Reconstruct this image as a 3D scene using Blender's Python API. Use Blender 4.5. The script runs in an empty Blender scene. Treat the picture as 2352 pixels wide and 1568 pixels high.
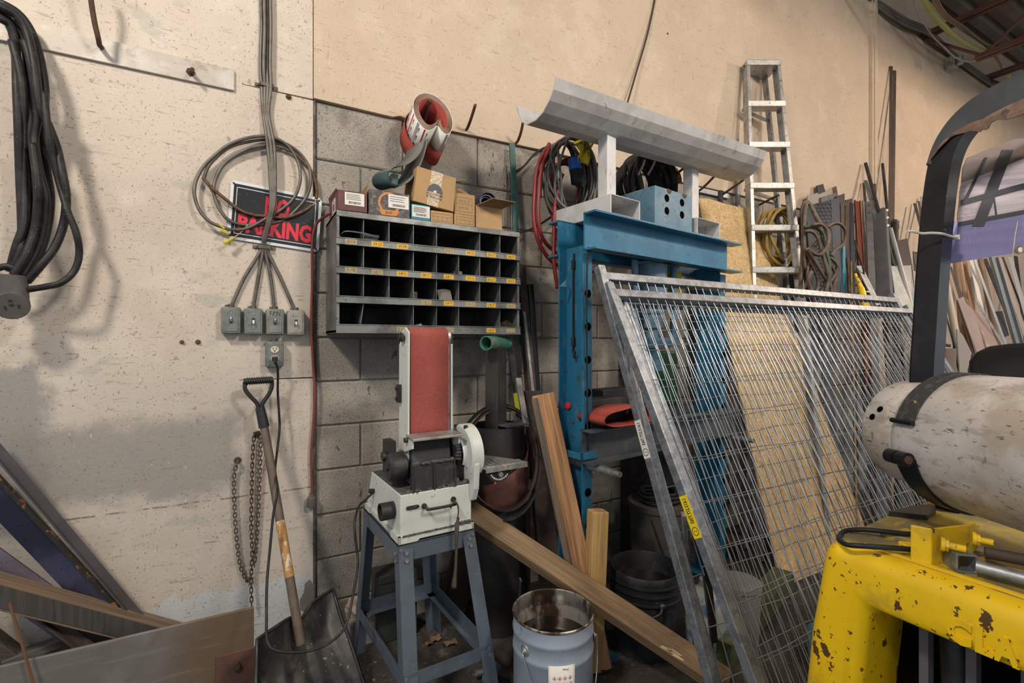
import bpy, math, random
from mathutils import Vector as V, Matrix
random.seed(7)
sc = bpy.context.scene
COL = sc.collection
# ---------------------------------------------------------------- camera
FPX, CX, CY = 1110.0, 1176.0, 784.0
CAM = V((0, -2.36, 1.37))
F = V((.4808, .8768, 0)).normalized()
R = V((F.y, -F.x, 0))
U = V((0, 0, 1))
cam = bpy.data.cameras.new('camera')
cam.sensor_width = 36
cam.lens = FPX / 2352 * 36
cam.clip_start = .02
co = bpy.data.objects.new('camera', cam)
COL.objects.link(co)
co.location = CAM
co.rotation_euler = (math.pi / 2, 0, -math.atan2(F.x, F.y))
sc.camera = co
# ---------------------------------------------------------------- light and exposure
sc.view_settings.view_transform = 'Standard'
sc.view_settings.look = 'None'
sc.view_settings.exposure = 0.38
sc.view_settings.gamma = 1
sc.view_settings.use_curve_mapping = False
wd = bpy.data.worlds.new('world')
sc.world = wd
wd.use_nodes = True
wd.node_tree.nodes['Background'].inputs[0].default_value = (.86, .93, 1.0, 1)
wd.node_tree.nodes['Background'].inputs[1].default_value = .52


def lamp(name, loc, aim, size, power, col, size_y=None):
    l = bpy.data.lights.new(name, 'AREA')
    l.shape = 'RECTANGLE' if size_y else 'DISK'
    l.size = size
    if size_y:
        l.size_y = size_y
    l.energy = power
    l.color = col
    o = bpy.data.objects.new(name, l)
    COL.objects.link(o)
    o.location = loc
    o.rotation_euler = (V(aim) - V(loc)).to_track_quat('-Z', 'Y').to_euler()
    return o


lamp('shop_lamp', (-1.9, -2.6, 4.25), (.4, 0, 1.2), .5, 92, (1, .88, .75))
lamp('shop_lamp', (2.0, -4.2, 4.1), (1.8, -.6, .8), .7, 85, (1, .92, .82))
PENDANTS = [(6.4, -2.3, 3.58), (3.2, -2.9, 3.62)]
for q, pw in zip(PENDANTS, (125, 45)):
    l = bpy.data.lights.new('pendant_bulb', 'POINT')
    l.energy = pw
    l.color = (1, .76, .56)
    l.shadow_soft_size = .04
    o = bpy.data.objects.new('pendant_bulb', l)
    COL.objects.link(o)
    o.location = q

# ---------------------------------------------------------------- helpers


def ray(x, y):
    return F + R * ((x - CX) / FPX) + U * ((CY - y) / FPX)


def D(x, y, Z):            # point at depth Z along the view axis
    return CAM + ray(x, y) * Z


def W(x, y, off=0.0):      # point in a plane parallel to the back wall
    d = ray(x, y)
    return CAM + d * ((-off - CAM.y) / d.y)


def G(x, y, z=0.0):        # point on a horizontal plane
    d = ray(x, y)
    return CAM + d * ((z - CAM.z) / d.z)


ORG = {}


def tag(o, label=None, cat=None, group=None, kind=None):
    for k, v in (('label', label), ('category', cat), ('group', group), ('kind', kind)):
        if v:
            o[k] = v
    return o


def thing(name, loc, label, cat, group=None):
    o = bpy.data.objects.new(name, None)
    o.empty_display_size = .05
    COL.objects.link(o)
    o.location = loc
    ORG[o.name] = V(loc)
    return tag(o, label, cat, group)


def catmull(pts, n=6, closed=False):
    p = [V(q) for q in pts]
    out = []
    m = len(p)
    for i in range(m if closed else m - 1):
        if closed:
            a, b, c, d = p[i - 1], p[i], p[(i + 1) % m], p[(i + 2) % m]
        else:
            a, b, c, d = p[max(i - 1, 0)], p[i], p[i + 1], p[min(i + 2, m - 1)]
        for k in range(n):
            t = k / n
            out.append(.5 * ((2 * b) + (c - a) * t + (2 * a - 5 * b + 4 * c - d) * t * t + (3 * b - a - 3 * c + d) * t ** 3))
    if not closed:
        out.append(p[-1])
    return out


def resample(pts, step):
    out = [pts[0].copy()]
    acc = 0
    for a, b in zip(pts, pts[1:]):
        L = (b - a).length
        if L < 1e-9:
            continue
        t = step - acc
        while t <= L:
            out.append(a.lerp(b, t / L))
            t += step
        acc = (acc + L) % step if L >= step - acc else acc + L
    return out


def perp(d, h):
    x = V(h) - d * d.dot(V(h))
    if x.length < 1e-5:
        x = d.orthogonal()
    return x.normalized()


class MB:
    def __init__(s):
        s.v, s.f, s.mi, s.m = [], [], [], 0

    def add(s, vs, fs):
        n = len(s.v)
        s.v += [V(q) for q in vs]
        s.f += [tuple(i + n for i in f) for f in fs]
        s.mi += [s.m] * len(fs)
        return s

    def hexa(s, p):
        return s.add(p, [(0, 3, 2, 1), (4, 5, 6, 7), (0, 1, 5, 4), (1, 2, 6, 5), (2, 3, 7, 6), (3, 0, 4, 7)])

    def box(s, a, b):
        (x0, y0, z0), (x1, y1, z1) = a, b
        return s.hexa([(x0, y0, z0), (x1, y0, z0), (x1, y1, z0), (x0, y1, z0), (x0, y0, z1), (x1, y0, z1), (x1, y1, z1), (x0, y1, z1)])

    def obox(s, o, ax, ay, az):      # corner + three edge vectors
        o, ax, ay, az = V(o), V(ax), V(ay), V(az)
        return s.hexa([o, o + ax, o + ax + ay, o + ay, o + az, o + ax + az, o + ax + ay + az, o + ay + az])

    def extr(s, prof, p0, p1, xh, hole=None):
        p0, p1 = V(p0), V(p1)
        d = (p1 - p0).normalized()
        x = perp(d, xh)
        y = d.cross(x)
        n = len(prof)
        A = [p0 + x * a + y * b for a, b in prof]
        B = [p1 + x * a + y * b for a, b in prof]
        fs = [(i, (i + 1) % n, n + (i + 1) % n, n + i) for i in range(n)]
        if hole is None:
            return s.add(A + B, fs + [tuple(range(n - 1, -1, -1)), tuple(range(n, 2 * n))])
        C = [p0 + x * a + y * b for a, b in hole]
        E = [p1 + x * a + y * b for a, b in hole]
        k = 2 * n
        for i in range(n):
            j = (i + 1) % n
            fs += [(k + i, k + n + i, k + n + j, k + j), (i, k + i, k + j, j), (n + i, n + j, k + n + j, k + n + i)]
        return s.add(A + B + C + E, fs)

    def bar(s, p0, p1, w, t, xh):    # w along xh, t across
        return s.extr([(-w / 2, -t / 2), (w / 2, -t / 2), (w / 2, t / 2), (-w / 2, t / 2)], p0, p1, xh)

    def rtube(s, p0, p1, w, t, xh, th=.003):
        q = lambda a, b: [(-a, -b), (a, -b), (a, b), (-a, b)]
        return s.extr(q(w / 2, t / 2), p0, p1, xh, q(w / 2 - th, t / 2 - th))

    def lbar(s, p0, p1, a, b, th, xh):
        return s.extr([(0, 0), (a, 0), (a, th), (th, th), (th, b), (0, b)], p0, p1, xh)

    def cyl(s, p0, p1, r, n=16, r2=None, hole=None):
        c = lambda q: [(q * math.cos(2 * math.pi * i / n), q * math.sin(2 * math.pi * i / n)) for i in range(n)]
        if r2 is None:
            return s.extr(c(r), p0, p1, (.3, .5, .8), c(hole) if hole else None)
        p0, p1 = V(p0), V(p1)
        d = (p1 - p0).normalized()
        x = perp(d, (.3, .5, .8)); y = d.cross(x)
        A = [p0 + x * a + y * b for a, b in c(r)] + [p1 + x * a + y * b for a, b in c(r2)]
        return s.add(A, [(i, (i + 1) % n, n + (i + 1) % n, n + i) for i in range(n)] + [tuple(range(n - 1, -1, -1)), tuple(range(n, 2 * n))])

    def lathe(s, prof, c, ax=(0, 0, 1), n=28, cap0=False, cap1=False):
        c = V(c); d = V(ax).normalized()
        x = perp(d, (1, 0, .2)); y = d.cross(x)
        vs = []
        for r, z in prof:
            vs += [c + d * z + (x * math.cos(2 * math.pi * i / n) + y * math.sin(2 * math.pi * i / n)) * r for i in range(n)]
        fs = []
        for k in range(len(prof) - 1):
            fs += [(k * n + i, k * n + (i + 1) % n, (k + 1) * n + (i + 1) % n, (k + 1) * n + i) for i in range(n)]
        if cap0:
            fs.append(tuple(range(n - 1, -1, -1)))
        if cap1:
            fs.append(tuple(range((len(prof) - 1) * n, len(prof) * n)))
        return s.add(vs, fs)

    def tube(s, pts, r, n=8, closed=False, radf=None):
        p = [V(q) for q in pts]
        m = len(p)
        vs, nx = [], None
        for i in range(m):
            if closed:
                d = p[(i + 1) % m] - p[i - 1]
            else:
                d = p[min(i + 1, m - 1)] - p[max(i - 1, 0)]
            d.normalize()
            nx = perp(d, nx if nx is not None else (.31, .52, .79))
            ny = d.cross(nx)
            rr = r * (radf(i) if radf else 1)
            vs += [p[i] + (nx * math.cos(2 * math.pi * k / n) + ny * math.sin(2 * math.pi * k / n)) * rr for k in range(n)]
        fs = []
        for i in range(m if closed else m - 1):
            j = (i + 1) % m
            fs += [(i * n + k, i * n + (k + 1) % n, j * n + (k + 1) % n, j * n + k) for k in range(n)]
        if not closed:
            fs += [tuple(range(n - 1, -1, -1)), tuple(range((m - 1) * n, m * n))]
        return s.add(vs, fs)

    def sheet(s, rows, th=0.0, nrm=None):   # grid of points, optional thickness along nrm
        m, n = len(rows), len(rows[0])
        vs = [V(q) for r in rows for q in r]
        fs = [(i * n + j, i * n + j + 1, (i + 1) * n + j + 1, (i + 1) * n + j) for i in range(m - 1) for j in range(n - 1)]
        if th:
            k = m * n
            N = V(nrm).normalized() * th if nrm else None
            if N is None:
                N2 = []
                for i in range(m):
                    for j in range(n):
                        a = V(rows[min(i + 1, m - 1)][j]) - V(rows[max(i - 1, 0)][j])
                        b = V(rows[i][min(j + 1, n - 1)]) - V(rows[i][max(j - 1, 0)])
                        N2.append(a.cross(b).normalized() * th)
            else:
                N2 = [N] * k
            vs += [a + b for a, b in zip(vs[:k], N2)]
            fs += [tuple(k + q for q in reversed(f)) for f in fs]
            edge = [j for j in range(n)] + [i * n + n - 1 for i in range(1, m)] + [(m - 1) * n + j for j in range(n - 2, -1, -1)] + [i * n for i in range(m - 2, 0, -1)]
            fs += [(edge[(q + 1) % len(edge)], edge[q], k + edge[q], k + edge[(q + 1) % len(edge)]) for q in range(len(edge))]
        return s.add(vs, fs)

    def poly(s, pts, nrm):                  # flat polygon given thickness vector
        n = len(pts)
        A = [V(q) for q in pts]
        B = [q + V(nrm) for q in A]
        return s.add(A + B, [tuple(range(n - 1, -1, -1)), tuple(range(n, 2 * n))] + [(i, (i + 1) % n, n + (i + 1) % n, n + i) for i in range(n)])

    def blob(s, c, r, n=8, jit=.2):
        c = V(c); rx, ry, rz = r
        vs = []
        for i in range(1, n // 2):
            th = math.pi * i / (n // 2)
            for k in range(n):
                q = 1 + random.uniform(-jit, jit)
                vs.append(c + V((rx * math.sin(th) * math.cos(2 * math.pi * k / n) * q, ry * math.sin(th) * math.sin(2 * math.pi * k / n) * q, rz * math.cos(th))))
        m = n // 2 - 1
        vs += [c + V((0, 0, rz)), c - V((0, 0, rz))]
        fs = [(i * n + k, (i + 1) * n + k, (i + 1) * n + (k + 1) % n, i * n + (k + 1) % n) for i in range(m - 1) for k in range(n)]
        fs += [(m * n, k, (k + 1) % n) for k in range(n)] + [(m * n + 1, (m - 1) * n + (k + 1) % n, (m - 1) * n + k) for k in range(n)]
        return s.add(vs, fs)

    def text(s, t, o, xv, yv, bold=.012, nv=None):   # lettering filling the box o, xv, yv
        vs, fs = textmesh(t, bold)
        o, xv, yv = V(o), V(xv), V(yv)
        if nv is None:
            return s.add([o + xv * a + yv * b for a, b in vs], fs)
        n = len(vs); nv = V(nv)
        cnt = {}
        for f in fs:
            for i in range(len(f)):
                e = (f[i], f[(i + 1) % len(f)])
                cnt[e] = 1
        rim = [e for e in cnt if (e[1], e[0]) not in cnt]
        A = [o + xv * a + yv * b for a, b in vs]
        return s.add(A + [q + nv for q in A], [tuple(n + i for i in f) for f in fs] + [(a, b, n + b, n + a) for a, b in rim])

    def build(s, name, mat, par=None, smooth=False, bevel=0, label=None, cat=None, group=None, kind=None, seg=2):
        me = bpy.data.meshes.new(name)
        if par is None:
            lo = [min(q[i] for q in s.v) for i in range(3)]
            hi = [max(q[i] for q in s.v) for i in range(3)]
            org = V(((lo[0] + hi[0]) / 2, (lo[1] + hi[1]) / 2, lo[2]))
        else:
            org = ORG[par.name]
        me.from_pydata([tuple(q - org) for q in s.v], [], s.f)
        mats = mat if isinstance(mat, (list, tuple)) else [mat]
        for m in mats:
            me.materials.append(m)
        if len(mats) > 1:
            me.polygons.foreach_set('material_index', s.mi)
        if smooth:
            me.polygons.foreach_set('use_smooth', [True] * len(me.polygons))
            if smooth != 'all':
                try:
                    me.set_sharp_from_angle(angle=math.radians(38))
                except Exception:
                    pass
        me.update()
        o = bpy.data.objects.new(name, me)
        COL.objects.link(o)
        if par is None:
            o.location = org
        else:
            o.parent = par
        ORG[o.name] = org
        if bevel:
            b = o.modifiers.new('bevel', 'BEVEL')
            b.width = bevel
            b.segments = seg
            b.limit_method = 'ANGLE'
            b.angle_limit = math.radians(50)
        return tag(o, label, cat, group, kind)


_tc = {}


def textmesh(t, bold):
    if (t, bold) in _tc:
        return _tc[(t, bold)]
    cu = bpy.data.curves.new('t', 'FONT')
    cu.body = t
    cu.offset = bold
    cu.resolution_u = 2
    ob = bpy.data.objects.new('t', cu)
    COL.objects.link(ob)
    dg = bpy.context.evaluated_depsgraph_get()
    me = bpy.data.meshes.new_from_object(ob.evaluated_get(dg))
    vs = [(q.co.x, q.co.y) for q in me.vertices]
    fs = [tuple(p.vertices) for p in me.polygons]
    bpy.data.objects.remove(ob)
    bpy.data.curves.remove(cu)
    bpy.data.meshes.remove(me)
    x0, x1 = min(a for a, b in vs), max(a for a, b in vs)
    y0, y1 = min(b for a, b in vs), max(b for a, b in vs)
    vs = [((a - x0) / (x1 - x0), (b - y0) / (y1 - y0)) for a, b in vs]
    _tc[(t, bold)] = (vs, fs)
    return vs, fs


# ---------------------------------------------------------------- materials
MATS = {}


def pm(name, col, rough=.6, metal=0.0, layers=(), bump=None, axis=None, seed=0.0, coat=0, spec=None):
    """procedural surface: base colour, mottling / stain layers, fine relief (world position noise)"""
    if name in MATS:
        return MATS[name]
    m = bpy.data.materials.new(name)
    m.use_nodes = True
    nt = m.node_tree
    N, L = nt.nodes, nt.links
    bs = N['Principled BSDF']
    bs.inputs['Roughness'].default_value = rough
    bs.inputs['Metallic'].default_value = metal
    if coat:
        bs.inputs['Coat Weight'].default_value = coat
        bs.inputs['Coat Roughness'].default_value = .15
    if spec is not None:
        bs.inputs['Specular IOR Level'].default_value = spec
    geo = N.new('ShaderNodeNewGeometry')
    pos = geo.outputs['Position']
    if axis is not None:        # turn the coordinates so that Z runs along the grain
        mp = N.new('ShaderNodeMapping')
        mp.vector_type = 'POINT'
        q = V(axis).normalized().rotation_difference(V((0, 0, 1)))
        mp.inputs['Rotation'].default_value = q.to_euler()
        L.new(pos, mp.inputs['Vector'])
        pos = mp.outputs['Vector']
    cur = None

    def math_(op, a, b=None, c=None):
        n = N.new('ShaderNodeMath'); n.operation = op
        for i, q in enumerate((a, b, c)):
            if q is None:
                continue
            if isinstance(q, (int, float)):
                n.inputs[i].default_value = q
            else:
                L.new(q, n.inputs[i])
        return n.outputs[0]

    def noise(scale, off, detail=5):
        mp = N.new('ShaderNodeMapping')
        if isinstance(scale, (int, float)):
            scale = (scale,) * 3
        mp.inputs['Scale'].default_value = scale
        mp.inputs['Location'].default_value = (off * 3.7 + seed, off * 1.3 + seed, off * 2.1)
        L.new(pos, mp.inputs['Vector'])
        n = N.new('ShaderNodeTexNoise')
        n.inputs['Scale'].default_value = 1
        n.inputs['Detail'].default_value = detail
        n.inputs['Roughness'].default_value = .62
        L.new(mp.outputs['Vector'], n.inputs['Vector'])
        return n.outputs[0]

    def ss(v, lo, hi):
        n = N.new('ShaderNodeMapRange')
        n.interpolation_type = 'SMOOTHSTEP'
        n.inputs['From Min'].default_value = lo
        n.inputs['From Max'].default_value = hi
        L.new(v, n.inputs['Value'])
        return n.outputs[0]
    sep = None
    for i, ly in enumerate(layers):
        kind, c = ly[0], ly[1]
        if kind == 'n':
            _, c, scale, lo, hi, amt = ly
            mask = math_('MULTIPLY', ss(noise(scale, i + 1), .5 + (lo - .5) * .80, .5 + (hi - .5) * .80), amt)
        else:
            if sep is None:
                sep = N.new('ShaderNodeSeparateXYZ')
                L.new(pos, sep.inputs[0])
            _, c, (x0, x1, z0, z1), soft, na, ns, amt = ly
            w = math_('MULTIPLY', math_('SUBTRACT', noise(ns, i + 1), .5), na)
            w2 = math_('MULTIPLY', math_('SUBTRACT', noise(ns, i + 9), .5), na)
            ax = 1 if kind == 'y' else 0
            xx = math_('ADD', sep.outputs[ax], w)
            zz = math_('ADD', sep.outputs[2], w2)
            mask = math_('MULTIPLY', ss(xx, x0 - soft, x0 + soft), ss(math_('MULTIPLY', xx, -1), -x1 - soft, -x1 + soft))
            mask = math_('MULTIPLY', mask, math_('MULTIPLY', ss(zz, z0 - soft, z0 + soft), ss(math_('MULTIPLY', zz, -1), -z1 - soft, -z1 + soft)))
            if kind == 'c':     # broken line
                mask = math_('MULTIPLY', mask, ss(noise(30, i + 4), .42, .55))
            mask = math_('MULTIPLY', mask, amt)
        mx = N.new('ShaderNodeMix')
        mx.data_type = 'RGBA'
        L.new(mask, mx.inputs['Factor'])
        if cur is None:
            mx.inputs['A'].default_value = (*col, 1)
        else:
            L.new(cur, mx.inputs['A'])
        mx.inputs['B'].default_value = (*c, 1)
        cur = mx.outputs['Result']
    if cur is None:
        bs.inputs['Base Color'].default_value = (*col, 1)
    else:
        L.new(cur, bs.inputs['Base Color'])
    if bump:
        sc_, st, dist = bump
        b = N.new('ShaderNodeBump')
        b.inputs['Strength'].default_value = st
        b.inputs['Distance'].default_value = dist
        L.new(noise(sc_, 20), b.inputs['Height'])
        L.new(b.outputs[0], bs.inputs['Normal'])
    m.diffuse_color = (*col, 1)
    MATS[name] = m
    return m


def flat(name, col, rough=.6, metal=0.0):
    return pm(name, col, rough, metal)


def wood(name, c, c2, axis, dark=(.06, .045, .035), seed=0, stain=.5):
    return pm(name, c, .8, 0, [('n', c2, (60, 60, 2.2), .38, .62, 1), ('n', dark, (18, 18, 1.6), .55, .75, stain), ('n', tuple(q * .55 for q in c), (130, 130, 3), .55, .7, .7)], ((90, 90, 4), .5, .004), axis, seed)


DUST = (.13, .12, .11)
RUST = (.17, .075, .04)
M = {}
CREAM = (.60, .525, .45)
M['panel'] = pm('cream_wall_paint', CREAM, .7, 0, [
    ('n', (.50, .43, .36), 2.2, .42, .68, .55), ('n', (.66, .60, .52), 5, .5, .7, .6),
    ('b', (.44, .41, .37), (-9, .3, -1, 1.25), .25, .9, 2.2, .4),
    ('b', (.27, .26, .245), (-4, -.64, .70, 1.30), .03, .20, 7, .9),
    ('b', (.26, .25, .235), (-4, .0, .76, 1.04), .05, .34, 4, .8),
    ('n', (.20, .27, .25), (5, 5, 9), .62, .72, .28),
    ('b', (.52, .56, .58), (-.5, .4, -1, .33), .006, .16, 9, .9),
    ('n', (.36, .28, .21), (14, 14, 90), .66, .70, .6), ('n', (.13, .11, .10), 120, .655, .69, .75), ('n', (.22, .19, .17), 34, .69, .72, .6),
    ('n', (.74, .71, .66), (50, 50, 24), .72, .75, .4), ('n', (.26, .20, .15), (8, 8, 110), .70, .73, .8), ('n', (.33, .24, .16), (60, 60, 14), .70, .73, .5),
    ('c', (.10, .09, .085), (-1.6, .27, .711, .717), .003, .012, 14, .85)], (60, .35, .004))
M['panel2'] = pm('tan_sheathing_paint', (.565, .455, .345), .7, 0, [
    ('n', (.50, .405, .31), 2.2, .42, .68, .6), ('n', (.63, .53, .42), 5, .5, .7, .5), ('n', (.36, .27, .19), (14, 14, 90), .66, .70, .6),
    ('n', (.15, .12, .10), 120, .67, .70, .7), ('n', (.72, .66, .57), (70, 70, 20), .68, .72, .5), ('n', (.33, .22, .13), (60, 60, 14), .70, .73, .5)], (60, .35, .004))
M['block'] = pm('grey_concrete_block', (.30, .272, .232), .92, 0, [
    ('n', (.40, .37, .325), 3.5, .4, .65, .7), ('n', (.19, .18, .165), 6, .52, .72, .7), ('n', (.13, .12, .11), 130, .56, .66, .75),
    ('n', (.46, .44, .41), 170, .60, .68, .6), ('n', (.07, .06, .05), (30, 30, 14), .68, .73, .8)], (150, .8, .004))
M['mortar'] = pm('mortar', (.20, .185, .165), .95, 0, [('n', (.27, .255, .23), 20, .4, .7, .7)], (120, .6, .004))
M['floor'] = pm('grimy_concrete', (.060, .052, .045), .8, 0, [('n', (.022, .019, .017), 3, .35, .6, .8), ('n', (.12, .09, .065), 9, .58, .72, .7), ('n', (.16, .15, .14), 60, .62, .7, .5)], (40, .6, .006))
M['black'] = pm('black_rubber', (.013, .013, .0145), .5, 0, [('n', (.03, .03, .032), 14, .45, .7, .7), ('n', (.35, .36, .37), 190, .72, .75, .5)], (70, .2, .002), spec=.3)
M['cable'] = pm('dusty_black_cable', (.015, .015, .0165), .5, 0, [('n', (.04, .038, .036), 30, .45, .7, .6), ('n', (.35, .35, .35), 160, .71, .74, .6)], spec=.3)
M['galv'] = pm('galvanised_steel', (.30, .33, .37), .45, .7, [('n', (.18, .20, .23), 28, .42, .62, .8), ('n', (.44, .47, .50), 70, .55, .7, .6)], (60, .15, .001))
M['galvdull'] = pm('dull_galvanised_steel', (.36, .38, .40), .5, .75, [('n', (.22, .24, .26), 22, .42, .62, .8), ('n', (.5, .52, .54), 60, .55, .7, .5), ('n', RUST, 14, .68, .75, .6)], (60, .2, .001))
M['alu'] = pm('worn_aluminium', (.46, .46, .45), .45, .7, [('n', (.28, .28, .275), 16, .45, .65, .7), ('n', (.66, .66, .65), (90, 90, 20), .58, .7, .6), ('n', (.10, .095, .09), 45, .66, .71, .8)], (50, .15, .001))
M['armor'] = pm('armoured_cable_steel', (.15, .138, .122), .5, .5, [('n', (.085, .072, .06), 16, .45, .65, .7)])
M['armorrust'] = pm('rusty_armoured_cable', (.17, .10, .06), .7, .4, [('n', (.09, .05, .03), 60, .45, .65, .8)])
M['darksteel'] = pm('dark_mill_steel', (.034, .034, .038), .6, .1, [('n', (.062, .06, .06), 9, .45, .68, .7), ('n', RUST, 11, .66, .74, .7)], (40, .15, .002), spec=.3)
M['greysteel'] = pm('grey_steel', (.095, .097, .106), .55, .2, [('n', (.06, .06, .067), 7, .42, .65, .8), ('n', (.15, .15, .16), 20, .55, .7, .6), ('n', RUST, 9, .70, .76, .5)], (40, .15, .002), spec=.35)
M['rust'] = pm('rusty_steel', (.13, .075, .05), .8, .3, [('n', (.075, .045, .035), 18, .4, .62, .8), ('n', (.22, .11, .06), 40, .58, .7, .7)], (60, .4, .003))
M['rustbrown'] = pm('brown_scaled_steel', (.088, .062, .052), .7, .35, [('n', (.06, .048, .045), 7, .4, .65, .8), ('n', (.16, .10, .075), 22, .56, .7, .6)], (50, .2, .002))
M['blue'] = pm('press_blue_paint', (.016, .135, .25), .38, .05, [('n', (.03, .19, .32), 5, .42, .66, .7), ('n', (.10, .20, .28), (30, 30, 9), .60, .70, .5), ('n', (.05, .055, .06), 26, .66, .71, .85), ('n', (.55, .60, .64), 120, .72, .75, .7), ('n', RUST, 17, .70, .75, .7)], (50, .15, .002))
M['bluegrey'] = pm('blue_grey_paint', (.09, .19, .28), .5, .15, [('n', (.15, .25, .33), 7, .42, .66, .8), ('n', (.05, .12, .20), 16, .55, .7, .7), ('n', (.05, .05, .055), 50, .66, .71, .8), ('n', (.20, .12, .09), 30, .70, .74, .7)], (60, .2, .002))
M['sander'] = pm('pale_machine_paint', (.58, .62, .585), .42, 0, [('n', (.50, .53, .50), 6, .45, .7, .6), ('n', (.18, .17, .15), 60, .68, .72, .7), ('n', (.33, .28, .2), 22, .70, .75, .5)])
M['standblue'] = pm('slate_blue_stand_paint', (.105, .135, .175), .42, .2, [('n', (.075, .095, .125), 5, .42, .66, .7), ('n', (.16, .185, .21), 40, .6, .7, .4)])
M['blackcast'] = pm('dusty_black_casting', (.018, .018, .02), .55, 0, [('n', (.055, .053, .05), 25, .48, .7, .6)], (60, .25, .002))
M['grit'] = pm('grinding_dust', (.10, .097, .095), .95, 0, [('n', (.03, .03, .03), 60, .4, .6, .7), ('n', (.13, .125, .12), 150, .6, .7, .6)], (160, .8, .004))
M['redbelt'] = pm('red_abrasive', (.36, .055, .04), .9, 0, [('n', (.25, .035, .028), 7, .4, .65, .5), ('n', (.50, .13, .10), 210, .52, .66, .6)], (260, .7, .002))
M['redbelt2'] = pm('worn_red_abrasive', (.30, .062, .05), .85, 0, [('n', (.27, .05, .04), (14, 14, 3), .4, .65, .6), ('n', (.48, .19, .16), 330, .53, .66, .45)], (240, .6, .002))
M['beltback'] = pm('brown_belt_backing', (.30, .21, .16), .9, 0, [('n', (.22, .15, .11), 30, .4, .6, .6)])
M['maroonbelt'] = pm('maroon_cloth_belt', (.13, .05, .042), .85, 0, [('n', (.09, .035, .03), 30, .4, .65, .6)], (200, .3, .001))
M['greybelt'] = pm('grey_green_belt', (.16, .155, .14), .75, 0, [('n', (.12, .12, .115), 12, .4, .65, .6)])
M['tealbelt'] = pm('teal_abrasive', (.025, .07, .075), .7, 0, [('n', (.2, .3, .3), 150, .68, .72, .7)])
M['card'] = pm('brown_cardboard', (.45, .285, .135), .85, 0, [('n', (.36, .225, .11), 5, .4, .65, .6), ('n', (.20, .13, .07), 40, .68, .73, .5)])
M['cardin'] = pm('cardboard_inside', (.27, .175, .085), .9, 0, [('n', (.2, .13, .06), 9, .4, .65, .6)])
M['maroon'] = pm('maroon_carton', (.125, .048, .05), .7, 0, [('n', (.16, .07, .07), 14, .45, .65, .5), ('n', (.6, .55, .5), 130, .73, .76, .6)])
M['wrapbox'] = pm('shrink_wrapped_carton', (.065, .055, .055), .22, 0, [('n', (.16, .14, .135), 45, .5, .6, .7), ('n', (.38, .36, .35), 85, .62, .66, .6)], (90, .9, .005))
M['paper'] = pm('white_label', (.72, .71, .67), .7, 0, [('n', (.60, .58, .53), 14, .45, .7, .5)])
M['ink'] = flat('black_ink', (.02, .02, .022), .7)
M['hole'] = pm('deep_hole', (.004, .0035, .003), 1, 0, spec=0)
M['teal'] = flat('teal_carton', (.02, .20, .28), .6)
M['orange'] = flat('orange_print', (.55, .22, .05), .6)
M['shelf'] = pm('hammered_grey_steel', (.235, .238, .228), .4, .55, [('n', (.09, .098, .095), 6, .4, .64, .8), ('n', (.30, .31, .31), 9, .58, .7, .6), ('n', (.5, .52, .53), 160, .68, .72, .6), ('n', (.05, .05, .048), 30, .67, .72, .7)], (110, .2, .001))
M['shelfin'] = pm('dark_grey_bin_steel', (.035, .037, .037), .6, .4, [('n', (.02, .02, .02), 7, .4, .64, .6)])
M['yellowtag'] = pm('yellow_bin_label', (.72, .42, .03), .6, 0, [('n', (.55, .30, .02), 30, .45, .65, .6)])
M['fadedtag'] = pm('faded_bin_label', (.42, .33, .16), .7, 0, [('n', (.28, .22, .13), 30, .42, .65, .8)])
M['signblack'] = pm('sign_black', (.015, .016, .019), .28, 0, [('n', (.35, .37, .4), 150, .66, .71, .6)])
M['signwhite'] = flat('sign_white', (.70, .72, .74), .35)
M['signred'] = flat('sign_red', (.75, .03, .055), .35)
M['boxgrey'] = pm('galvanised_switch_box', (.22, .235, .225), .5, .5, [('n', (.15, .17, .165), 40, .42, .65, .8), ('n', (.33, .31, .27), 12, .55, .72, .6)])
M['boxpale'] = pm('paint_speckled_switch_box', (.34, .325, .295), .6, .3, [('n', (.22, .22, .21), 30, .45, .65, .7)])
M['ivory'] = flat('ivory_plastic', (.62, .58, .45), .45)
M['brown'] = flat('brown_plastic', (.16, .12, .09), .5)
M['yellow'] = pm('yellow_plastic', (.55, .45, .02), .45, 0, [('n', (.35, .28, .02), 40, .5, .7, .6)])
M['redcord'] = pm('faded_red_cord', (.20, .045, .035), .6, 0, [('n', (.13, .05, .04), 14, .4, .65, .7)])
M['redhose'] = pm('red_rubber_hose', (.26, .028, .032), .45, 0, [('n', (.16, .025, .026), 9, .4, .65, .6)])
M['purplesteel'] = pm('blued_steel_plate', (.040, .045, .080), .38, .65, [('n', (.115, .125, .235), 3, .42, .66, .8), ('n', (.03, .03, .035), 60, .66, .7, .8)], (40, .1, .002))
M['lavsteel'] = pm('lavender_scaled_steel', (.20, .18, .235), .5, .5, [('n', (.13, .12, .15), 6, .42, .66, .7), ('n', (.05, .05, .05), 60, .66, .7, .7)])
M['platesteel'] = pm('grey_brown_plate_steel', (.235, .215, .20), .5, .5, [('n', (.30, .285, .28), 4, .42, .66, .8), ('n', (.17, .15, .135), 9, .5, .72, .5), ('b', (.21, .13, .06), (-.22, .2, -1, 1), .12, .15, 6, .75), ('n', (.33, .32, .32), (3, 3, 60), .58, .7, .4)], (30, .1, .002))
M['shovel'] = pm('scuffed_black_plastic', (.02, .021, .023), .42, 0, [('n', (.075, .062, .052), (9, 9, 4), .45, .66, .75), ('n', (.45, .44, .42), (70, 70, 25), .70, .735, .6)], (40, .3, .003))
M['shaft'] = pm('worn_shovel_shaft', (.125, .092, .07), .6, 0, [('n', (.085, .064, .05), (50, 50, 8), .42, .65, .8)])
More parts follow.
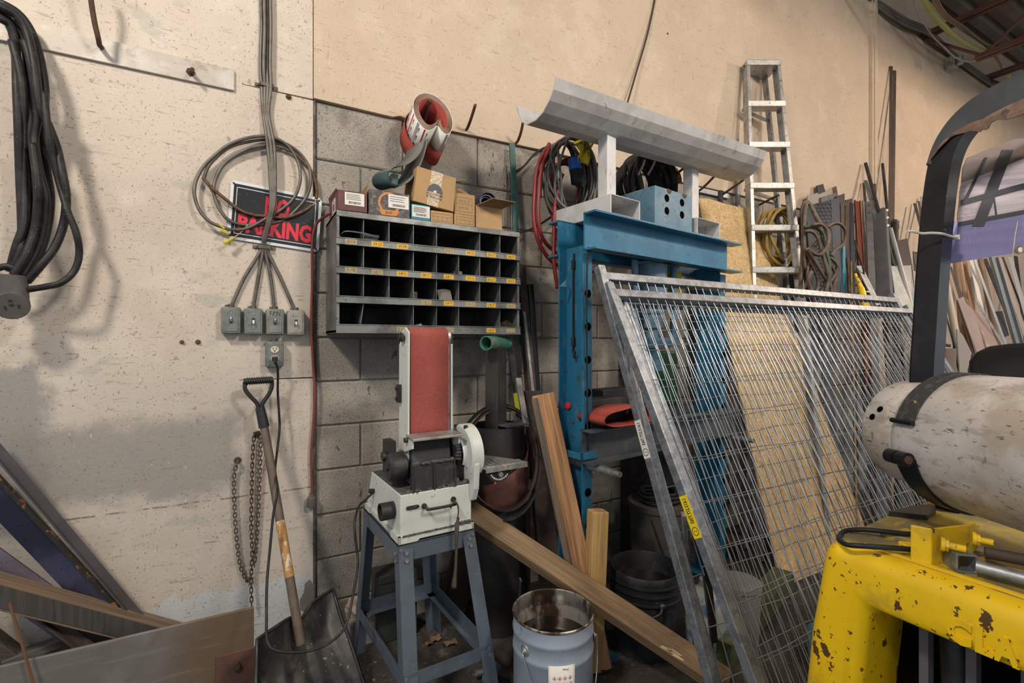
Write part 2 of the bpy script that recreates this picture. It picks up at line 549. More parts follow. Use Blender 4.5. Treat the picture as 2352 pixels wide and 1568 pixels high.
M['ochre'] = pm('varnished_wood_band', (.42, .22, .07), .55, 0, [('n', (.62, .58, .5), (40, 40, 12), .56, .62, .8), ('n', (.2, .1, .04), 40, .6, .7, .7)])
M['blackplastic'] = pm('black_plastic', (.02, .021, .023), .4, 0, [('n', (.05, .05, .05), 20, .5, .7, .4)])
M['fyellow'] = pm('chipped_yellow_paint', (.82, .54, .008), .36, 0, [('n', (.72, .45, .006), 4, .42, .66, .6), ('n', (.20, .15, .05), (9, 9, 9), .55, .72, .35), ('n', (.055, .022, .016), (22, 22, 17), .655, .667, .95), ('n', (.055, .022, .016), 50, .68, .69, .9)], (34, .25, .003))
M['fyellowtop'] = pm('grimy_yellow_paint', (.36, .27, .05), .6, 0, [('n', (.17, .145, .09), 5, .40, .60, .9), ('n', (.58, .40, .02), (5, 14, 9), .56, .68, .8), ('n', (.07, .05, .035), 26, .66, .7, .8)], (50, .3, .003))
M['tank'] = pm('scuffed_aluminium_tank', (.56, .54, .52), .42, .3, [('n', (.70, .69, .69), 3.5, .42, .62, .8), ('n', (.42, .36, .29), 6, .50, .66, .75), ('n', (.30, .27, .24), (5, 9, 40), .56, .66, .45), ('n', (.36, .17, .06), (9, 9, 16), .66, .73, .7), ('n', (.30, .50, .40), 4, .70, .76, .6), ('n', (.10, .09, .09), (30, 30, 120), .66, .70, .85), ('n', (.16, .15, .15), (110, 70, 26), .68, .72, .7), ('n', (.36, .33, .31), 90, .6, .7, .5)], (30, .08, .002))
M['blackpaint'] = pm('black_gloss_paint', (.008, .009, .012), .28, 0, [('n', (.018, .019, .022), 9, .45, .68, .7), ('n', (.5, .36, .02), 34, .75, .76, .9)], (70, .12, .002), spec=.3)
M['guardgrey'] = pm('worn_grey_black_paint', (.045, .055, .065), .45, .1, [('n', (.07, .08, .09), 5, .42, .66, .8), ('n', (.20, .13, .10), (9, 9, 9), .60, .68, .7), ('n', (.45, .35, .06), 22, .72, .735, .9)], (40, .3, .003))
M['cream2'] = pm('cream_ceiling_panel', (.66, .60, .50), .7)
M['joist'] = pm('red_oxide_joist', (.085, .030, .023), .6, .1, [('n', (.06, .03, .026), 5, .4, .65, .6)])
M['deck'] = pm('dull_steel_deck', (.22, .19, .155), .6, .4, [('n', (.14, .12, .10), 2, .4, .65, .7)])
M['white'] = pm('grubby_white_paint', (.60, .605, .61), .55, .1, [('n', (.47, .475, .48), 6, .42, .66, .8), ('n', (.22, .21, .20), (26, 26, 9), .63, .71, .6), ('n', (.25, .14, .09), 18, .71, .76, .6)], (50, .15, .002))
M['trough'] = pm('stained_grey_steel', (.56, .56, .565), .55, .35, [('n', (.44, .445, .45), 5, .42, .66, .8), ('n', (.66, .66, .66), 9, .5, .7, .6), ('n', (.30, .27, .23), (14, 14, 5), .60, .72, .6), ('n', (.20, .11, .08), 22, .72, .76, .7)], (40, .15, .002))
M['osb'] = pm('strand_board', (.60, .41, .20), .8, 0, [('n', (.72, .54, .30), (30, 30, 75), .48, .58, .8), ('n', (.40, .25, .11), (70, 70, 24), .56, .66, .8), ('n', (.26, .16, .08), (22, 22, 60), .66, .72, .7)], (60, .4, .003))
M['bucketblack'] = pm('black_bucket_plastic', (.012, .013, .015), .45, 0, [('n', (.055, .055, .06), 7, .45, .7, .7), ('n', (.16, .15, .14), 60, .68, .73, .4)])
M['pail'] = pm('pale_blue_pail_enamel', (.31, .37, .46), .38, .1, [('n', (.26, .31, .39), 4, .42, .66, .7), ('n', (.13, .08, .06), (40, 40, 18), .69, .73, .8)])
M['pailin'] = pm('oily_pail_lining', (.40, .38, .35), .3, .6, [('n', (.055, .026, .014), (9, 9, 3), .44, .56, .95), ('n', (.30, .16, .07), (30, 30, 9), .6, .7, .7)])
M['oil'] = flat('dark_oil', (.008, .007, .006), .06)
M['green'] = pm('chipped_green_paint', (.04, .21, .15), .5, .1, [('n', (.13, .13, .105), 12, .46, .54, .9), ('n', (.10, .30, .23), 50, .5, .65, .6)])
M['greensteel'] = pm('dark_green_paint', (.018, .075, .07), .5, .2, [('n', (.045, .11, .10), 14, .42, .66, .8), ('n', (.10, .07, .05), 40, .66, .72, .7)])
M['lav'] = pm('lavender_plastic_sheet', (.205, .195, .40), .42, 0, [('n', (.16, .15, .31), (4, 4, 40), .45, .66, .6), ('n', (.30, .29, .50), (50, 50, 4), .60, .70, .5), ('n', (.09, .08, .1), 40, .70, .74, .5)])
M['lavreflect'] = pm('sheet_painted_reflection', (.46, .38, .42), .5, 0, [('n', (.56, .52, .55), (3, 3, 90), .42, .6, .8), ('n', (.33, .24, .31), (4, 4, 70), .5, .68, .7), ('n', (.15, .13, .13), (60, 60, 90), .68, .72, .6)])  # bright reflection on the sheet, put into its colour
M['lavgrey'] = pm('grimy_plastic_sheet', (.18, .145, .14), .6, 0, [('n', (.13, .105, .105), 6, .42, .66, .8), ('n', (.28, .25, .24), (80, 80, 30), .68, .73, .5)])
M['vinyl'] = pm('black_vinyl', (.016, .016, .018), .5, 0, [('n', (.20, .2, .2), 150, .74, .76, .6)], (90, .2, .001))
M['mesh'] = pm('galvanised_wire', (.33, .37, .42), .45, .7)
# ================================================================ the setting
def struct(name, mb, mat, par=None, **k):
    return mb.build(name, mat, par, kind='structure' if par is None else None, **k)


ZC = 4.62
m = MB(); m.box((-3.5, .010, -.02), (14, .25, 5.1))
wall = struct('wall_back', m, M['mortar'])
XL, XP = .262, .272        # edge of the plaster panel, start of the blockwork
# concrete blocks, 40 x 20 cm, two shared meshes (full block, half block)


def block_mesh(L):
    mb = MB(); mb.box((.0035, 0, .0035), (L - .0035, .03, .1997))
    o = mb.build('block', M['block'], wall, bevel=0)
    bm = __import__('bmesh').new(); bm.from_mesh(o.data)
    bm_ = __import__('bmesh')
    bm_.ops.translate(bm, verts=bm.verts, vec=ORG[wall.name])
    bm_.ops.bevel(bm, geom=[e for e in bm.edges], offset=.005, segments=1, affect='EDGES')
    bm.to_mesh(o.data); bm.free()
    me = o.data
    bpy.data.objects.remove(o)
    return me


full, half = block_mesh(.4064), block_mesh(.2032)
for k in range(-1, 11):
    z = .169 + .2032 * (k - 0) - .0
    x = XP + (.2032 if (k % 2) else 0)
    items = [(XP, half)] if k % 2 else []
    while x < 4.9:
        items.append((x, full)); x += .4064
    for x, me in items:
        o = bpy.data.objects.new('block', me)
        COL.objects.link(o)
        o.parent = wall
        o.location = V((x, random.uniform(-.002, .002), z)) - ORG[wall.name]
        if k == 10:
            o.scale.z = 1.31
# painted sheathing panels: left bay with two open joints at its right edge, upper bay, far bay
TH = .03


def panel(pts, y=-.012, mat='panel2'):
    mb = MB(); mb.poly([(a, y, b) for a, b in pts], (0, TH, 0))
    return mb.build('panel', M[mat], wall)


zc, zh = 1.207, 2.462
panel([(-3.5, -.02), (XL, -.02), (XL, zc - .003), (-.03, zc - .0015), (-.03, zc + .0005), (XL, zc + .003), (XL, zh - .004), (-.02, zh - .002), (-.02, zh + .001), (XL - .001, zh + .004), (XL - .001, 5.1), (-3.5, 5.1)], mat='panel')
panel([(XL + .002, zh + .006), (.62, zh + .001), (.66, zh + .014), (.74, zh - .004), (1.5, zh + .004), (2.4, zh), (5.1, zh), (5.1, 5.1), (XL + .002, 5.1)], -.02)
panel([(5.105, -.02), (8.2, -.02), (8.2, 5.1), (5.105, 5.1)], -.016)
panel([(8.204, -.02), (14, -.02), (14, 5.1), (8.204, 5.1)], -.016)
# painted-over batten on the seam between the upper and the far bay
m = MB(); m.box((5.07, -.045, 0), (5.17, -.015, 5.1)); m.box((5.10, -.054, 0), (5.14, -.04, 5.1))
struct('trim_1', m, M['panel2'])
# jagged patch of bare plaster at the foot of the seam
m = MB(); m.poly([W(*p, .013) for p in [(712, 1330), (721, 1345), (722, 1400), (708, 1412), (690, 1400), (688, 1378), (698, 1360), (700, 1340)]], (0, .003, 0))
m.build('plaster_patch', M['mortar'], wall)
m = MB(); m.box((-3.5, -9, -.1), (14, .02, 0))
struct('floor', m, M['floor'])
# steel roof deck: trapezoid ribs running along the wall, and open-web joists
m = MB()
rows = []
y = .25
prof = []
while y > -9:
    prof += [(y, 5.0), (y - .05, 5.0), (y - .08, 4.93), (y - .17, 4.93), (y - .20, 5.0)]
    y -= .25
m.sheet([[(-3.5, a, b) for a, b in prof], [(14, a, b) for a, b in prof]])
m.box((-3.5, -9, 5.01), (14, .25, 5.06))
struct('ceiling', m, M['deck'])
for jx, sy in ((1.2, -1.0), (2.85, -1.0), (4.48, -1.0), (6.12, -.435), (7.75, -.435), (9.4, -.435)):
    t = thing('roof_joist', (jx, 0, 4.5), '', '')
    for k in ('label', 'category'):
        if k in t:
            del t[k]
    t['kind'] = 'structure'
    t.name = 'ceiling_joist'
    ORG[t.name] = V((jx, 0, 4.5))
    m = MB()
    for s in (-1, 1):
        m.lbar((jx + s * .012, .02, 4.5), (jx + s * .012, -8.5, 4.5), .05 * s, .05, .005 * s, (1, 0, 0))
    m.build('top_chord', M['joist'], t)
    m = MB()
    for s in (-1, 1):
        m.lbar((jx + s * .012, sy, 4.06), (jx + s * .012, -8.5, 4.06), .05 * s, .05, .005 * s, (1, 0, 0))
    m.build('bottom_chord', M['joist'], t)
    yy, up = 0, True
    ys = [-.03, sy - .05]
    while ys[-1] > -8:
        ys.append(ys[-1] - .55)
    for i in range(len(ys) - 1):
        m = MB()
        z0, z1 = (4.5, 4.08) if i % 2 == 0 else (4.08, 4.5)
        m.tube([(jx, ys[i], z0), (jx, ys[i + 1], z1)], .013, 6)
        m.build('web_bar', M['joist'], t)
m = MB(); m.box((6.9, -2.2, 4.15), (13.5, -.75, 4.22)); m.box((6.9, -.78, 4.10), (13.5, -.74, 4.22))
struct('ceiling_panel', m, M['cream2'], bevel=.006)
for q in PENDANTS:      # enamel shades of the two pendant lamps outside the frame
    m = MB(); m.lathe([(.04, .16), (.10, .13), (.22, .085), (.30, .062), (.302, .060), (.22, .080), (.10, .122), (.04, .15)], q, (0, 0, 1), 48); m.tube([V(q) + V((0, 0, .15)), V((q[0], q[1], 4.6))], .012, 8)
    struct('ceiling_lamp', m, M['signwhite'], smooth=True)


# cables strung along the top of the wall and under the joists
def rope(name, pts, r, mat, label, cat='cable', n=8, k=8, par=None, group=None, closed=False):
    m = MB(); m.tube(catmull(pts, k, closed), r, n, closed)
    return m.build(name, mat, par, smooth='all', label=label if par is None else None, cat=cat if par is None else None, group=group)


rope('ceiling_cable', [D(2105, -40, 4.2), D(2128, 8, 4.3), D(2160, 52, 4.5), D(2200, 88, 4.7), D(2235, 108, 4.9), D(2262, 118, 5.1)], .022, pm('yellow_green_sheath', (.30, .31, .10), .5), 'thick yellow-green cable sagging under the red roof joists')
rope('ceiling_cable', [D(2318, 172, 5.2), D(2332, 190, 5.3), D(2352, 206, 5.5), D(2380, 228, 5.6)], .022, MATS['yellow_green_sheath'], 'short run of yellow-green cable above the forklift guard')
for i, (dx, r) in enumerate(((0, .009), (6, .008), (12, .008))):
    rope('wire_bundle', [D(2128 + dx, -30, 4.4), D(2160 + dx, 30, 4.5), D(2200 + dx, 62 - i, 4.65), D(2245 + dx, 92 + i * 2, 4.9), D(2268 + dx, 110, 5.1), D(2300, 150 + 4 * i, 5.3)], r, pm('brown_sheath', (.20, .13, .075), .6),
         ['lowest brown cable of the strand beside the yellow-green cable', 'middle brown cable of the strand beside the yellow-green cable', 'topmost brown cable of the strand beside the yellow-green cable'][i], group='brown cables under the roof')
rope('loose_wire', [D(2090, -20, 4.5), D(2115, 40, 4.6), D(2142, 82, 4.7), D(2165, 105, 4.8), D(2195, 132, 4.9), D(2225, 142, 5.0), D(2248, 136, 5.0), D(2262, 120, 5.0)], .007, pm('pale_sheath', (.36, .32, .28), .6), 'thin pale wire looping down under the joist from the top edge')
for i in range(3):
    rope('wall_top_cable', [W(2000 - 4 * i, 4 - 8 * i, .03), W(2040, 34 - 8 * i, .06), W(2080, 58 - 7 * i, .07), W(2122, 74 - 6 * i, .08), W(2150, 92 - 4 * i, .1), W(2185, 128 - 5 * i, .05), W(2215, 152 - 5 * i, .05), W(2262, 186 - 5 * i, .05), W(2330, 232 - 5 * i, .05)], .014, pm('grey_sheath', (.13, .115, .10), .6),
         ['lowest grey cable running along the top of the cream wall', 'middle grey cable running along the top of the cream wall', 'topmost grey cable running along the top of the cream wall'][i], group='cables along the wall top')
m = MB()
m.obox(W(2192, 150, .12), (.10, 0, 0), (0, .06, 0), (0, 0, .12)); m.cyl(W(2205, 148, .15), W(2205, 130, .15), .03)
m.build('junction_box', M['galvdull'], bevel=.006, label='small grey junction box among the cables at the wall top', cat='junction box')
rope('hanging_wire', [W(1512, -20, .03) + V((.12, 0, 1.6)), W(1510, -20, .03) + V((.02, 0, .3)), W(1506, -20, .03), W(1500, 20, .03), W(1484, 90, .04), W(1462, 165, .05), W(1440, 240, .08), W(1420, 310, .12)], .006, flat('dark_sheath', (.05, .035, .03), .6), 'thin dark wire hanging down the cream wall above the steel trough', 'wire')
# rust-fixed bits on the wall
for px, py, r, lab in ((1531, 79, .012, 'small dark bolt head in the upper cream wall'), (418, 785, .008, 'left small bolt head in the cream wall beside the switch boxes'), (455, 785, .010, 'right small bolt head in the cream wall beside the switch boxes'), (663, 223, .012, 'dark bolt stub in the wall right of the grey conduits')):
    m = MB(); a = W(px, py, .012); m.cyl(a, a + V((0, -.005, 0)), r * .95, 14); m.cyl(a, a + V((0, -.012, 0)), r * .55, 6)
    m.build('wall_bolt', M['rust'], label=lab, cat='bolt')
# ================================================================ left bay
# --- heavy cord bundle with its outlet block
K = 2.119
base = W(30, 690, .12)
t = thing('extension_cord', base, 'heavy black extension cord hung in long loops at upper left', 'extension cord')
strands = [
    ([(-60, 60), (0, 90), (50, 130), (76, 240), (84, 450), (90, 600), (98, 850), (108, 1100), (100, 1220), (60, 1325)], .12),
    ([(-60, 20), (0, 60), (90, 150), (128, 260), (145, 450), (147, 650), (142, 850), (150, 1000), (132, 1180), (80, 1325)], .10),
    ([(-60, 5), (0, 30), (80, 80), (132, 160), (165, 300), (192, 500), (240, 620), (277, 720), (305, 850), (322, 960), (312, 1080), (268, 1200), (200, 1290), (130, 1370)], .135),
    ([(-60, 0), (20, 22), (100, 75), (160, 170), (198, 300), (218, 450), (205, 600), (210, 720), (230, 850), (245, 960), (232, 1100), (185, 1250), (100, 1355)], .085),
    ([(120, 200), (155, 330), (182, 560), (168, 680), (190, 830), (222, 960), (215, 1090), (180, 1220), (110, 1345)], .125),
    ([(215, 450), (235, 650), (257, 770), (292, 900), (330, 1030), (370, 1130), (386, 1230), (363, 1315), (300, 1375), (220, 1395), (112, 1412)], .15),
    ([(160, 700), (184, 900), (184, 1000), (168, 1120), (122, 1250), (66, 1340)], .145),
    ([(60, 200), (110, 420), (112, 650), (120, 900), (118, 1080), (80, 1200), (48, 1320)], .12)]
for pts, off in strands:
    n = len(pts)
    m = MB(); m.tube(catmull([W(a / K, b / K, off + .012 * math.sin(i * 1.7)) for i, (a, b) in enumerate(pts)], 7), (.0105 if off == .15 else .0128), 10)
    m.build('cord', M['cable'], t, smooth='all')
c = W(24, 690, .16)
dv = (CAM - c); dv.z -= .35; dv.normalize()
m = MB()
m.cyl(c + V((0, .02, .0)), c + V((0, .02, .085)), .040, 20, r2=.037)
m.lathe([(0, -.035), (.042, -.035), (.045, -.03), (.045, .028), (.042, .034), (.038, .034)], c + V((0, .01, -.012)), dv, 24, cap1=True)
b = m.build('outlet_block', pm('grey_rubber', (.075, .072, .068), .7, 0, [('n', (.12, .115, .11), 20, .45, .65, .6)]), t, smooth=True)
ff = c + V((0, .01, -.012)) + dv * .0345
xv = perp(dv, R); yv = dv.cross(xv)
if yv.z < 0:
    yv = -yv
m = MB()
for a, bb, w, h in ((-.016, -.004, .005, .012), (.016, -.004, .005, .012), (0, .004, .010, .007), (0, .018, .010, .006)):
    m.obox(ff + xv * (a - w / 2) + yv * (bb - h / 2), xv * w, yv * h, dv * .0012)
m.build('slots', M['ink'], b)
m = MB(); m.tube(catmull([c + V((-.05, .02, .07)), c + V((-.045, .02, .10)), c + V((-.01, .02, .115)), c + V((.02, .02, .095))], 6), .011, 8)
m.build('strain_relief', M['cable'], b, smooth='all')
# --- flat bar on the wall with its pegs
m = MB(); m.box((-2.4, -.024, 2.422), (-.047, -.011, 2.510))
t = m.build('wall_strip', pm('painted_over_flat_bar', (.47, .43, .38), .55, .2, [('n', (.58, .56, .53), 7, .42, .62, .8), ('n', (.33, .27, .21), 13, .56, .7, .6), ('n', (.2, .16, .13), (60, 60, 140), .66, .71, .7)], (60, .2, .002)), bevel=.002, label='long flat steel bar painted over and screwed across the upper left wall', cat='steel bar')
for px, py in ((438, 166),):
    m = MB(); a = W(px, py, .024); m.cyl(a, a + V((.01, -.05, -.01)), .008, 8); m.cyl(a, a + V((0, -.006, 0)), .016, 6)
    m.build('bolt', M['rust'], t)


def peg(pts, r, label):
    m = MB(); m.tube(catmull(pts, 6), r, 8)
    return m.build('wall_peg', M['rust'], smooth='all', label=label, cat='peg')


peg([W(234, 109, .02), W(229, 104, .05), W(225, 85, .09), W(216, 45, .11), W(207, -15, .13), W(203, -60, .14), W(200, -85, .13)], .0085, 'long rusty peg rising out of the top edge from the flat bar')
peg([W(1069, 300, .012), W(1074, 293, .04), W(1082, 272, .10), W(1092, 240, .17)], .0075, 'bent rusty peg on the cream wall right of the red abrasive roll')
peg([W(1182, 330, .012), W(1189, 324, .04), W(1197, 302, .10), W(1203, 270, .16)], .0075, 'bent rusty peg above the dark green bar')
# --- armoured cables down to the switch boxes
def ribbed(pts, r, pitch=.0058, n=8):
    p = resample(catmull(pts, 14), pitch / 2)
    m = MB(); m.tube(p, r, n, radf=lambda i: 1.0 if i % 2 else .80)
    return m


boxes = [(510, 551, 703, 768, 'first switch box from the left, grey with white toggle', M['boxgrey']), (561, 603, 707, 769, 'second switch box from the left, plain grey galvanised', M['boxgrey']),
         (611, 652, 709, 769, 'switch box with handwriting on its cover, above the outlet', M['boxgrey']), (659, 700, 712, 770, 'rightmost switch box, spattered with pale paint', M['boxpale'])]
xs0 = [600, 607, 614, 621]
ends = [(532, 703), (582, 706), (630, 708), (676, 711)]
mid = [(560, 640), (593, 640), (622, 640), (645, 640)]
cab = ['outermost left', 'inner left', 'inner right', 'outermost right']
for i in range(4):
    x = xs0[i]; o = .022 + .012 * (i % 2)
    q = [605, 609, 613, 617][i]
    pts = [W(x, -40, o) + V((0, 0, 2.05)), W(x, -40, o) + V((0, 0, .9)), W(x, -40, o), W(x + 1, 60, o), W(x - 1 + (i - 1.5) * .5, 150, o), W(x + 1, 200, .02 + .004 * i), W(q, 260, .03), W(q + 9 + (i % 2) * 3, 330, .05), W(q + 15, 400, .055), W(q + 17 - i, 460, .055), W(q + 12 - 2 * i, 500, .05), W(605 + i * 2, 545, .035), W(602 + i * 3, 570, .024), W(*mid[i], .022), W(*ends[i], .022)]
    m = ribbed(pts, .0078)
    m.build('armoured_cable', M['armor'], smooth='all', label='%s armoured cable dropping from the ceiling to a switch box' % cab[i], cat='cable', group='armoured cables to the switch boxes')
for i, (py, px) in enumerate(((202, 612), (570, 607))):
    a = W(px, py, 0)
    m = MB(); m.obox(a + V((-.026, -.034, -.007)), (.052, 0, 0), (0, .004, 0), (0, 0, .014)); m.obox(a + V((-.045, -.014, -.008)), (.02, 0, 0), (0, .003, 0), (0, 0, .016)); m.obox(a + V((.024, -.014, -.008)), (.02, 0, 0), (0, .003, 0), (0, 0, .016)); m.cyl(a + V((-.036, -.012, 0)), a + V((-.036, -.018, 0)), .006, 8)
    m.obox(a + V((-.027, -.034, -.007)), (.003, 0, 0), (0, .03, 0), (0, 0, .014)); m.obox(a + V((.024, -.034, -.007)), (.003, 0, 0), (0, .03, 0), (0, 0, .014))
    m.build('cable_clamp', M['armor'], label=['upper metal strap clamping the armoured cables to the wall', 'lower metal strap clamp where the armoured cables fan out'][i], cat='clamp')


def wallbox(px0, px1, py0, py1, label, mat, name='switch_box', cat='switch box'):
    a, b = W(px0, py1, .05), W(px1, py0, .05)
    cx, cz = (a.x + b.x) / 2, (a.z + b.z) / 2
    w, h = .071, .110
    t = thing(name, (cx, -.012, cz - h / 2), label, cat)
    m = MB(); m.box((cx - w / 2, -.054, cz - h / 2), (cx + w / 2, -.012, cz + h / 2))
    m.build('box_body', mat, t, bevel=.007, smooth=True)
    m = MB(); m.box((cx - w / 2 + .002, -.059, cz - h / 2 + .002), (cx + w / 2 - .002, -.053, cz + h / 2 - .002)); m.box((cx - w / 2 + .008, -.061, cz - h / 2 + .008), (cx + w / 2 - .008, -.057, cz + h / 2 - .008))
    cv = m.build('cover', mat, t, bevel=.004, smooth=True)
    m = MB(); m.cyl((cx, -.034, cz + h / 2), (cx, -.034, cz + h / 2 + .012), .012, 12); m.cyl((cx - .022, -.034, cz + h / 2 + .006), (cx - .006, -.034, cz + h / 2 + .006), .004, 8)
    m.build('cable_connector', M['armor'], t, smooth=True)
    return t, cv, cx, cz


for i, q in enumerate(boxes):
    t, cv, cx, cz = wallbox(*q)
    m = MB(); m.box((cx - .006, -.0625, cz - .013), (cx + .006, -.0608, cz + .013))
    m.build('toggle_slot', M['ink'], cv)
    up = i in (0, 2)
    m = MB(); m.hexa([(cx - .0045, -.061, cz - .006), (cx + .0045, -.061, cz - .006), (cx + .0045, -.061, cz + .006), (cx - .0045, -.061, cz + .006)] + [(cx + a * .0035, -.077, cz + (.009 if up else -.009) + b) for a, b in ((-1, -.003), (1, -.003), (1, .003), (-1, .003))])
    m.build('toggle', M['signwhite'] if i < 2 else M['ivory'], cv, bevel=.001)
    for s in (-1, 1):
        m = MB(); m.cyl((cx, -.0605, cz + s * .030), (cx, -.063, cz + s * .030), .004, 10)
        m.build('screw', M['galvdull'], cv)
    if i == 2:
        m = MB(); m.text('FAN', (cx - .020, -.0615, cz + .024), (.040, 0, 0), (0, 0, .022), -.004)
        m.build('handwriting', M['ink'], cv)
    if i == 3:
        m = MB(); m.text('4', (cx - .018, -.0615, cz + .020), (.010, 0, 0), (0, 0, .018), -.004)
        m.build('handwriting', flat('faint_pencil', (.2, .19, .17)), cv)
t, cv, cx, cz = wallbox(610, 651, 784, 842, 'grey outlet box with a plugged-in cord, below the handwritten switch', M['boxgrey'], 'outlet_box', 'outlet')
outlet_c = (cx, cz)
for s in (-1, 1):
    m = MB()
    m.lathe([(.0001, 0), (.0165, 0), (.0165, .003), (.0001, .003)], (cx, -.061, cz + s * .0195), (0, -1, 0), 20)
    m.v = [V((q.x, q.y, cz + s * .0195 + (q.z - cz - s * .0195) * .85)) for q in m.v]
    rc = m.build('receptacle', M['ivory'], cv, smooth=True)
    m = MB()
    for a in (-.006, .006):
        m.box((cx + a - .0012, -.0646, cz + s * .0195), (cx + a + .0012, -.0638, cz + s * .0195 + .008))
    m.cyl((cx, -.0638, cz + s * .0195 - .006), (cx, -.0646, cz + s * .0195 - .006), .003, 10)
    m.build('slots', M['ink'], cv)
m = MB(); m.cyl((cx, -.064, cz), (cx, -.066, cz), .003, 8); m.build('screw', M['galvdull'], cv)
# --- coiled spare cable with rusty tails
K2 = 4.612
q2 = lambda a, b, o: W(420 + a / K2, 280 + b / K2, o)
t = thing('coiled_cable', q2(700, 1100, .03), 'coil of spare armoured cable hung over the red-lettered sign', 'cable coil')
A = [(500, 1140), (300, 1065), (180, 940), (122, 770), (140, 620), (220, 470), (330, 360), (480, 245), (650, 178), (850, 150), (1000, 180), (1120, 260), (1200, 380), (1240, 510), (1238, 650), (1180, 800), (1070, 910), (920, 1000), (780, 1080), (640, 1135), (480, 1140)]
B_ = [(220, 600), (290, 440), (480, 275), (700, 208), (900, 190), (1100, 235), (1250, 345), (1335, 480), (1352, 640), (1310, 790), (1200, 930), (1050, 1045), (850, 1082), (650, 1090), (490, 1040), (385, 920), (328, 750), (345, 610), (430, 455), (580, 340), (750, 268), (930, 250), (1080, 280)]
C_ = [(1080, 280), (1200, 345), (1320, 470), (1390, 590), (1420, 720), (1412, 815)]
E_ = [(215, 590), (290, 680), (430, 800), (600, 930), (750, 985), (900, 1000), (1100, 1010), (1280, 945), (1370, 880)]
for pts, o, mt in ((A, .045, 'armor'), (B_, .03, 'armor'), (C_, .028, 'armorrust'), (E_, .038, 'armorrust')):
    ribbed([q2(a, b, o + .006 * math.sin(i)) for i, (a, b) in enumerate(pts)], .0075).build('cable', M[mt], t, smooth='all')
for pts in ([(480, 1145), (470, 1175), (400, 1160)], [(690, 1085), (615, 1170), (530, 1230), (490, 1250)], [(1412, 815), (1395, 860), (1370, 885)]):
    m = MB(); m.tube(catmull([q2(a, b, .045) for a, b in pts], 5), .0022, 6); m.build('wire_end', pm('tan_wire', (.42, .33, .24), .6), t)
for p0, p1, p2 in (((480, 1185), (400, 1150), (350, 1135)), ((540, 1225), (440, 1285), (425, 1295)), ((440, 1130), (365, 1070), (360, 1065))):
    m = MB(); m.cyl(q2(*p0, .05), q2(*p1, .055), .0050, 8, r2=.0085 if p0 != (440, 1130) else .003)
    wn = m.build('wire_nut', M['yellow'], t, smooth=True)
# --- sign
def quad(tl, tr, br, bl, off):
    return [W(*p, off) for p in (tl, tr, br, bl)]


tl, tr, br, bl = quad((530.6, 412.3), (739.8, 455.6), (728.5, 581.4), (520.8, 546.7), .021)
t = thing('warning_sign', (bl + br) / 2, 'black metal sign with big red letters, hung askew behind the cable coil', 'sign')
sx, sy = tr - tl, bl - tl
P = lambda u, v, o=0.0: tl + sx * u + sy * v + V((0, -o, 0))
m = MB(); c = .035
m.poly([P(u, v) for u, v in ((c, 0), (1 - c, 0), (1, c * 1.6), (1, 1 - c * 1.6), (1 - c, 1), (c, 1), (0, 1 - c * 1.6), (0, c * 1.6))], (0, .003, 0))
pl = m.build('plate', M['signwhite'], t)
m = MB()
m.poly([P(u, v, .0011) for u, v in ((.035, .05), (.965, .05), (.965, .95), (.035, .95))], (0, .001, 0))
m.build('black_field', M['signblack'], pl)
m = MB()
for (u0, v0, u1, v1) in ((.065, .10, .935, .112), (.065, .888, .935, .90), (.065, .10, .072, .90), (.928, .10, .935, .90)):
    m.poly([P(u0, v0, .0016), P(u1, v0, .0016), P(u1, v1, .0016), P(u0, v1, .0016)], (0, .0004, 0))
m.build('border_line', M['signwhite'], pl)
m = MB()
m.text('NO', P(.37, .50, .0022), sx * .27, sy * -.34, .045)
m.text('PARKING', P(.10, .86, .0022), sx * .80, sy * -.32, .045)
m.build('lettering', M['signred'], pl)
for u, v in ((.03, .05), (.97, .05), (.03, .95), (.97, .95)):
    m = MB(); a = P(u, v, .001); m.cyl(a, a + V((0, -.001, 0)), .004, 8); m.build('hole', M['ink'], pl)
# --- hanging chains
def link_mesh(L=.026, w=.0056, r=.0022):
    pts = []
    for i in range(12):
        a = 2 * math.pi * i / 12
        pts.append(V((w * math.cos(a), 0, (L / 2 - w) * (1 if math.sin(a) > 0 else -1) + w * math.sin(a))))
    m = MB(); m.tube(pts, r, 6, closed=True)
    me = bpy.data.meshes.new('link')
    me.from_pydata([tuple(q) for q in m.v], [], m.f)
    me.polygons.foreach_set('use_smooth', [True] * len(me.polygons))
    return me


def chain(pts, mat, label, nail=None, L=.026):
    p = catmull(pts, 8)
    t = thing('chain', p[-1], label, 'chain')
    me = link_mesh(L); me.materials.append(mat)
    st = resample(p, L * .72)
    for i in range(len(st) - 1):
        d = (st[i + 1] - st[i]).normalized()
        x = perp(d, (1, 0, 0) if i % 2 else (.0, 1, .0))
        y = d.cross(x)
        o = bpy.data.objects.new('link', me)
        COL.objects.link(o)
        o.parent = t
        o.matrix_local = Matrix.Translation((st[i] + st[i + 1]) / 2 - ORG[t.name]) @ Matrix((x, y, d)).transposed().to_4x4()
    if nail:
        m = MB(); a = W(*nail, .0); m.cyl(a, a + V((0, -.04, 0)), .006, 8); m.cyl(a + V((0, -.012, 0)), a + V((0, -.016, 0)), .014, 12)
        m.build('bolt', M['rustbrown'], t)
    return t


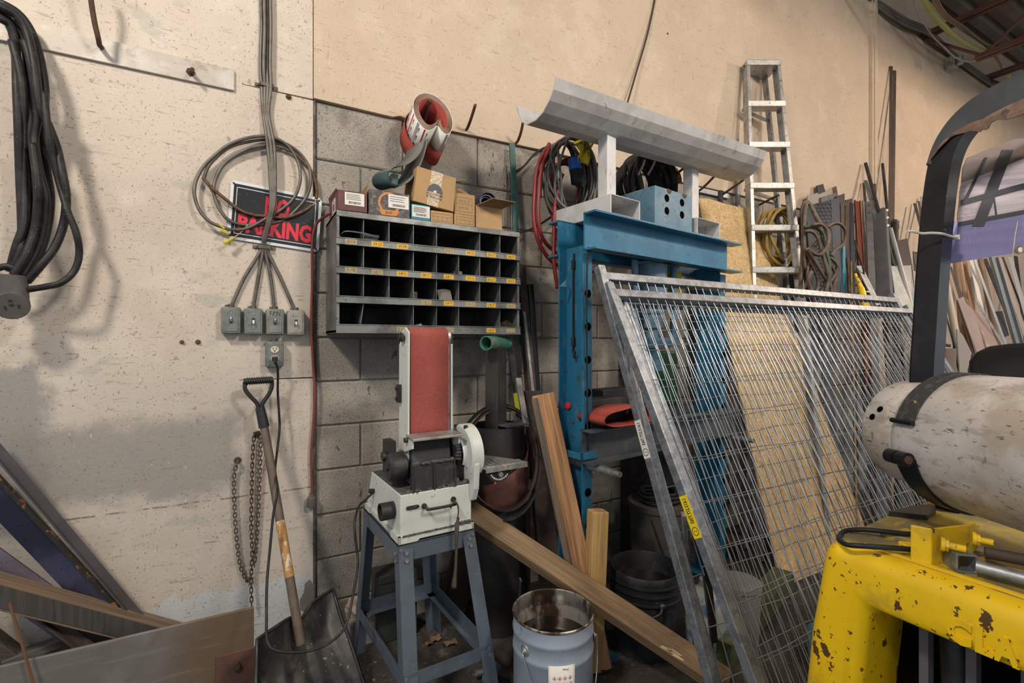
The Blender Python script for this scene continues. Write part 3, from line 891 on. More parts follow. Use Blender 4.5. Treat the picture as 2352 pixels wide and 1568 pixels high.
chain([W(545, 1062, .04), W(538, 1090, .03), W(538, 1150, .03), W(542, 1220, .03), W(550, 1290, .03), W(562, 1325, .03), W(571, 1334, .03), W(577, 1318, .03)], pm('dull_chain_steel', (.14, .12, .10), .6, .5, [('n', (.08, .06, .05), 60, .4, .6, .7)]), 'thin grey chain hanging from a bolt, left of the rusty chain', (546, 1055), .023)
chain([W(578, 1392, .05), W(577, 1330, .04), W(579, 1270, .035), W(577, 1200, .035), W(578, 1130, .035), W(580, 1050, .035), W(584, 1000, .035), W(590, 992, .05), W(598, 1000, .035), W(598, 1060, .035), W(594, 1150, .03), W(590, 1230, .03), W(584, 1300, .03)], M['rust'], 'rusty chain hanging doubled beside the shovel', (590, 996), .026)
# --- red cord down the seam
t = thing('drop_cord', W(716, 1380, .02), 'faded red cord running down the joint between plaster and blocks', 'cord')
m = MB(); m.tube(catmull([W(758, 490, .22), W(742, 500, .10), W(728, 512, .06), W(720, 535, .05), W(717, 570, .04), W(717, 650, .03), W(715, 740, .03), W(719, 830, .03), W(723, 900, .035), W(720, 970, .03), W(715, 1040, .03), W(716, 1090, .03), W(717, 1135, .03)], 8), .0062, 8)
m.build('cord', M['redcord'], t, smooth='all')
a = W(716, 1160, .032)
m = MB(); m.lathe([(.008, .055), (.010, .04), (.019, .034), (.021, .0), (.019, -.006), (.0, -.006)], a, (0, 0, 1), 16)
m.build('plug', pm('dirty_plug_rubber', (.10, .09, .085), .8), t, smooth=True)
m = MB(); m.box((.264, -.012, .05), (.272, .03, 2.46)); m.build('filler_strip', pm('dirty_joint_filler', (.10, .085, .075), .9, 0, [('n', (.22, .2, .18), 20, .5, .65, .7)]), wall)
# --- snow shovel
t = thing('snow_shovel', D(690, 1560, 1.6), 'black plastic snow shovel with wooden shaft leaning against the cream wall', 'shovel')
top, bot = W(606, 975, .10), D(680, 1413, 1.80)
dirn = (bot - top).normalized()
m = MB(); m.cyl(top - dirn * .02, bot + dirn * .10, .0165, 16)
m.build('shaft', M['shaft'], t, smooth=True)
m = MB(); a = top + dirn * .395; m.cyl(a, a + dirn * .21, .0169, 16)
m.build('varnish_band', M['ochre'], t, smooth=True)
gl, gr = W(563, 876, .10), W(624, 872, .10)
hub = W(597, 935, .10)
m = MB(); m.cyl(hub, top + dirn * .01, .018, 14, r2=.021)
for g in (gl, gr):
    s = 1 if g is gr else -1
    m.tube(catmull([g, g + V((0, 0, -.03)), g.lerp(hub, .55) + V((s * .012, 0, -.0)), hub + V((s * .010, 0, .015)), hub + V((s * .004, 0, -.02))], 6), .0085, 8)
m.cyl(gl + V((-.006, 0, 0)), gr + V((.006, 0, 0)), .0125, 14)
for i in range(11):
    a = gl.lerp(gr, .06 + i * .088); m.cyl(a, a + (gr - gl) * .045, .0155, 14)
m.build('grip', M['blackplastic'], t, smooth=True)
TL, TR = D(590, 1462, 1.66), D(764, 1388, 2.0)
TL.z = TR.z = .325
BL, BR = D(574, 1790, 1.46), D(850, 1640, 1.80)
BL.z = BR.z = .012
nrm = (TR - TL).cross(BL - TL).normalized()
if nrm.dot(CAM - TL) > 0:
    nrm = -nrm
rows = []
for i in range(9):
    v = i / 8
    row = []
    for j in range(25):
        u = j / 24
        p = TL.lerp(TR, u).lerp(BL.lerp(BR, u), v)
        dep = .036 * math.sin(math.pi * min(1, v * 1.15 + .08)) * (1 - .0) * min(1, min(u, 1 - u) * 9)
        dip = -.035 * math.exp(-((u - .56) / .09) ** 2) * (1 - v) ** 3
        rib = .005 * (1 if (j % 4) in (0, 1) else 0) * (v > .35)
        lip = .02 * (1 - min(1, v * 6))
        row.append(p + nrm * (dep - rib) + V((0, 0, dip + lip)))
    rows.append(row)
m = MB(); m.sheet(rows, .004, nrm)
bl_ = m.build('scoop', M['shovel'], t, smooth=True)
m = MB(); m.tube([q - nrm * .003 for q in [r[0] for r in rows][::-1]] + [q for q in rows[0]] + [q - nrm * .003 for q in [r[-1] for r in rows]], .0065, 6)
m.build('rolled_rim', M['blackplastic'], t, smooth='all')
# --- steel and timber offcuts heaped at lower left
m = MB(); m.lbar(W(-60, 987, .10), W(325, 1440, .07), .030, .020, .005, (.7, 0, .7))
m.build('angle_bar', pm('violet_grey_steel', (.115, .105, .115), .5, .5, [('n', (.16, .145, .15), 5, .42, .66, .7), ('n', RUST, 14, .68, .74, .6)]), label='dark violet-grey steel angle slanting down the wall at lower left', cat='steel bar')
m = MB(); m.bar(W(-60, 1086, .10), W(290, 1458, .07), .074, .012, (.7, 0, .7))
t = m.build('flat_bar', M['purplesteel'], bevel=.001, label='wide blue-purple steel flat with rusty upper edge, at lower left', cat='steel bar')
d = (W(290, 1458, .07) - W(-60, 1086, .10)).normalized(); x = perp(d, (.7, 0, .7))
m = MB(); m.bar(W(-60, 1086, .104) + x * .0375, W(290, 1458, .074) + x * .0375, .012, .022, x)
m.build('rusty_edge', pm('burnt_rusty_edge', (.03, .026, .024), .7, .3, [('n', (.32, .15, .04), 30, .58, .66, .9)]), t)
m = MB(); m.bar(W(-70, 1268, .12), W(260, 1500, .09), .11, .012, (.7, 0, .7))
m.build('flat_bar', M['lavsteel'], bevel=.001, label='lavender steel flat lying under the split timber', cat='steel bar')
m = MB(); m.lbar(W(20, 1360, .16), W(200, 1500, .14), .035, .03, .006, (.7, 0, .7))
m.build('angle_bar', M['rustbrown'], label='rusty steel angle under the split timber, above the grey plate', cat='steel bar')
p0, p1 = W(-70, 1336, .20), W(430, 1468, .06)
ax = (p1 - p0).normalized()
t = thing('split_timber', p1, 'weathered square timber with a split, lying on the steel offcuts', 'timber')
m = MB(); m.extr([(-.052, -.034), (.05, -.03), (.052, .036), (.012, .040), (.008, .030), (.002, .041), (-.05, .038)], p0, p1, (0, -1, .12))
m.build('beam', wood('weathered_timber', (.235, .165, .11), (.17, .12, .08), ax, seed=3), t, bevel=.004)
m = MB(); x = perp(ax, (0, -1, .12)); y = ax.cross(x)
m.extr([(.052, -.033), (.0555, -.033), (.0555, .026), (.052, .027)], p0, p1 - ax * .05, (0, -1, .12))
m.build('sawn_face', wood('black_stained_timber', (.050, .047, .044), (.068, .062, .057), V((0, 0, 1)), seed=4), t)
m = MB(); m.bar(W(-60, 1440, .06), W(60, 1532, .06), .06, .05, (0, -1, 0))
m.build('timber_offcut', wood('dark_timber', (.075, .062, .05), (.05, .04, .035), (1, 0, -.4), seed=5), bevel=.004, label='dark timber offcut in the lower left corner behind the grey plate', cat='timber')
m = MB(); m.bar(W(10, 1520, .07), W(270, 1425, .07), .05, .03, (0, -1, 0))
m.build('timber_offcut', wood('grey_timber', (.12, .115, .105), (.08, .075, .07), (1, 0, 0), seed=6), bevel=.004, label='grey board behind the top edge of the big steel plate', cat='timber')
m = MB(); m.box((-1.9, -.262, 0), (.023, -.25, .352))
t = m.build('steel_plate', M['platesteel'], bevel=.002, label='big grey-brown steel plate standing on edge at the bottom left', cat='steel plate')
m = MB(); m.box((-.10, -.272, .02), (.030, -.262, .205))
b = m.build('bracket', pm('rusty_red_bracket', (.15, .075, .055), .75, .2, [('n', (.10, .05, .04), 18, .4, .65, .7)]), t, bevel=.002)
for zz in (.155, .055):
    m = MB(); m.cyl((-.035, -.272, zz), (-.035, -.284, zz), .014, 6); m.build('bolt', M['rust'], b)
m = MB(); m.tube([W(22, 1385, .275), W(48, 1470, .285), W(92, 1625, .30)], .0042, 8)
m.build('rusty_rod', pm('orange_rust_rod', (.15, .07, .038), .85), smooth=True, label='thin orange-rusted rod leaning over the steel plate at lower left', cat='rod')
# ================================================================ bin shelf on the wall
X0, X1, Z0, Z1, YF = .318, 1.171, 1.405, 1.903, -.30
t = thing('bin_shelf', ((X0 + X1) / 2, -.15, Z0), 'grey steel bolt bin with rows of open pigeonholes hung on the block wall', 'shelf')
m = MB(); m.box((X0, YF, Z1 - .012), (X1, -.003, Z1)); m.build('top_panel', M['shelf'], t)
m = MB(); m.box((X0, YF, Z0), (X1, -.003, Z0 + .012)); m.build('bottom_panel', M['shelf'], t)
for nm, xa, xb in (('side_panel', X0, X0 + .012), ('side_panel', X1 - .012, X1)):
    m = MB(); m.box((xa, YF - .001, Z0), (xb, -.003, Z1)); m.build(nm, M['shelf'], t, bevel=.002)
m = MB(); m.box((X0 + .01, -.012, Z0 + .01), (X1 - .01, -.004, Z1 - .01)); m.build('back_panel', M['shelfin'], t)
m = MB(); m.box((X0, YF - .004, Z1 - .024), (X1, YF + .004, Z1 + .001)); m.build('top_rail', M['shelf'], t, bevel=.002)
lips = [(.109, .138), (.226, .255), (.346, .375), (.462, .4985)]
cw = (X1 - X0) / 8
tags = [['old:3/4', '3/4 1/2', '3/4 3/4', None, 'old:3/4 1', '3/4 1½', '3/4 2"', '3/4 3"'], ['old:5/8', 'old:5/8 ½', '5/8 ¾', '5/8 ½"', '5/8 1"', '5/16 1½', '5/16 2"', '5/16 3"'],
        [None, None, None, 'old:1/4 ¾', '1/4 1"', 'old:1/4 1½', '1/4 2"', 'old:1/4 3"'], [None, None, 'old:1/2', None, 'old:1/2 1"', None, '1/2 2"', 'old:1/2 3"']]
row_top = [.024, .138, .255, .375]
missing = [{5}, set(), set(), {2, 6}]
for k, (a, b) in enumerate(lips):
    if k < 3:
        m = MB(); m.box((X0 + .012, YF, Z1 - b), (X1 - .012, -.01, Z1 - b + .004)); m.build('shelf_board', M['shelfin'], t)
    m = MB(); m.box((X0 - .002, YF - .006, Z1 - b), (X1 + .002, YF, Z1 - a)); m.box((X0 - .002, YF - .011, Z1 - b), (X1 + .002, YF - .004, Z1 - b + .004)); m.box((X0 - .002, YF - .009, Z1 - a - .003), (X1 + .002, YF - .004, Z1 - a))
    lp = m.build('label_rail', M['shelf'], t)
    zc_ = Z1 - (a + b) / 2
    for i in range(8):
        s = tags[k][i]
        if not s or s == 'none':
            continue
        old = s.startswith('old:')
        xc = X0 + cw * (i + .52)
        m = MB(); m.box((xc - .024, YF - .0075, zc_ - .010), (xc + .024, YF - .005, zc_ + .010))
        lb = m.build('bin_label', M['fadedtag'] if old else M['yellowtag'], lp)
        m = MB(); m.text(s.replace('old:', ''), (xc - .017, YF - .0079, zc_ - .006), (.034, 0, 0), (.001, 0, .012), .0)
        m.build('handwriting', M['ink'] if not old else M['brown'], lb)
    for i in range(1, 8):
        if i in missing[k]:
            continue
        x = X0 + cw * i
        zt, zb = Z1 - row_top[k], Z1 - a
        m = MB(); lean = -.012 if (k == 3 and i == 1) else 0
        m.poly([(x, YF + .003, zt), (x, -.012, zt), (x, -.012, zb - .025), (x + lean, YF + .003, zb)], (.0025, 0, 0))
        m.build('divider', M['shelf'], t)


def floor_of(k):
    return Z1 - lips[k][1] + .004


def inbin(k, i, u=.5):
    return X0 + cw * (i + u)


def small(name, m, mat, label, cat, **k):
    return m.build(name, mat, label=label, cat=cat, **k)


x = inbin(1, 5, .18); z = floor_of(1)
m = MB(); m.box((x - .02, -.25, z), (x + .02, -.19, z + .048)); small('small_carton', m, pm('grey_carton', (.22, .21, .2), .8), 'small pale carton standing in a bin of the second row', 'box', bevel=.002)
x = inbin(2, 3, .2); z = floor_of(2)
m = MB(); m.box((x - .018, -.25, z), (x + .012, -.2, z + .05)); m.poly([(x - .02, -.252, z + .05), (x + .014, -.252, z + .05), (x + .014, -.24, z + .062), (x - .02, -.24, z + .062)], (0, .002, 0)); small('small_carton', m, pm('dull_brown_carton', (.12, .09, .08), .85), 'small brown carton in a bin of the third row, left of the curled card', 'box', bevel=.002)
x = inbin(2, 4, .45); z = floor_of(2)
m = MB(); m.sheet([[(x - .035 + .004 * j, YF + .02 + .025 * math.sin(j), z + .008 * j + .02 - .004 * i * j) for j in range(6)] for i in range(0, 5)] and [[(x - .03 + .065 * u, YF + .015 + .03 * v, z + .018 + .055 * v + .006 * math.sin(u * 3)) for v in (0, .25, .5, .75, 1)] for u in (0, .25, .5, .75, 1)], .0015); small('card_piece', m, pm('taupe_card', (.17, .145, .13), .8), 'curled taupe card leaning in a bin of the third row', 'card')
for i, (u, q) in enumerate(((1.05, .0), (1.25, .1), (1.75, .3), (2.3, .5), (2.45, .2), (5.12, .1))):
    x = X0 + cw * u; z = floor_of(3)
    m = MB(); m.cyl((x, -.25 + .03 * q, z + .012), (x + .022, -.262 + .03 * q, z + .012), .012, 6); m.cyl((x + .02, -.262 + .03 * q, z + .012), (x + .028, -.275 + .02 * q, z + .014), .006, 8)
    small('loose_bolt', m, M['galvdull'] if i == 5 else M['darksteel'], ['dark bolt at the left end of the bottom bin row', 'dark bolt second from left in the bottom bin row', 'dark bolt alone in the middle of the wide bottom bin', 'dark bolt near the divider of the wide bottom bin', 'dark bolt lying right against the divider of the wide bottom bin', 'pale bolt in the bottom bin right of centre'][i], 'bolt')
x = inbin(3, 3, .05); z = floor_of(3)
m = MB(); m.cyl((x - .02, -.26, z + .014), (x + .035, YF + .002, z + .030), .0125, 16, hole=.0095); small('pipe_stub', m, M['galv'], 'short galvanised pipe stub poking out of the bottom bin row', 'pipe', smooth=True)
x = inbin(3, 7, .48); z = floor_of(3)
m = MB(); c = V((x, -.262, z + .034))
for i in range(150):
    a = V((random.gauss(0, 1), random.gauss(0, .8), random.gauss(0, .7))); a.normalize(); b = V((random.gauss(0, 1), random.gauss(0, .8), random.gauss(0, .7))); b.normalize()
    a = c + V((a.x * .037, a.y * .03, a.z * .028)); b = c + V((b.x * .04, b.y * .03, b.z * .032))
    m.tube([a, (a + b) / 2 + V((random.uniform(-.01, .01), random.uniform(-.01, .01), random.uniform(0, .01))), b], .0007, 3)
small('steel_wool', m, pm('steel_wool_wire', (.12, .10, .085), .6, .3), 'tangled ball of steel wool in the bottom right bin', 'steel wool')
m = MB(); p = [(inbin(0, 0, .15), YF + .02, floor_of(0) + .032), (inbin(0, 0, .3), YF - .006, floor_of(0) + .05), (inbin(0, 0, .8), YF - .008, floor_of(0) + .052), (inbin(0, 1, .3), YF - .006, floor_of(0) + .046), (inbin(0, 1, .62), YF + .02, floor_of(0) + .033)]
m.tube(catmull(p, 8), .0016, 6); m.tube(catmull([V(q) + V((0, .012, .0)) for q in p], 8), .0014, 6); small('wire_loop', m, M['galv'], 'thin bright wire loop arching in front of the two top left bins', 'wire')
x = inbin(0, 1, .36); z = floor_of(0)
m = MB(); m.box((x - .03, -.27, z), (x + .03, -.18, z + .05)); m.box((x - .034, -.275, z + .042), (x + .034, -.175, z + .056)); small('black_case', m, M['blackplastic'], 'small black plastic case in the second bin of the top row', 'case', bevel=.003)

# ---------------------------------------------------------------- cartons on top of the shelf
ZT = Z1 + .001


def carton(px0, px1, py, off, depth, mat, label, open_=False, name='carton'):
    a, b = W(px0, py, off), W(px1, py + 8, off)
    zt = (a.z + W(px1, py + (px1 - px0) * .22, off).z) / 2
    t = thing(name, ((a.x + b.x) / 2, -off + depth / 2, ZT), label, 'box')
    x0, x1 = a.x, b.x
    if open_:
        m = MB(); w = .004
        m.box((x0, -off, ZT), (x1, -off + w, zt)); m.box((x0, -off + depth - w, ZT), (x1, -off + depth, zt)); m.box((x0, -off + w, ZT), (x0 + w, -off + depth - w, zt)); m.box((x1 - w, -off + w, ZT), (x1, -off + depth - w, zt)); m.box((x0, -off, ZT - .0005), (x1, -off + depth, ZT + .003))
        m.build('box_body', mat, t)
    else:
        m = MB(); m.box((x0, -off, ZT), (x1, -off + depth, zt)); m.build('box_body', mat, t, bevel=.003)
    return t, x0, x1, -off, zt


def label_(t, x0, x1, z0, z1, y, lines, mat='paper', bars=True):
    m = MB(); m.box((x0, y - .0008, z0), (x1, y, z1)); o = m.build('label', M[mat], t)
    m = MB(); w, h = x1 - x0, z1 - z0
    for i in range(lines):
        zz = z1 - h * (.14 + .5 * i / max(lines, 1))
        m.poly([(x0 + w * .08, y - .0012, zz), (x0 + w * random.uniform(.55, .92), y - .0012, zz), (x0 + w * .9 * .9, y - .0012, zz - h * .035), (x0 + w * .08, y - .0012, zz - h * .035)], (0, .0003, 0))
    if bars:
        xx = x0 + w * .2
        while xx < x1 - w * .2:
            d = random.uniform(.01, .03) * w
            m.box((xx, y - .0012, z0 + h * .12), (xx + d, y - .0009, z0 + h * .30)); xx += d + random.uniform(.01, .03) * w
    m.build('print', M['ink'], o)


t, x0, x1, y, zt = carton(777, 843, 432, .30, .24, M['maroon'], 'maroon carton with an open flap at the left end of the shelf top', True)
m = MB(); m.poly([(x0, y + .24, zt), (x1 - .01, y + .24, zt), (x1 - .012, y + .26, zt + .075), (x0 + .03, y + .25, zt + .05)], (0, .003, 0)); m.build('flap', M['cardin'], t)
m = MB(); m.poly([(x1 - .002, y + .01, zt - .002), (x1 - .002, y + .235, zt), (x1 + .02, y + .20, zt + .07), (x1 + .016, y + .05, zt + .055)], (.003, 0, 0)); m.build('flap', M['cardin'], t)
m = MB(); m.poly([(x0, y + .01, zt - .002), (x0, y + .235, zt), (x0 - .006, y + .23, zt + .02), (x0 - .006, y + .02, zt + .01)], (.002, 0, 0)); m.build('flap', M['maroon'], t)
label_(t, x0 + .025, x0 + .103, zt - .058, zt - .006, y - .0005, 4)
m = MB(); c = V((x0 - .0006, y + .11, zt - .055)); m.poly([c + V((0, -.04, -.03)), c + V((0, .04, -.03)), c + V((0, .04, .04)), c + V((0, -.04, .04))], (-.0006, 0, 0)); tg = m.build('target_mark', M['paper'], t)
m = MB(); m.lathe([(.030, 0), (.026, 0)], c + V((-.001, 0, .006)), (-1, 0, 0), 20); m.lathe([(.018, 0), (.001, 0)], c + V((-.001, 0, .006)), (-1, 0, 0), 20); m.build('rings', M['maroon'], tg)

t, x0, x1, y, zt = carton(847, 942, 430, .30, .22, M['wrapbox'], 'dark shrink-wrapped carton with an orange band, under the draped grey belt')
w = x1 - x0; h = zt - ZT
m = MB(); c = V((x0 + w * .48, y - .0008, ZT + h * .53))
m.lathe([(h * .45, 0), (h * .36, 0)], c, (0, -1, 0), 26); m.poly([c + V((-h * .42, 0, -h * .28)), c + V((h * .42, 0, -h * .28)), c + V((h * .30, 0, -h * .5)), c + V((-h * .30, 0, -h * .5))], (0, -.0005, 0)); o = m.build('orange_emblem', M['orange'], t)
m = MB(); m.text('BUST', c + V((-h * .14, -.0008, -h * .44)), (h * .28, 0, 0), (0, 0, h * .10), .01); m.build('lettering', M['ink'], o)
label_(t, x0 + w * .46, x0 + w * .96, ZT + h * .36, ZT + h * .90, y - .0015, 3)

t, x0, x1, y, zt = carton(945, 988.5, 465, .30, .15, M['teal'], 'small teal carton with a big white label, beside the shrink-wrapped carton')
w = x1 - x0
label_(t, x0 + .003, x1 - .003, ZT + .012, zt - .006, y - .0006, 6)
bx = []
for px0, px1, py, lab in ((990, 1041, 480, 'low cardboard box with a stamped panel, under the tilted carton'), (1044, 1091, 488, 'cardboard box with a stamped panel, lower of the stacked pair')):
    t, x0, x1, y, zt = carton(px0, px1, py, .30, .16, M['card'], lab)
    w, h = x1 - x0, zt - ZT
    m = MB()
    for (u0, v0, u1, v1) in ((.08, .16, .92, .18), (.08, .76, .92, .78), (.08, .16, .095, .78), (.905, .16, .92, .78), (.08, .5, .92, .515), (.28, .16, .29, .5), (.5, .16, .51, .5), (.72, .16, .73, .5)):
        m.box((x0 + w * u0, y - .0008, ZT + h * v0), (x0 + w * u1, y - .0003, ZT + h * v1))
    m.build('stamp', M['brown'], t)
    bx.append((x0, x1, zt))
x0, x1, zl = bx[1]
a = W(1048, 448, .295); zt = a.z
t = thing('carton', ((x0 + x1) / 2, -.22, zl), 'cardboard box with a stamped panel, upper of the stacked pair', 'box')
m = MB(); m.box((x0 + .002, -.296, zl + .001), (x1 + .002, -.14, zl + .098)); m.build('box_body', M['card'], t, bevel=.003)
m = MB()
for (u0, v0, u1, v1) in ((.10, .14, .9, .155), (.10, .80, .9, .815), (.10, .14, .115, .815), (.885, .14, .9, .815), (.10, .5, .9, .512)):
    m.box((x0 + .1 * u0, -.2968, zl + .098 * v0), (x0 + .1 * u1, -.2963, zl + .098 * v1))
m.text('S/M D 2"', (x0 + .02, -.2968, zl + .055), (.06, 0, 0), (0, 0, .014), 0); m.text('QTY 50', (x0 + .02, -.2968, zl + .025), (.05, 0, 0), (0, 0, .013), 0)
m.build('stamp', M['brown'], t)
m = MB(); m.poly([(x0 + .02, -.28, zl + .099), (x1 - .012, -.28, zl + .099), (x1 - .045, -.2, zl + .16)], (0, .003, 0)); m.build('flap', M['cardin'], t)
# tilted big carton
tl, tr, br, bl = W(958.7, 381, .315), W(1048.3, 409, .315), W(1042, 486.5, .305), W(949, 461, .305)
nd = (tr - tl).cross(bl - tl).normalized()
if nd.y < 0:
    nd = -nd
t = thing('carton', (bl + br) / 2, 'big taped cardboard carton tilted on top of the smaller boxes', 'box')
m = MB(); dp = nd * .17; m.hexa([bl, br, br + dp, bl + dp, tl, tr, tr + dp, tl + dp]); m.build('box_body', M['card'], t, bevel=.003)
cx_, cy_ = tr - tl, tl - bl
q = lambda u, v, o=.0008: bl + cx_ * u + cy_ * v - nd * o
m = MB(); m.poly([q(.33, .0), q(.62, .0), q(.66, 1), q(.36, 1)], -nd * .0004); m.build('tape', pm('shiny_packing_tape', (.50, .38, .24), .18, 0, [('n', (.66, .6, .5), 90, .52, .6, .8)], (90, .6, .003)), t)
m = MB()
arc = [q(.5 + .19 * math.cos(a), .40 + .25 * math.sin(a), .0016) for a in [math.pi * i / 16 for i in range(17)]]
arc2 = [q(.5 + .05 * math.cos(a), .40 + .07 * math.sin(a), .0016) for a in [math.pi * i / 16 for i in range(16, -1, -1)]]
for i in range(16):
    m.poly([arc[i], arc[i + 1], arc2[15 - i], arc2[16 - i]], -nd * .0003)
m.text('HOLO-KROME', q(.30, .31, .0016), cx_ * .40, cy_ * .065, .012); m.text('INTERNATIONAL', q(.30, .22, .0016), cx_ * .40, cy_ * .065, .012)
m.build('printed_logo', flat('grey_blue_ink', (.10, .105, .12), .7), t)
m = MB(); m.poly([tr + dp * .5, tr + dp * .95, tr + dp * .9 + V((.075, -.02, .03)), tr + dp * .5 + V((.075, -.03, .015))], (0, 0, .003)); m.build('flap', M['cardin'], t)
# open carton with rolled belts
t, x0, x1, y, zt = carton(1093, 1153, 468, .29, .20, M['card'], 'open cardboard carton holding rolled blue belts, at the right end of the shelf top', True)
m = MB(); m.poly([(x0 + .004, y - .001, zt - .002), (x1 + .001, y - .001, zt - .002), (x1 + .03, y - .085, zt + .012), (x0 + .05, y - .08, zt + .016)], (0, 0, .003)); m.build('flap', M['cardin'], t)
m = MB(); m.poly([(x0, y + .2, zt), (x1, y + .2, zt), (x1 - .02, y + .22, zt + .05), (x0 - .01, y + .22, zt + .06)], (0, .003, 0)); m.build('flap', M['card'], t)
for i, r in enumerate((.046, .036, .027)):
    m = MB(); c = V((x0 + .075 - i * .002, y + .02 + i * .01, zt + .030)); m.lathe([(r, 0), (r, .15), (r - .003, .15), (r - .003, 0), (r, 0)], c, (.02, 1, 0), 26)
    m.build('rolled_belt', pm('navy_belt_backing', (.035, .035, .075), .6) if i != 1 else flat('pale_belt_edge', (.22, .23, .32), .6), smooth=True, label=['outermost navy abrasive roll in the open carton', 'pale blue abrasive roll nested in the navy one', 'innermost navy abrasive roll in the open carton'][i], cat='abrasive roll', group='rolls in the open carton')
# ---------------------------------------------------------------- abrasive roll hung on a peg, belt draped from it
P0 = W(968, 326, .05)
ax = V((.0, -1, .45)).normalized()
hv = perp(ax, (1, 0, 0)); vv = ax.cross(hv)
if vv.z < 0:
    vv = -vv
pg = peg([W(967, 322, .012), P0 + V((0, -.02, 0)) + vv * .06, P0 + ax * .10 + vv * .07, P0 + ax * .185 + vv * .08], .0085, 'rusty peg holding the roll of red abrasive belts')


def heart(s, pin, r=.098, sk=0.0):
    out = []
    for i in range(49):
        a = -math.pi / 2 + 2 * math.pi * i / 48
        e = math.exp(-((abs(abs(a - math.pi / 2) - math.pi)) / .36) ** 2)
        rr = r * s * (1 - pin * e)
        out.append((rr * math.cos(a) * (.97 + .12 * e) + sk * e, rr * math.sin(a) * 1.38))
    return out


def ring(curve, z0, z1, th, center):
    A = [center + hv * a + vv * b + ax * z0 for a, b in curve]
    B = [center + hv * a + vv * b + ax * z1 for a, b in curve]
    return [A, B]


t = thing('abrasive_roll', P0 - vv * .12, 'roll of red abrasive belts with white striped backing hanging on a peg', 'abrasive belts')
C0 = P0 - vv * .012
cur = heart(1.0, .50, sk=.01)
m = MB(); m.sheet(ring(cur, .035, .185, 0, C0), .0022); m.build('outer_belt', [M['paper']], t, smooth='all')
m = MB(); m.sheet(ring(heart(.972, .51, sk=.01), .030, .184, 0, C0), .0018); m.build('outer_abrasive', M['beltback'], t, smooth='all')
for k, s in enumerate((.92, .865, .81, .755)):
    c2 = heart(s, .60 + .05 * k, sk=.014 + .004 * k)
    m = MB(); m.sheet(ring(c2, .03 + .005 * k, .186 + .001 * k, 0, C0), .0024); m.build('inner_belt', M['beltback'], t, smooth='all')
    m = MB(); m.sheet(ring([(a * .968, b * .968) for a, b in c2], .03, .1835, 0, C0), .0012); m.build('abrasive_face', M['redbelt'], t, smooth='all')
m = MB(); m.sheet(ring(heart(1.06, .55, sk=-.01), -.015, .075, 0, C0 - hv * .004), .0022); m.build('red_belt', M['redbelt'], t, smooth='all')
m = MB(); m2 = MB(); m3 = MB()
for i in range(0, 48):
    a0, a1 = cur[i], cur[i + 1]
    if i < 3 or i > 45:
        continue
    k = i % 6
    if k in (1, 4):
        tgt = m if k == 1 else m2
        o = lambda p, z: C0 + hv * p[0] * 1.012 + vv * p[1] * 1.012 + ax * z
        w = .5 if k == 1 else .9
        b1 = (a0[0] + (a1[0] - a0[0]) * w, a0[1] + (a1[1] - a0[1]) * w)
        tgt.sheet([[o(a0, .036), o(b1, .036)], [o(a0, .184), o(b1, .184)]])
    if k == 2 or k == 5:
        pm_ = C0 + (hv * cur[i][0] + vv * cur[i][1]) * 1.02
        tn = (hv * (cur[(i + 1) % 48][0] - cur[i][0]) + vv * (cur[(i + 1) % 48][1] - cur[i][1])).normalized()
        for zz in (.05, .095, .14):
            m3.text('VSM', pm_ + ax * zz + tn * .009, ax * .028, -tn * .0085, .01)
m.build('red_stripe', M['signred'], t); m2.build('grey_stripe', flat('grey_print', (.35, .34, .36), .7), t); m3.build('lettering', M['ink'], t)['kind'] = 'stuff'
pts = [(944, 322, .10), (940, 345, .13), (928, 368, .15), (905, 386, .17), (876, 392, .19), (862, 405, .20), (864, 424, .20), (882, 433, .19), (904, 428, .18), (922, 410, .17), (936, 385, .15), (946, 355, .13), (952, 325, .10)]
pp = catmull([W(a, b, c) for a, b, c in pts], 5)
wv = V((.03, -.115, -.012))
m = MB(); m.sheet([[p - wv * .2 for p in pp], [p + wv for p in pp]], .0014); m.build('draped_belt', M['greybelt'], smooth='all', label='grey-green abrasive belt looping down from the red roll onto the cartons', cat='abrasive belt')
pp = catmull([W(a, b, c) for a, b, c in [(872, 398, .22), (860, 408, .215), (863, 425, .215), (880, 435, .21), (900, 430, .20)]], 5)
m = MB(); m.sheet([[p + wv * .98 for p in pp], [p - wv * .15 for p in pp]], .0014); m.build('abrasive_curl', M['tealbelt'], smooth='all', label='teal curl of abrasive belt resting on the shrink-wrapped carton', cat='abrasive belt')
m = MB(); m.blob(W(903, 415, .17), (.03, .03, .035), 9, .3); m.build('teal_bag', pm('crumpled_teal_plastic', (.16, .28, .27), .35, 0, [('n', (.35, .42, .38), 30, .5, .6, .7)]), label='crumpled teal plastic bag inside the loop of grey belt', cat='bag')
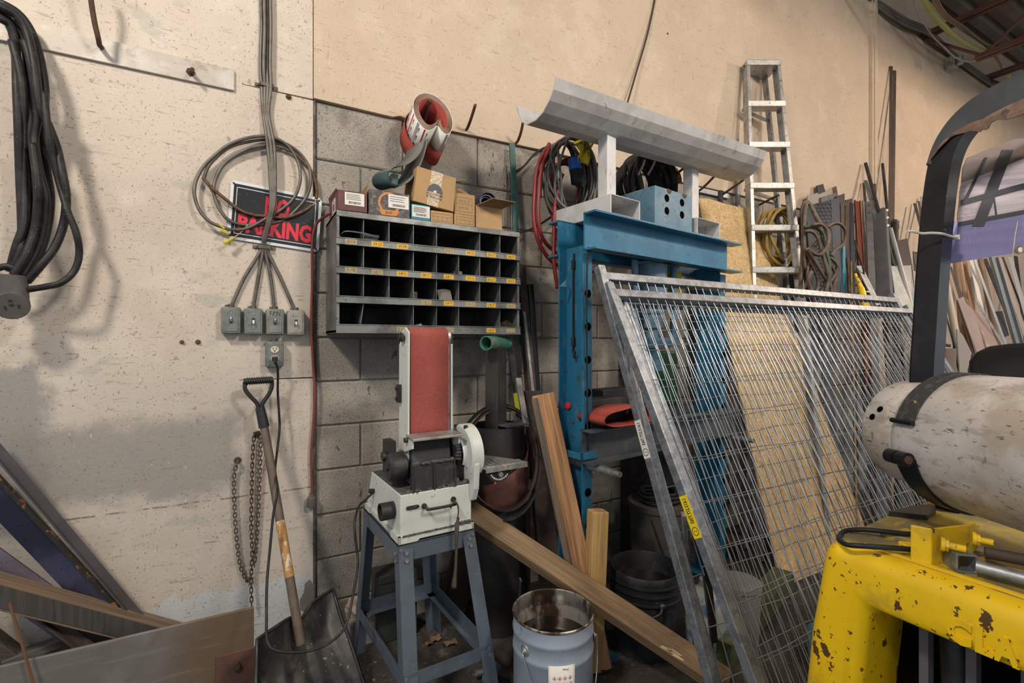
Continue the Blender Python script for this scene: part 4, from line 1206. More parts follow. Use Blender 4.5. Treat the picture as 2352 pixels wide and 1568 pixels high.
# dark green bar and rods by the shelf
m = MB(); a, b = W(1176, 330, .05), W(1189, 560, .09)
m.extr([(-.017, -.004), (.017, -.004), (.017, .004), (-.017, .004)], a, V((a.x + .03, b.y, 1.35)), (1, 0, 0)); o = m.build('green_bar', M['greensteel'], bevel=.001, label='dark green steel bar standing behind the right end of the shelf', cat='steel bar')
for (a, b, lab) in (((1163, 381, .03), (1168, 540, .06), 'left thin rusty rod between cartons and green bar'), ((1166, 400, .03), (1174, 540, .06), 'right thin rusty rod between cartons and green bar')):
    m = MB(); m.tube([W(*a), W(*b)], .0035, 6); m.build('thin_rod', M['rustbrown'], label=lab, cat='rod')
rope('black_wire', [W(1192, 533, .25), W(1215, 528, .1), W(1245, 512, .04), W(1272, 495, .03), W(1300, 490, .03)], .006, M['cable'], 'black wire running from the shelf to the press along the blocks', 'wire')
rope('black_wire', [W(1183, 395, .03), W(1205, 380, .02), W(1230, 352, .03), W(1262, 335, .06), W(1300, 330, .1)], .006, M['cable'], 'black wire running from the green bar up to the hose coil', 'wire')
# ================================================================ belt and disc sander on its stand
A0 = V((.475, -.651, 0)); EX = V((.9986, .0523, 0)); EY = V((-.0523, .9986, 0))
S = lambda a, b, z: A0 + EX * a + EY * b + V((0, 0, z))


def sbox(m, a0, a1, b0, b1, z0, z1):
    return m.hexa([S(a0, b0, z0), S(a1, b0, z0), S(a1, b1, z0), S(a0, b1, z0), S(a0, b0, z1), S(a1, b0, z1), S(a1, b1, z1), S(a0, b1, z1)])


HT = .64
AW, BD = .302, .458
# ---- stand
t = thing('sander_stand', S(.15, .23, 0), 'slate-blue bolted steel stand under the belt sander', 'stand')
tops = [(0, 0), (AW, 0), (AW, BD), (0, BD)]
feet = [(-.02, -.135), (AW + .05, -.135), (AW + .045, BD + .02), (-.045, BD + .02)]
legs = []
for i, ((a, b), (fa, fb)) in enumerate(zip(tops, feet)):
    sa, sb = (1 if i in (0, 3) else -1), (1 if i in (0, 1) else -1)
    p, q = S(fa, fb, 0), S(a, b, HT)
    legs.append((p, q))
    d = (q - p).normalized()
    x = perp(d, EX * sa); y = perp(d, EY * sb)
    w, th = .052, .003
    prof = [V((0, 0)), V((w, 0)), V((w, th)), V((th, th)), V((th, w)), V((0, w))]
    lo = [p + x * u.x + y * u.y for u in prof]; hi = [q + x * u.x + y * u.y for u in prof]
    m = MB(); m.add(lo + hi, [(k, (k + 1) % 6, 6 + (k + 1) % 6, 6 + k) for k in range(6)] + [(0, 3, 2, 1), (0, 5, 4, 3), (6, 7, 8, 9), (6, 9, 10, 11)])
    lg = m.build('leg', M['standblue'], t)
    if i < 2:
        for k in (.955, .915):
            c = p.lerp(q, k) + x * .026 - y * .002
            m = MB(); m.cyl(c, c - y * .006, .007, 8); m.build('bolt', M['galv'], lg, smooth=True)
            c = p.lerp(q, k) + y * .026 - x * .002
            if i == 0:
                m = MB(); m.cyl(c, c - x * .006, .007, 8); m.build('bolt', M['galv'], lg, smooth=True)


def rail(i, j, k, h, out, inset=0):
    (p0, q0), (p1, q1) = legs[i], legs[j]
    a, b = p0.lerp(q0, k), p1.lerp(q1, k)
    d = (b - a).normalized()
    n = perp(V((0, 0, 1)), out)
    m = MB(); o = -.0035 if inset == 0 else .004
    a, b = a - n * o - d * 0, b - n * o
    m.obox(a - V((0, 0, h)), b - a, -n * .003, (0, 0, h))
    if k > .9:
        m.obox(a - V((0, 0, .003)), b - a, -n * .04, (0, 0, .003))
    else:
        m.obox(a - V((0, 0, h)), b - a, -n * .035, (0, 0, .003))
    r = m.build('rail', M['standblue'], t)
    if out.dot(EY) < -.5:
        for u in (.03, .97):
            for zz in (.3, .72):
                c = a.lerp(b, u) - V((0, 0, h * zz))
                m = MB(); m.cyl(c, c + n * .006, .007, 8); m.build('bolt', M['galv'], r, smooth=True)


for k, h in ((1.0, .060), (.36, .052)):
    rail(0, 1, k, h, -EY); rail(0, 3, k, h, -EX); rail(3, 2, k, h, EY, 1); rail(1, 2, k, h, EX, 1)
# ---- machine
t = thing('belt_sander', S(.15, .22, HT), 'pale grey belt and disc sander with an upright red belt, on the slate-blue stand', 'sander')
Zb, Zt = HT + .002, .815
m = MB()
m.hexa([S(.008, .008, Zb + .02), S(AW - .008, .008, Zb + .02), S(AW - .008, BD - .01, Zb + .02), S(.008, BD - .01, Zb + .02), S(.010, .010, Zt), S(AW - .006, .010, Zt), S(AW - .01, .39, Zt), S(.012, .39, Zt)])
bs_ = m.build('base_cabinet', M['sander'], t, bevel=.003)
m = MB()
pr = [(0, .026), (0, 0), (.07, 0), (.08, .008), (AW - .08, .008), (AW - .07, 0), (AW, 0), (AW, .026)]
m.poly([S(a, 0, Zb + z) for a, z in pr], EY * .012); m.poly([S(a, BD - .012, Zb + z) for a, z in pr], EY * .012)
pr = [(0, .026), (0, 0), (.09, 0), (.1, .008), (BD - .1, .008), (BD - .09, 0), (BD, 0), (BD, .026)]
m.poly([S(0, b, Zb + z) for b, z in pr], EX * .010); m.poly([S(AW - .010, b, Zb + z) for b, z in pr], EX * .010)
m.build('base_flange', M['sander'], t)
m = MB()
for i in range(26):
    a = .02 + i * .0105
    m.blob(S(a, .002, Zb + .026), (.010, .006, .0025 + random.random() * .002), 6, .3)
for a in (.235, .25, .265, .28):
    m.blob(S(a, .004, Zb + .03), (.014, .007, .008), 7, .3)
m.build('dust_ridge', M['grit'], t)
m = MB()
rows = []
for i in range(15):
    rows.append([S(.014 + (AW - .024) * i / 14, .012 + .376 * j / 16, Zt + .001 + random.uniform(0, .006) * (1 if 0 < i < 14 and 0 < j < 16 else 0)) for j in range(17)])
m.sheet(rows)
for i in range(34):
    m.blob(S(.05 + i * .0073 + random.uniform(-.006, .006), .028 + random.uniform(-.012, .012), Zt + .002), (.012, .010, random.uniform(.003, .011)), 7, .3)
for a, b, z in ((.235, .03, .024), (.28, .03, .012), (.225, .05, .014)):
    m.blob(S(a, b, Zt + z * .3), (.02, .016, z), 8, .25)
m.build('dust_heap', M['grit'], t, smooth='all')
m = MB(); m.cyl(S(.010, .085, .742), S(-.042, .085, .742), .032, 22, hole=.028); m.build('dust_port', M['blackcast'], t, smooth=True)
m = MB(); m.cyl(S(.012, .085, .742), S(.008, .085, .742), .0285, 20); m.build('port_dark', M['hole'], bs_)
m = MB(); c = S(.055, .008, .766)
m.obox(c + EX * -.018 - EY * .001 - V((0, 0, .007)), EX * .036, EY * -.003, (0, 0, .014)); m.cyl(c - EX * .018, c - EX * .018 - EY * .004, .007, 10); m.cyl(c + EX * .018, c + EX * .018 - EY * .004, .007, 10)
sl = m.build('adjusting_slot', M['blackcast'], t, bevel=.001)
m = MB(); m.obox(c + EX * -.012 - EY * .0045 - V((0, 0, .002)), EX * .024, EY * -.001, (0, 0, .004)); m.build('slot_gap', M['grit'], sl)
m = MB(); m.tube(catmull([S(.100, .010, .762), S(.102, -.014, .760), S(.110, -.022, .757), S(.205, -.022, .757), S(.214, -.014, .762), S(.216, .010, .768)], 4), .0055, 8); m.cyl(S(.099, .010, .763), S(.099, .002, .763), .010, 10); m.cyl(S(.217, .010, .768), S(.217, .002, .768), .010, 10)
m.build('handle', M['blackcast'], t, smooth=True)
# black belt housing, pulley cover and motor
m = MB()
m.hexa([S(.062, .035, .835), S(.228, .035, .835), S(.238, .20, .825), S(.072, .20, .825), S(.078, .085, 1.005), S(.236, .085, 1.005), S(.240, .20, 1.01), S(.085, .20, 1.01)])
hs = m.build('belt_housing', M['blackcast'], t, bevel=.004)
m = MB()
m.hexa([S(.058, .018, .812), S(.230, .018, .822), S(.234, .06, .822), S(.064, .06, .812), S(.062, .030, .912), S(.232, .030, .915), S(.236, .06, .915), S(.066, .06, .912)])
for a in (.056, .140, .226):
    m.hexa([S(a, .008, .812), S(a + .006, .008, .812), S(a + .006, .04, .812), S(a, .04, .812), S(a + .002, .024, .915), S(a + .008, .024, .915), S(a + .008, .04, .915), S(a + .002, .04, .915)])
m.build('dust_chute', M['blackcast'], t, bevel=.003)
m = MB()
for i in range(16):
    m.blob(S(.075 + i * .0102, .038 + random.uniform(-.004, .004), .914), (.011, .016, random.uniform(.004, .009)), 7, .3)
m.build('chute_dust', M['grit'], t, smooth='all')
m = MB(); m.lathe([(0, -.04), (.045, -.04), (.055, -.03), (.055, .02), (0, .02)], S(.035, .11, .895), EX, 22); m.cyl(S(.03, .15, .93), S(-.015, .15, .93), .018, 14); m.cyl(S(.0, .11, .895), S(-.012, .11, .895), .012, 10)
sbox(m, .0, .03, .12, .19, .86, .99)
m.build('pulley_cover', M['blackcast'], t, smooth=True)
for a, b, z, r in ((.012, .02, .865, .008), (.03, .06, .84, .010), (.02, .075, .95, .010)):
    m = MB(); m.cyl(S(a + .01, b + .08, z), S(a - .015, b + .08, z), r, 10); m.build('knob', M['blackcast'], t, smooth=True)
m = MB(); m.lathe([(0, -.02), (.07, -.02), (.085, -.005), (.085, .035), (0, .035)], S(.262, .13, .925), EX, 26); sbox(m, .24, .285, .06, .20, .822, .93); m.build('motor', M['blackcast'], t, smooth=True)
m = MB()
for i in range(16):
    a = -.2 + i * .15
    m.blob(S(.262, .13 - .083 * math.cos(a), .925 + .083 * math.sin(a)), (.02, .012, .008), 6, .3)
m.build('motor_dust', M['grit'], t, smooth='all')
# upright belt arm
m = MB()
sbox(m, .068, .078, .104, .20, .985, 1.36)
m.poly([S(.066, .092, .88), S(.066, .20, .88), S(.070, .20, 1.36), S(.070, .17, 1.415), S(.070, .13, 1.425), S(.070, .095, 1.405)], EX * .008)
m.build('side_plate', M['sander'], t, bevel=.003)
m = MB(); m.poly([S(.252, .10, .99), S(.252, .17, .99), S(.252, .17, 1.36), S(.252, .10, 1.36)], EX * .006); m.build('side_plate', M['sander'], t, bevel=.002)
m = MB(); sbox(m, .240, .2525, .112, .118, .99, 1.36); m.build('platen', M['galvdull'], t)
pts = []
for i in range(13):
    an = math.pi * i / 12
    pts.append((.1395 - .0385 * math.cos(an), 1.386 + .0385 * math.sin(an)))
pts = [(.101, .93)] + [(.101, z) for z in (1.05, 1.2, 1.3)] + pts + [(.178, 1.2), (.178, .93)]
m = MB(); m.sheet([[S(.0795, b, z) for b, z in pts], [S(.2395, b, z) for b, z in pts]], .0016); m.build('sanding_belt', M['redbelt2'], t, smooth='all')
m = MB(); m.cyl(S(.076, .1395, 1.386), S(.252, .1395, 1.386), .0365, 24); m.build('top_roller', M['alu'], t, smooth=True)
for a0_, a1_ in ((.062, .046), (.255, .274)):
    m = MB(); m.cyl(S(a0_, .1395, 1.386), S(a1_, .1395, 1.386), .012, 6); m.cyl(S(a0_, .1395, 1.386), S((a0_ + a1_) / 2, .1395, 1.386), .018, 14); m.build('axle_nut', M['darksteel'], t)
m = MB(); m.cyl(S(.262, .13, 1.31), S(.262, .13, 1.40), .008, 10); m.cyl(S(.262, .13, 1.345), S(.262, .13, 1.375), .012, 10); m.build('tension_spring', M['darksteel'], t)
m = MB(); sbox(m, .052, .068, .165, .185, 1.13, 1.20); m.cyl(S(.068, .175, 1.185), S(.045, .175, 1.185), .007, 8); m.cyl(S(.068, .175, 1.145), S(.045, .175, 1.145), .007, 8); m.build('tracking_bracket', M['blackcast'], t)
# work table in front of the belt
m = MB(); m.hexa([S(.055, .005, 1.004), S(.258, .005, 1.004), S(.258, .094, 1.008), S(.06, .094, 1.008), S(.055, .005, 1.013), S(.258, .005, 1.013), S(.258, .094, 1.017), S(.06, .094, 1.017)])
wt = m.build('work_table', M['alu'], t, bevel=.001)
for a in (.075, .215):
    m = MB(); m.cyl(S(a, .045, 1.0135), S(a, .045, 1.0162), .006, 10); m.build('screw', M['galvdull'], wt)
for a in (.058, .245):
    m = MB(); m.poly([S(a, .02, 1.004), S(a, .16, 1.004), S(a, .16, .955), S(a, .10, .95), S(a, .02, .975)], EX * .006); m.build('table_bracket', M['sander'], t)
m = MB(); m.cyl(S(.066, .07, 1.0), S(.045, .07, 1.0), .010, 6); m.build('table_bolt', M['blackcast'], t)
# disc, guard, and disc table
dc = (.085, .922)
m = MB(); m.lathe([(0, 0), (.106, 0), (.106, .012), (0, .012)], S(.318, dc[0], dc[1]), EX, 32); m.build('sanding_disc', M['blackcast'], t, smooth=True)
m = MB()
arc = []
for i in range(27):
    a = math.radians(-35 + 250 * i / 26)
    arc.append((math.cos(a), math.sin(a)))
R0, R1 = .114, .085
gd = [S(.300, dc[0] - c_ * R0, dc[1] + s_ * R0) for c_, s_ in arc]
for (r0, a0_, r1, a1_) in ((R0, .332, R0, .292), (R0, .292, .106, .284), (.106, .284, .07, .282), (.07, .282, .062, .268)):
    m.sheet([[S(a0_, dc[0] - c_ * r0, dc[1] + s_ * r0) for c_, s_ in arc], [S(a1_, dc[0] - c_ * r1, dc[1] + s_ * r1) for c_, s_ in arc]])
m.build('disc_guard', M['sander'], t, smooth=True)
m = MB(); m.poly([S(.290, .00, .75), S(.290, .10, .735), S(.290, .19, .82), S(.290, .20, .92), S(.290, .06, .93), S(.290, -.03, .90), S(.290, -.02, .80)], EX * .026); m.build('guard_foot', M['sander'], t, bevel=.006)
for b, z in ((.05, 1.03), (.14, 1.02)):
    m = MB(); m.cyl(S(.297, b, z), S(.285, b, z), .008, 8); m.build('guard_screw', M['blackcast'], t)
zt_ = .884
m = MB()
pl_ = [(.332, -.045), (.520, -.045), (.520, .0), (.43, .16), (.334, .19)]
m.poly([S(a, b, zt_ - .012) for a, b in pl_], (0, 0, .008))
for i in range(8):
    a = .337 + i * .0225
    e = .19 - max(0, a - .345) * 1.5
    m.obox(S(a, -.045, zt_ - .004), EX * .016, EY * max(.05, e + .03), (0, 0, .005))
m.obox(S(.332, -.05, zt_ - .022), EX * .188, EY * .008, (0, 0, .022))
m.build('disc_table', M['alu'], t, bevel=.001)
m = MB()
qd = [S(.352, .0 + .055 * math.cos(math.pi + math.pi * i / 14), zt_ - .014 + .055 * math.sin(math.pi + math.pi * i / 14)) for i in range(15)]
qd = [S(.395 + .055 * math.cos(math.pi + math.pi * i / 14), -.036, zt_ - .014 + .055 * math.sin(math.pi + math.pi * i / 14)) for i in range(15)]
m.poly(qd, EY * .02); tr_ = m.build('tilt_quadrant', M['blackcast'], t)
m = MB(); m.cyl(S(.395, -.037, zt_ - .035), S(.395, -.052, zt_ - .035), .010, 10); m.build('clamp_nut', M['galvdull'], tr_, smooth=True)
m = MB()
for i in range(10):
    a0_ = math.pi * (1.18 + .064 * i)
    rr = .052
    m.obox(S(.395 + .046 * math.cos(a0_), -.0365, zt_ - .014 + .046 * math.sin(a0_)), EX * .006, EY * -.001, (0, 0, .006))
m.build('angle_scale', M['signwhite'], tr_)
m = MB(); m.obox(S(.372, -.037, zt_ - .072), EX * .007, EY * -.002, (0, 0, .008)); m.build('red_pointer', M['signred'], tr_)
# power cord from the outlet to the sander
oc = V((outlet_c[0], -.064, outlet_c[1] - .0195))
m = MB(); m.obox(oc + V((-.012, -.022, -.010)), (.024, 0, 0), (0, .022, 0), (0, 0, .020)); pg_ = m.build('cord_plug', M['blackplastic'], t, bevel=.004)
pts = [oc + V((0, -.018, 0)), oc + V((0, -.04, -.012)), W(638, 850, .085), W(638, 900, .07), W(641, 950, .075), W(642, 985, .08), W(636, 1040, .11), W(632, 1080, .16), D(637, 1128, 1.87), D(628, 1180, 1.83), D(620, 1260, 1.78), D(613, 1340, 1.72), D(612, 1420, 1.66), D(613, 1465, 1.62), D(624, 1488, 1.60), D(655, 1497, 1.60), D(700, 1496, 1.63), D(745, 1482, 1.66), D(782, 1455, 1.70), D(800, 1420, 1.74), D(808, 1380, 1.78), D(819, 1320, 1.83), D(822, 1285, 1.87), D(816, 1235, 1.90), D(815, 1195, 1.93), D(824, 1163, 1.97), D(838, 1149, 2.0), S(.010, .34, .745)]
m = MB(); m.tube(catmull(pts, 7), .0048, 8); m.build('power_cord', M['cable'], t, smooth='all')
m = MB(); m.cyl(S(.012, .34, .745), S(-.012, .34, .748), .010, 10); m.build('cord_grommet', M['blackplastic'], t)
m = MB(); m.cyl(S(.06, .33, Zt), S(.06, .33, Zt + .055), .006, 8); m.tube([S(.06, .33, Zt + .01), S(.10, .31, Zt + .008), S(.13, .30, Zt + .014)], .005, 6); m.build('stop_pin', M['darksteel'], t)
# burnt spatula hanging from the handle
t = thing('wire_tool', S(.222, -.03, .60), 'soot-black wire and spatula hanging from the sander handle', 'tool')
m = MB(); m.tube(catmull([S(.196, -.014, .745), S(.203, -.032, .768), S(.215, -.034, .76), S(.219, -.034, .73), S(.213, -.034, .70), S(.216, -.034, .685), S(.222, -.03, .70), S(.220, -.032, .71)], 6), .0028, 6); m.build('hook_wire', M['rustbrown'], t)
m = MB(); m.tube([S(.214, -.034, .692), S(.212, -.034, .66), S(.211, -.034, .60), S(.208, -.034, .53), S(.205, -.034, .50), S(.201, -.034, .462), S(.200, -.034, .450)], .007, 8, radf=lambda i: (1.1, 1.25, .8, .8, .9, 1.5, 1.2)[i]); m.build('blade', pm('sooty_wood', (.055, .045, .04), .8, 0, [('n', (.10, .07, .05), 30, .5, .65, .7)]), t, smooth='all')
# ================================================================ clutter between the sander and the press
c = D(1143, 974, 2.36); c.z = 0
PZ = .965
m = MB(); m.lathe([(.132, 0), (.132, PZ), (.127, PZ), (.127, .05), (0, .05)], c, (0, 0, 1), 40)
m.build('steel_pipe', pm('dark_pipe_steel', (.045, .042, .042), .5, .5, [('n', (.075, .065, .06), 5, .42, .66, .7), ('n', (.03, .026, .045), 3, .5, .7, .6), ('n', (.16, .15, .14), 90, .70, .73, .5), ('n', RUST, 12, .66, .74, .6)], (40, .15, .002)), smooth=True, label='wide dark steel pipe standing on end behind the sander', cat='pipe')
t = thing('tee_post', c + V((-.03, .03, .06)), 'dark square steel post with a green pipe welded across its top, in the wide pipe', 'post')
pc = D(1139, 900, 2.36)
m = MB(); m.rtube((pc.x, pc.y, .06), (pc.x, pc.y, 1.335), .075, .075, EX * .8 + EY * .35, .004); m.build('post', pm('dark_square_tube', (.075, .070, .066), .5, .5, [('n', (.05, .047, .045), 7, .42, .66, .7), ('n', (.13, .12, .11), (60, 60, 8), .6, .7, .5)]), t, bevel=.004)
a = D(1116, 795, 2.25); b = D(1163, 787, 2.42); a.z = b.z = 1.362
m = MB(); m.cyl(a, b, .034, 26, hole=.029); m.build('crossbar', M['green'], t, smooth=True)
m = MB(); c1 = D(1180, 972, 2.33); m.obox((c1.x - .06, c1.y - .05, PZ + .001), (.13, .02, 0), (-.02, .09, 0), (0, 0, .006)); m.build('flat_offcut', M['greysteel'], label='small flat steel offcut lying across the rim of the wide pipe', cat='offcut')
# maroon cloth belt sagging out of the pipe
m = MB(); rows = []
for i in range(13):
    u = i / 12
    an = math.radians(-150 + 165 * u)
    r = .138 + .012 * math.sin(u * 3)
    p = V((c.x + r * math.cos(an), c.y + r * math.sin(an), 0))
    zt0 = .70 + .26 * u ** 1.4; zb0 = .56 + .12 * u
    rows.append([p + V((0, 0, zb0 + (zt0 - zb0) * v / 4)) for v in range(5)])
m.sheet(rows, .0015); m.build('cloth_belt', M['maroonbelt'], smooth='all', label='maroon cloth belt wrapped round the front of the wide dark pipe', cat='abrasive belt')
# hoops round the pipe


def hoop(cx, cy, Z, rx, rz, tilt, w, mat, label, th=.0015):
    cc = D(cx, cy, Z)
    pts = []
    for i in range(48):
        a = 2 * math.pi * i / 48
        u, v = rx * math.cos(a), rz * math.sin(a)
        pts.append(cc + R * u + U * v + F * (tilt * v / rz + .05 * math.sin(2 * a)))
    pts.append(pts[0])
    nn = (F * .9 + U * .35 - R * .2).normalized() * w
    m = MB(); m.sheet([pts, [p + nn for p in pts]], th)
    return m.build('steel_hoop', mat, smooth='all', label=label, cat='hoop')


hoop(1146, 1058, 2.25, .195, .235, .12, .035, M['darksteel'], 'larger dark steel hoop slung over the wide pipe')
hoop(1150, 1052, 2.27, .172, .215, .10, .035, M['rustbrown'], 'smaller brown hoop inside the larger dark hoop')


def leaner(name, cls, pts, w, th, mat, label, xh=(1, 0, 0), cat=None, bev=.001, group=None):
    p0, p1 = pts
    m = MB()
    if cls == 'bar':
        m.bar(p0, p1, w, th, xh)
    elif cls == 'pipe':
        m.cyl(p0, p1, w / 2, 18, hole=w / 2 - th)
    elif cls == 'tube':
        m.rtube(p0, p1, w, w, xh, th)
    elif cls == 'angle':
        m.lbar(p0, p1, w, w * .8, th, xh)
    elif cls == 'channel':
        h = w * .45
        m.extr([(-w / 2, 0), (w / 2, 0), (w / 2, h), (w / 2 - th, h), (w / 2 - th, th), (-w / 2 + th, th), (-w / 2 + th, h), (-w / 2, h)], p0, p1, xh)
    return m.build(name, mat, label=label, cat=cat or 'steel bar', smooth=(cls == 'pipe'), bevel=0 if cls == 'pipe' else bev, group=group)


leaner('steel_flat', 'bar', [W(1168, 760, .10), W(1197, 990, .26)], .034, .008, M['greysteel'], 'grey steel flat with a yellow sticker, leaning behind the hoops')
a, b = W(1182, 903, .205), W(1189, 948, .235)
d = (b - a).normalized(); x = perp(d, (1, 0, 0)); n = d.cross(x)
if n.y > 0:
    n = -n
m = MB(); m.obox(a - x * .012 + n * .005, x * .024, b - a, n * .001); o = m.build('yellow_sticker', flat('yellow_green_sticker', (.55, .55, .04), .5), bpy.data.objects['steel_flat'])
leaner('aluminium_bar', 'bar', [W(1190, 868, .22), W(1209, 980, .30)], .030, .010, M['alu'], 'short pale aluminium bar leaning right of the stickered flat')
leaner('rusty_tube', 'tube', [W(1194, 615, .06), W(1222, 930, .17)], .044, .003, M['rustbrown'], 'rust-brown square tube rising behind the right end of the bin shelf', cat='pipe')
leaner('rusty_tube', 'bar', [W(1222, 898, .20), W(1262, 1330, .42)], .105, .03, M['rustbrown'], 'broad rust-brown steel channel standing behind the old plank')
leaner('black_pipe', 'pipe', [W(1216, 655, .08), W(1232, 920, .16)], .050, .004, pm('black_oiled_pipe', (.028, .027, .028), .25, .6), 'short black oiled pipe standing right of the bin shelf', cat='pipe')
leaner('thin_strip', 'bar', [W(1204, 715, .12), W(1224, 900, .18)], .016, .006, M['galvdull'], 'thin bright strip between the rusty tube and the black pipe')
leaner('rusty_rod', 'pipe', [W(1209, 1060, .33), G(1212, 1410, .0)], .032, .004, M['rust'], 'rusty thin pipe standing between the wide pipe and the old plank', cat='pipe')
m = MB(); a = W(1210, 1100, .335); b = W(1211, 1160, .36); m.cyl(a, b, .024, 16); m.build('coupling', M['rustbrown'], bpy.data.objects['rusty_rod'], smooth=True)
leaner('leaning_sheet', 'bar', [W(1108, 1130, .10), W(1040, 1420, .12)], .12, .01, M['rustbrown'], 'dark rusty flat leaning against the blocks behind the stand', cat='steel bar')
leaner('leaning_sheet', 'bar', [W(1060, 1270, .06), W(1020, 1430, .12)], .10, .01, M['rust'], 'short rusty flat leaning on the blocks under the sander stand', cat='steel bar')
leaner('thin_strip', 'bar', [G(1196, 1330, .35), G(1192, 1440, 0)], .006, .02, M['greysteel'], 'thin grey steel edge standing beside the wide pipe near the floor')
# planks
p0, p1 = D(1246, 905, 2.17), D(1378, 1536, 2.02)
ax = (p1 - p0).normalized()
t = thing('old_plank', p1, 'splintered old plank with an orange split face, leaning by the blue press', 'plank')
m = MB(); m.extr([(-.050, -.02), (.012, -.024), (.016, -.012), (.046, -.018), (.052, .016), (.02, .022), (-.048, .02)], p0, p1, R); m.build('board', wood('orange_split_wood', (.35, .17, .075), (.48, .27, .13), ax, seed=11, stain=.8), t, bevel=.003)
m = MB(); x = perp(ax, R); m.bar(p0 - x * .040 - F * .002 + ax * .01, p1 - x * .040 - F * .002, .030, .046, R); m.build('bark_edge', wood('dark_weathered_edge', (.19, .14, .10), (.09, .075, .065), ax, seed=12), t, bevel=.003)
p0, p1 = D(1373, 1172, 2.06), D(1358, 1500, 2.02); p1.z = 0
ax = (p1 - p0).normalized()
m = MB(); m.extr([(-.036, -.034), (.012, -.040), (.038, -.028), (.039, .03), (-.035, .034)], p0, p1, R + F * .25)
m.build('timber_stake', wood('pale_sawn_wood', (.56, .36, .14), (.44, .27, .10), ax, dark=(.2, .12, .06), seed=13, stain=.4), bevel=.004, label='pale yellow square timber stake standing upright before the press', cat='timber')
p0, p1 = D(1066, 1184, 2.10), D(1672, 1592, 1.74)
ax = (p1 - p0).normalized()
t = thing('long_plank', p1, 'long sawn plank slanting across behind the pale blue pail', 'plank')
bk_ = perp(ax, F * .075 + U * .050)
nface = bk_.cross(ax)
if nface.z < 0:
    nface = -nface
sd = bk_
m = MB(); m.obox(p0 - nface * .048, p1 - p0, bk_ * .095, nface * .048); m.build('board', wood('dusty_sawn_timber', (.265, .175, .095), (.19, .125, .072), ax, seed=14, stain=.7), t, bevel=.003)
q = p0.lerp(p1, .80)
m = MB()
for i in range(5):
    a = q + ax * (.012 * i - .03) + sd * random.uniform(.0, .012); m.poly([a, a + ax * .04 + sd * .006, a + ax * .05 + sd * .012, a + ax * .01 + sd * .014], nface * .002)
m.build('fresh_splinter', flat('fresh_split_wood', (.62, .47, .28), .8), t)
# black bucket
bc = D(1481, 1296, 2.18)
BZ = bc.z; bc.z = 0
t = thing('black_bucket', bc, 'black plastic bucket with raised ribs, half full of dark liquid, before the press', 'bucket')
m = MB(); m.lathe([(0, .004), (.128, .004), (.131, .0), (.150, BZ - .115), (.158, BZ - .113), (.158, BZ - .107), (.151, BZ - .105), (.152, BZ - .078), (.160, BZ - .076), (.160, BZ - .07), (.152, BZ - .068), (.152, BZ - .045), (.161, BZ - .043), (.161, BZ - .037), (.153, BZ - .035), (.154, BZ - .004), (.152, BZ), (.147, BZ), (.145, BZ - .004), (.128, .02), (0, .02)], bc, (0, 0, 1), 48)
m.build('pail_body', M['bucketblack'], t, smooth=True)
m = MB(); m.lathe([(0, 0), (.1415, 0)], bc + V((0, 0, BZ - .085)), (0, 0, 1), 40); m.build('liquid', M['oil'], t)
hp = bc + (-F * .70 + R * .72).normalized() * .158 + V((0, 0, BZ - .105))
hp = bc - F * .150 + R * .03 + V((0, 0, BZ - .105))
m = MB(); m.tube(catmull([hp, hp + V((-.04, -.02, -.02)), hp - R * .115 - F * .0 + V((0, 0, -.065)), hp - R * .16 + F * .06 + V((0, 0, -.085))], 6), .006, 8); m.cyl(hp + F * .012, hp - F * .016, .013, 12); m.build('bail_handle', M['blackplastic'], t, smooth='all')
m = MB(); a = hp - R * .135 + F * .048 + V((0, 0, -.03)); m.obox(a, R * .028 - F * .012, (0, 0, -.035), -F * .001); lb = m.build('label_patch', M['paper'], t)
m = MB(); m.text('4.18', a - F * .002 + R * .003 + V((0, 0, -.02)), R * .022 - F * .009, (0, 0, .010), .01); m.build('lettering', M['ink'], lb)
# pale blue pail in front
pc = D(1270, 1399, 1.77)
PZ_ = pc.z; pc.z = 0
t = thing('steel_pail', pc, 'pale blue steel pail with oily lining and hazard label, before the plank', 'pail')
m = MB(); m.lathe([(0, .01), (.137, .01), (.140, 0), (.144, .02), (.1445, PZ_ - .13), (.1475, PZ_ - .125), (.1475, PZ_ - .115), (.1445, PZ_ - .11), (.1445, PZ_ - .065), (.1475, PZ_ - .06), (.1475, PZ_ - .05), (.1445, PZ_ - .045), (.1455, PZ_ - .008)], pc, (0, 0, 1), 48); m.build('pail_body', M['pail'], t, smooth=True)
m = MB(); m.lathe([(.1455, PZ_ - .008), (.149, PZ_ - .004), (.149, PZ_), (.1455, PZ_ + .003), (.142, PZ_), (.142, PZ_ - .045), (.145, PZ_ - .05), (.145, PZ_ - .06), (.142, PZ_ - .065), (.142, .02), (0, .02)], pc, (0, 0, 1), 48); m.build('pail_lining', M['pailin'], t, smooth=True)
m = MB(); m.lathe([(0, 0), (.1425, 0)], pc + V((0, 0, PZ_ - .105)), (0, 0, 1), 40); m.build('liquid', M['oil'], t)


def around(c0, ang, r, z):          # ang from the direction facing the camera, + to the right
    d0 = CAM - c0; d0.z = 0; d0.normalize()
    s0 = V((-d0.y, d0.x, 0))
    return c0 + (d0 * math.cos(ang) + s0 * math.sin(ang)) * r + V((0, 0, z)), d0 * math.cos(ang) + s0 * math.sin(ang)


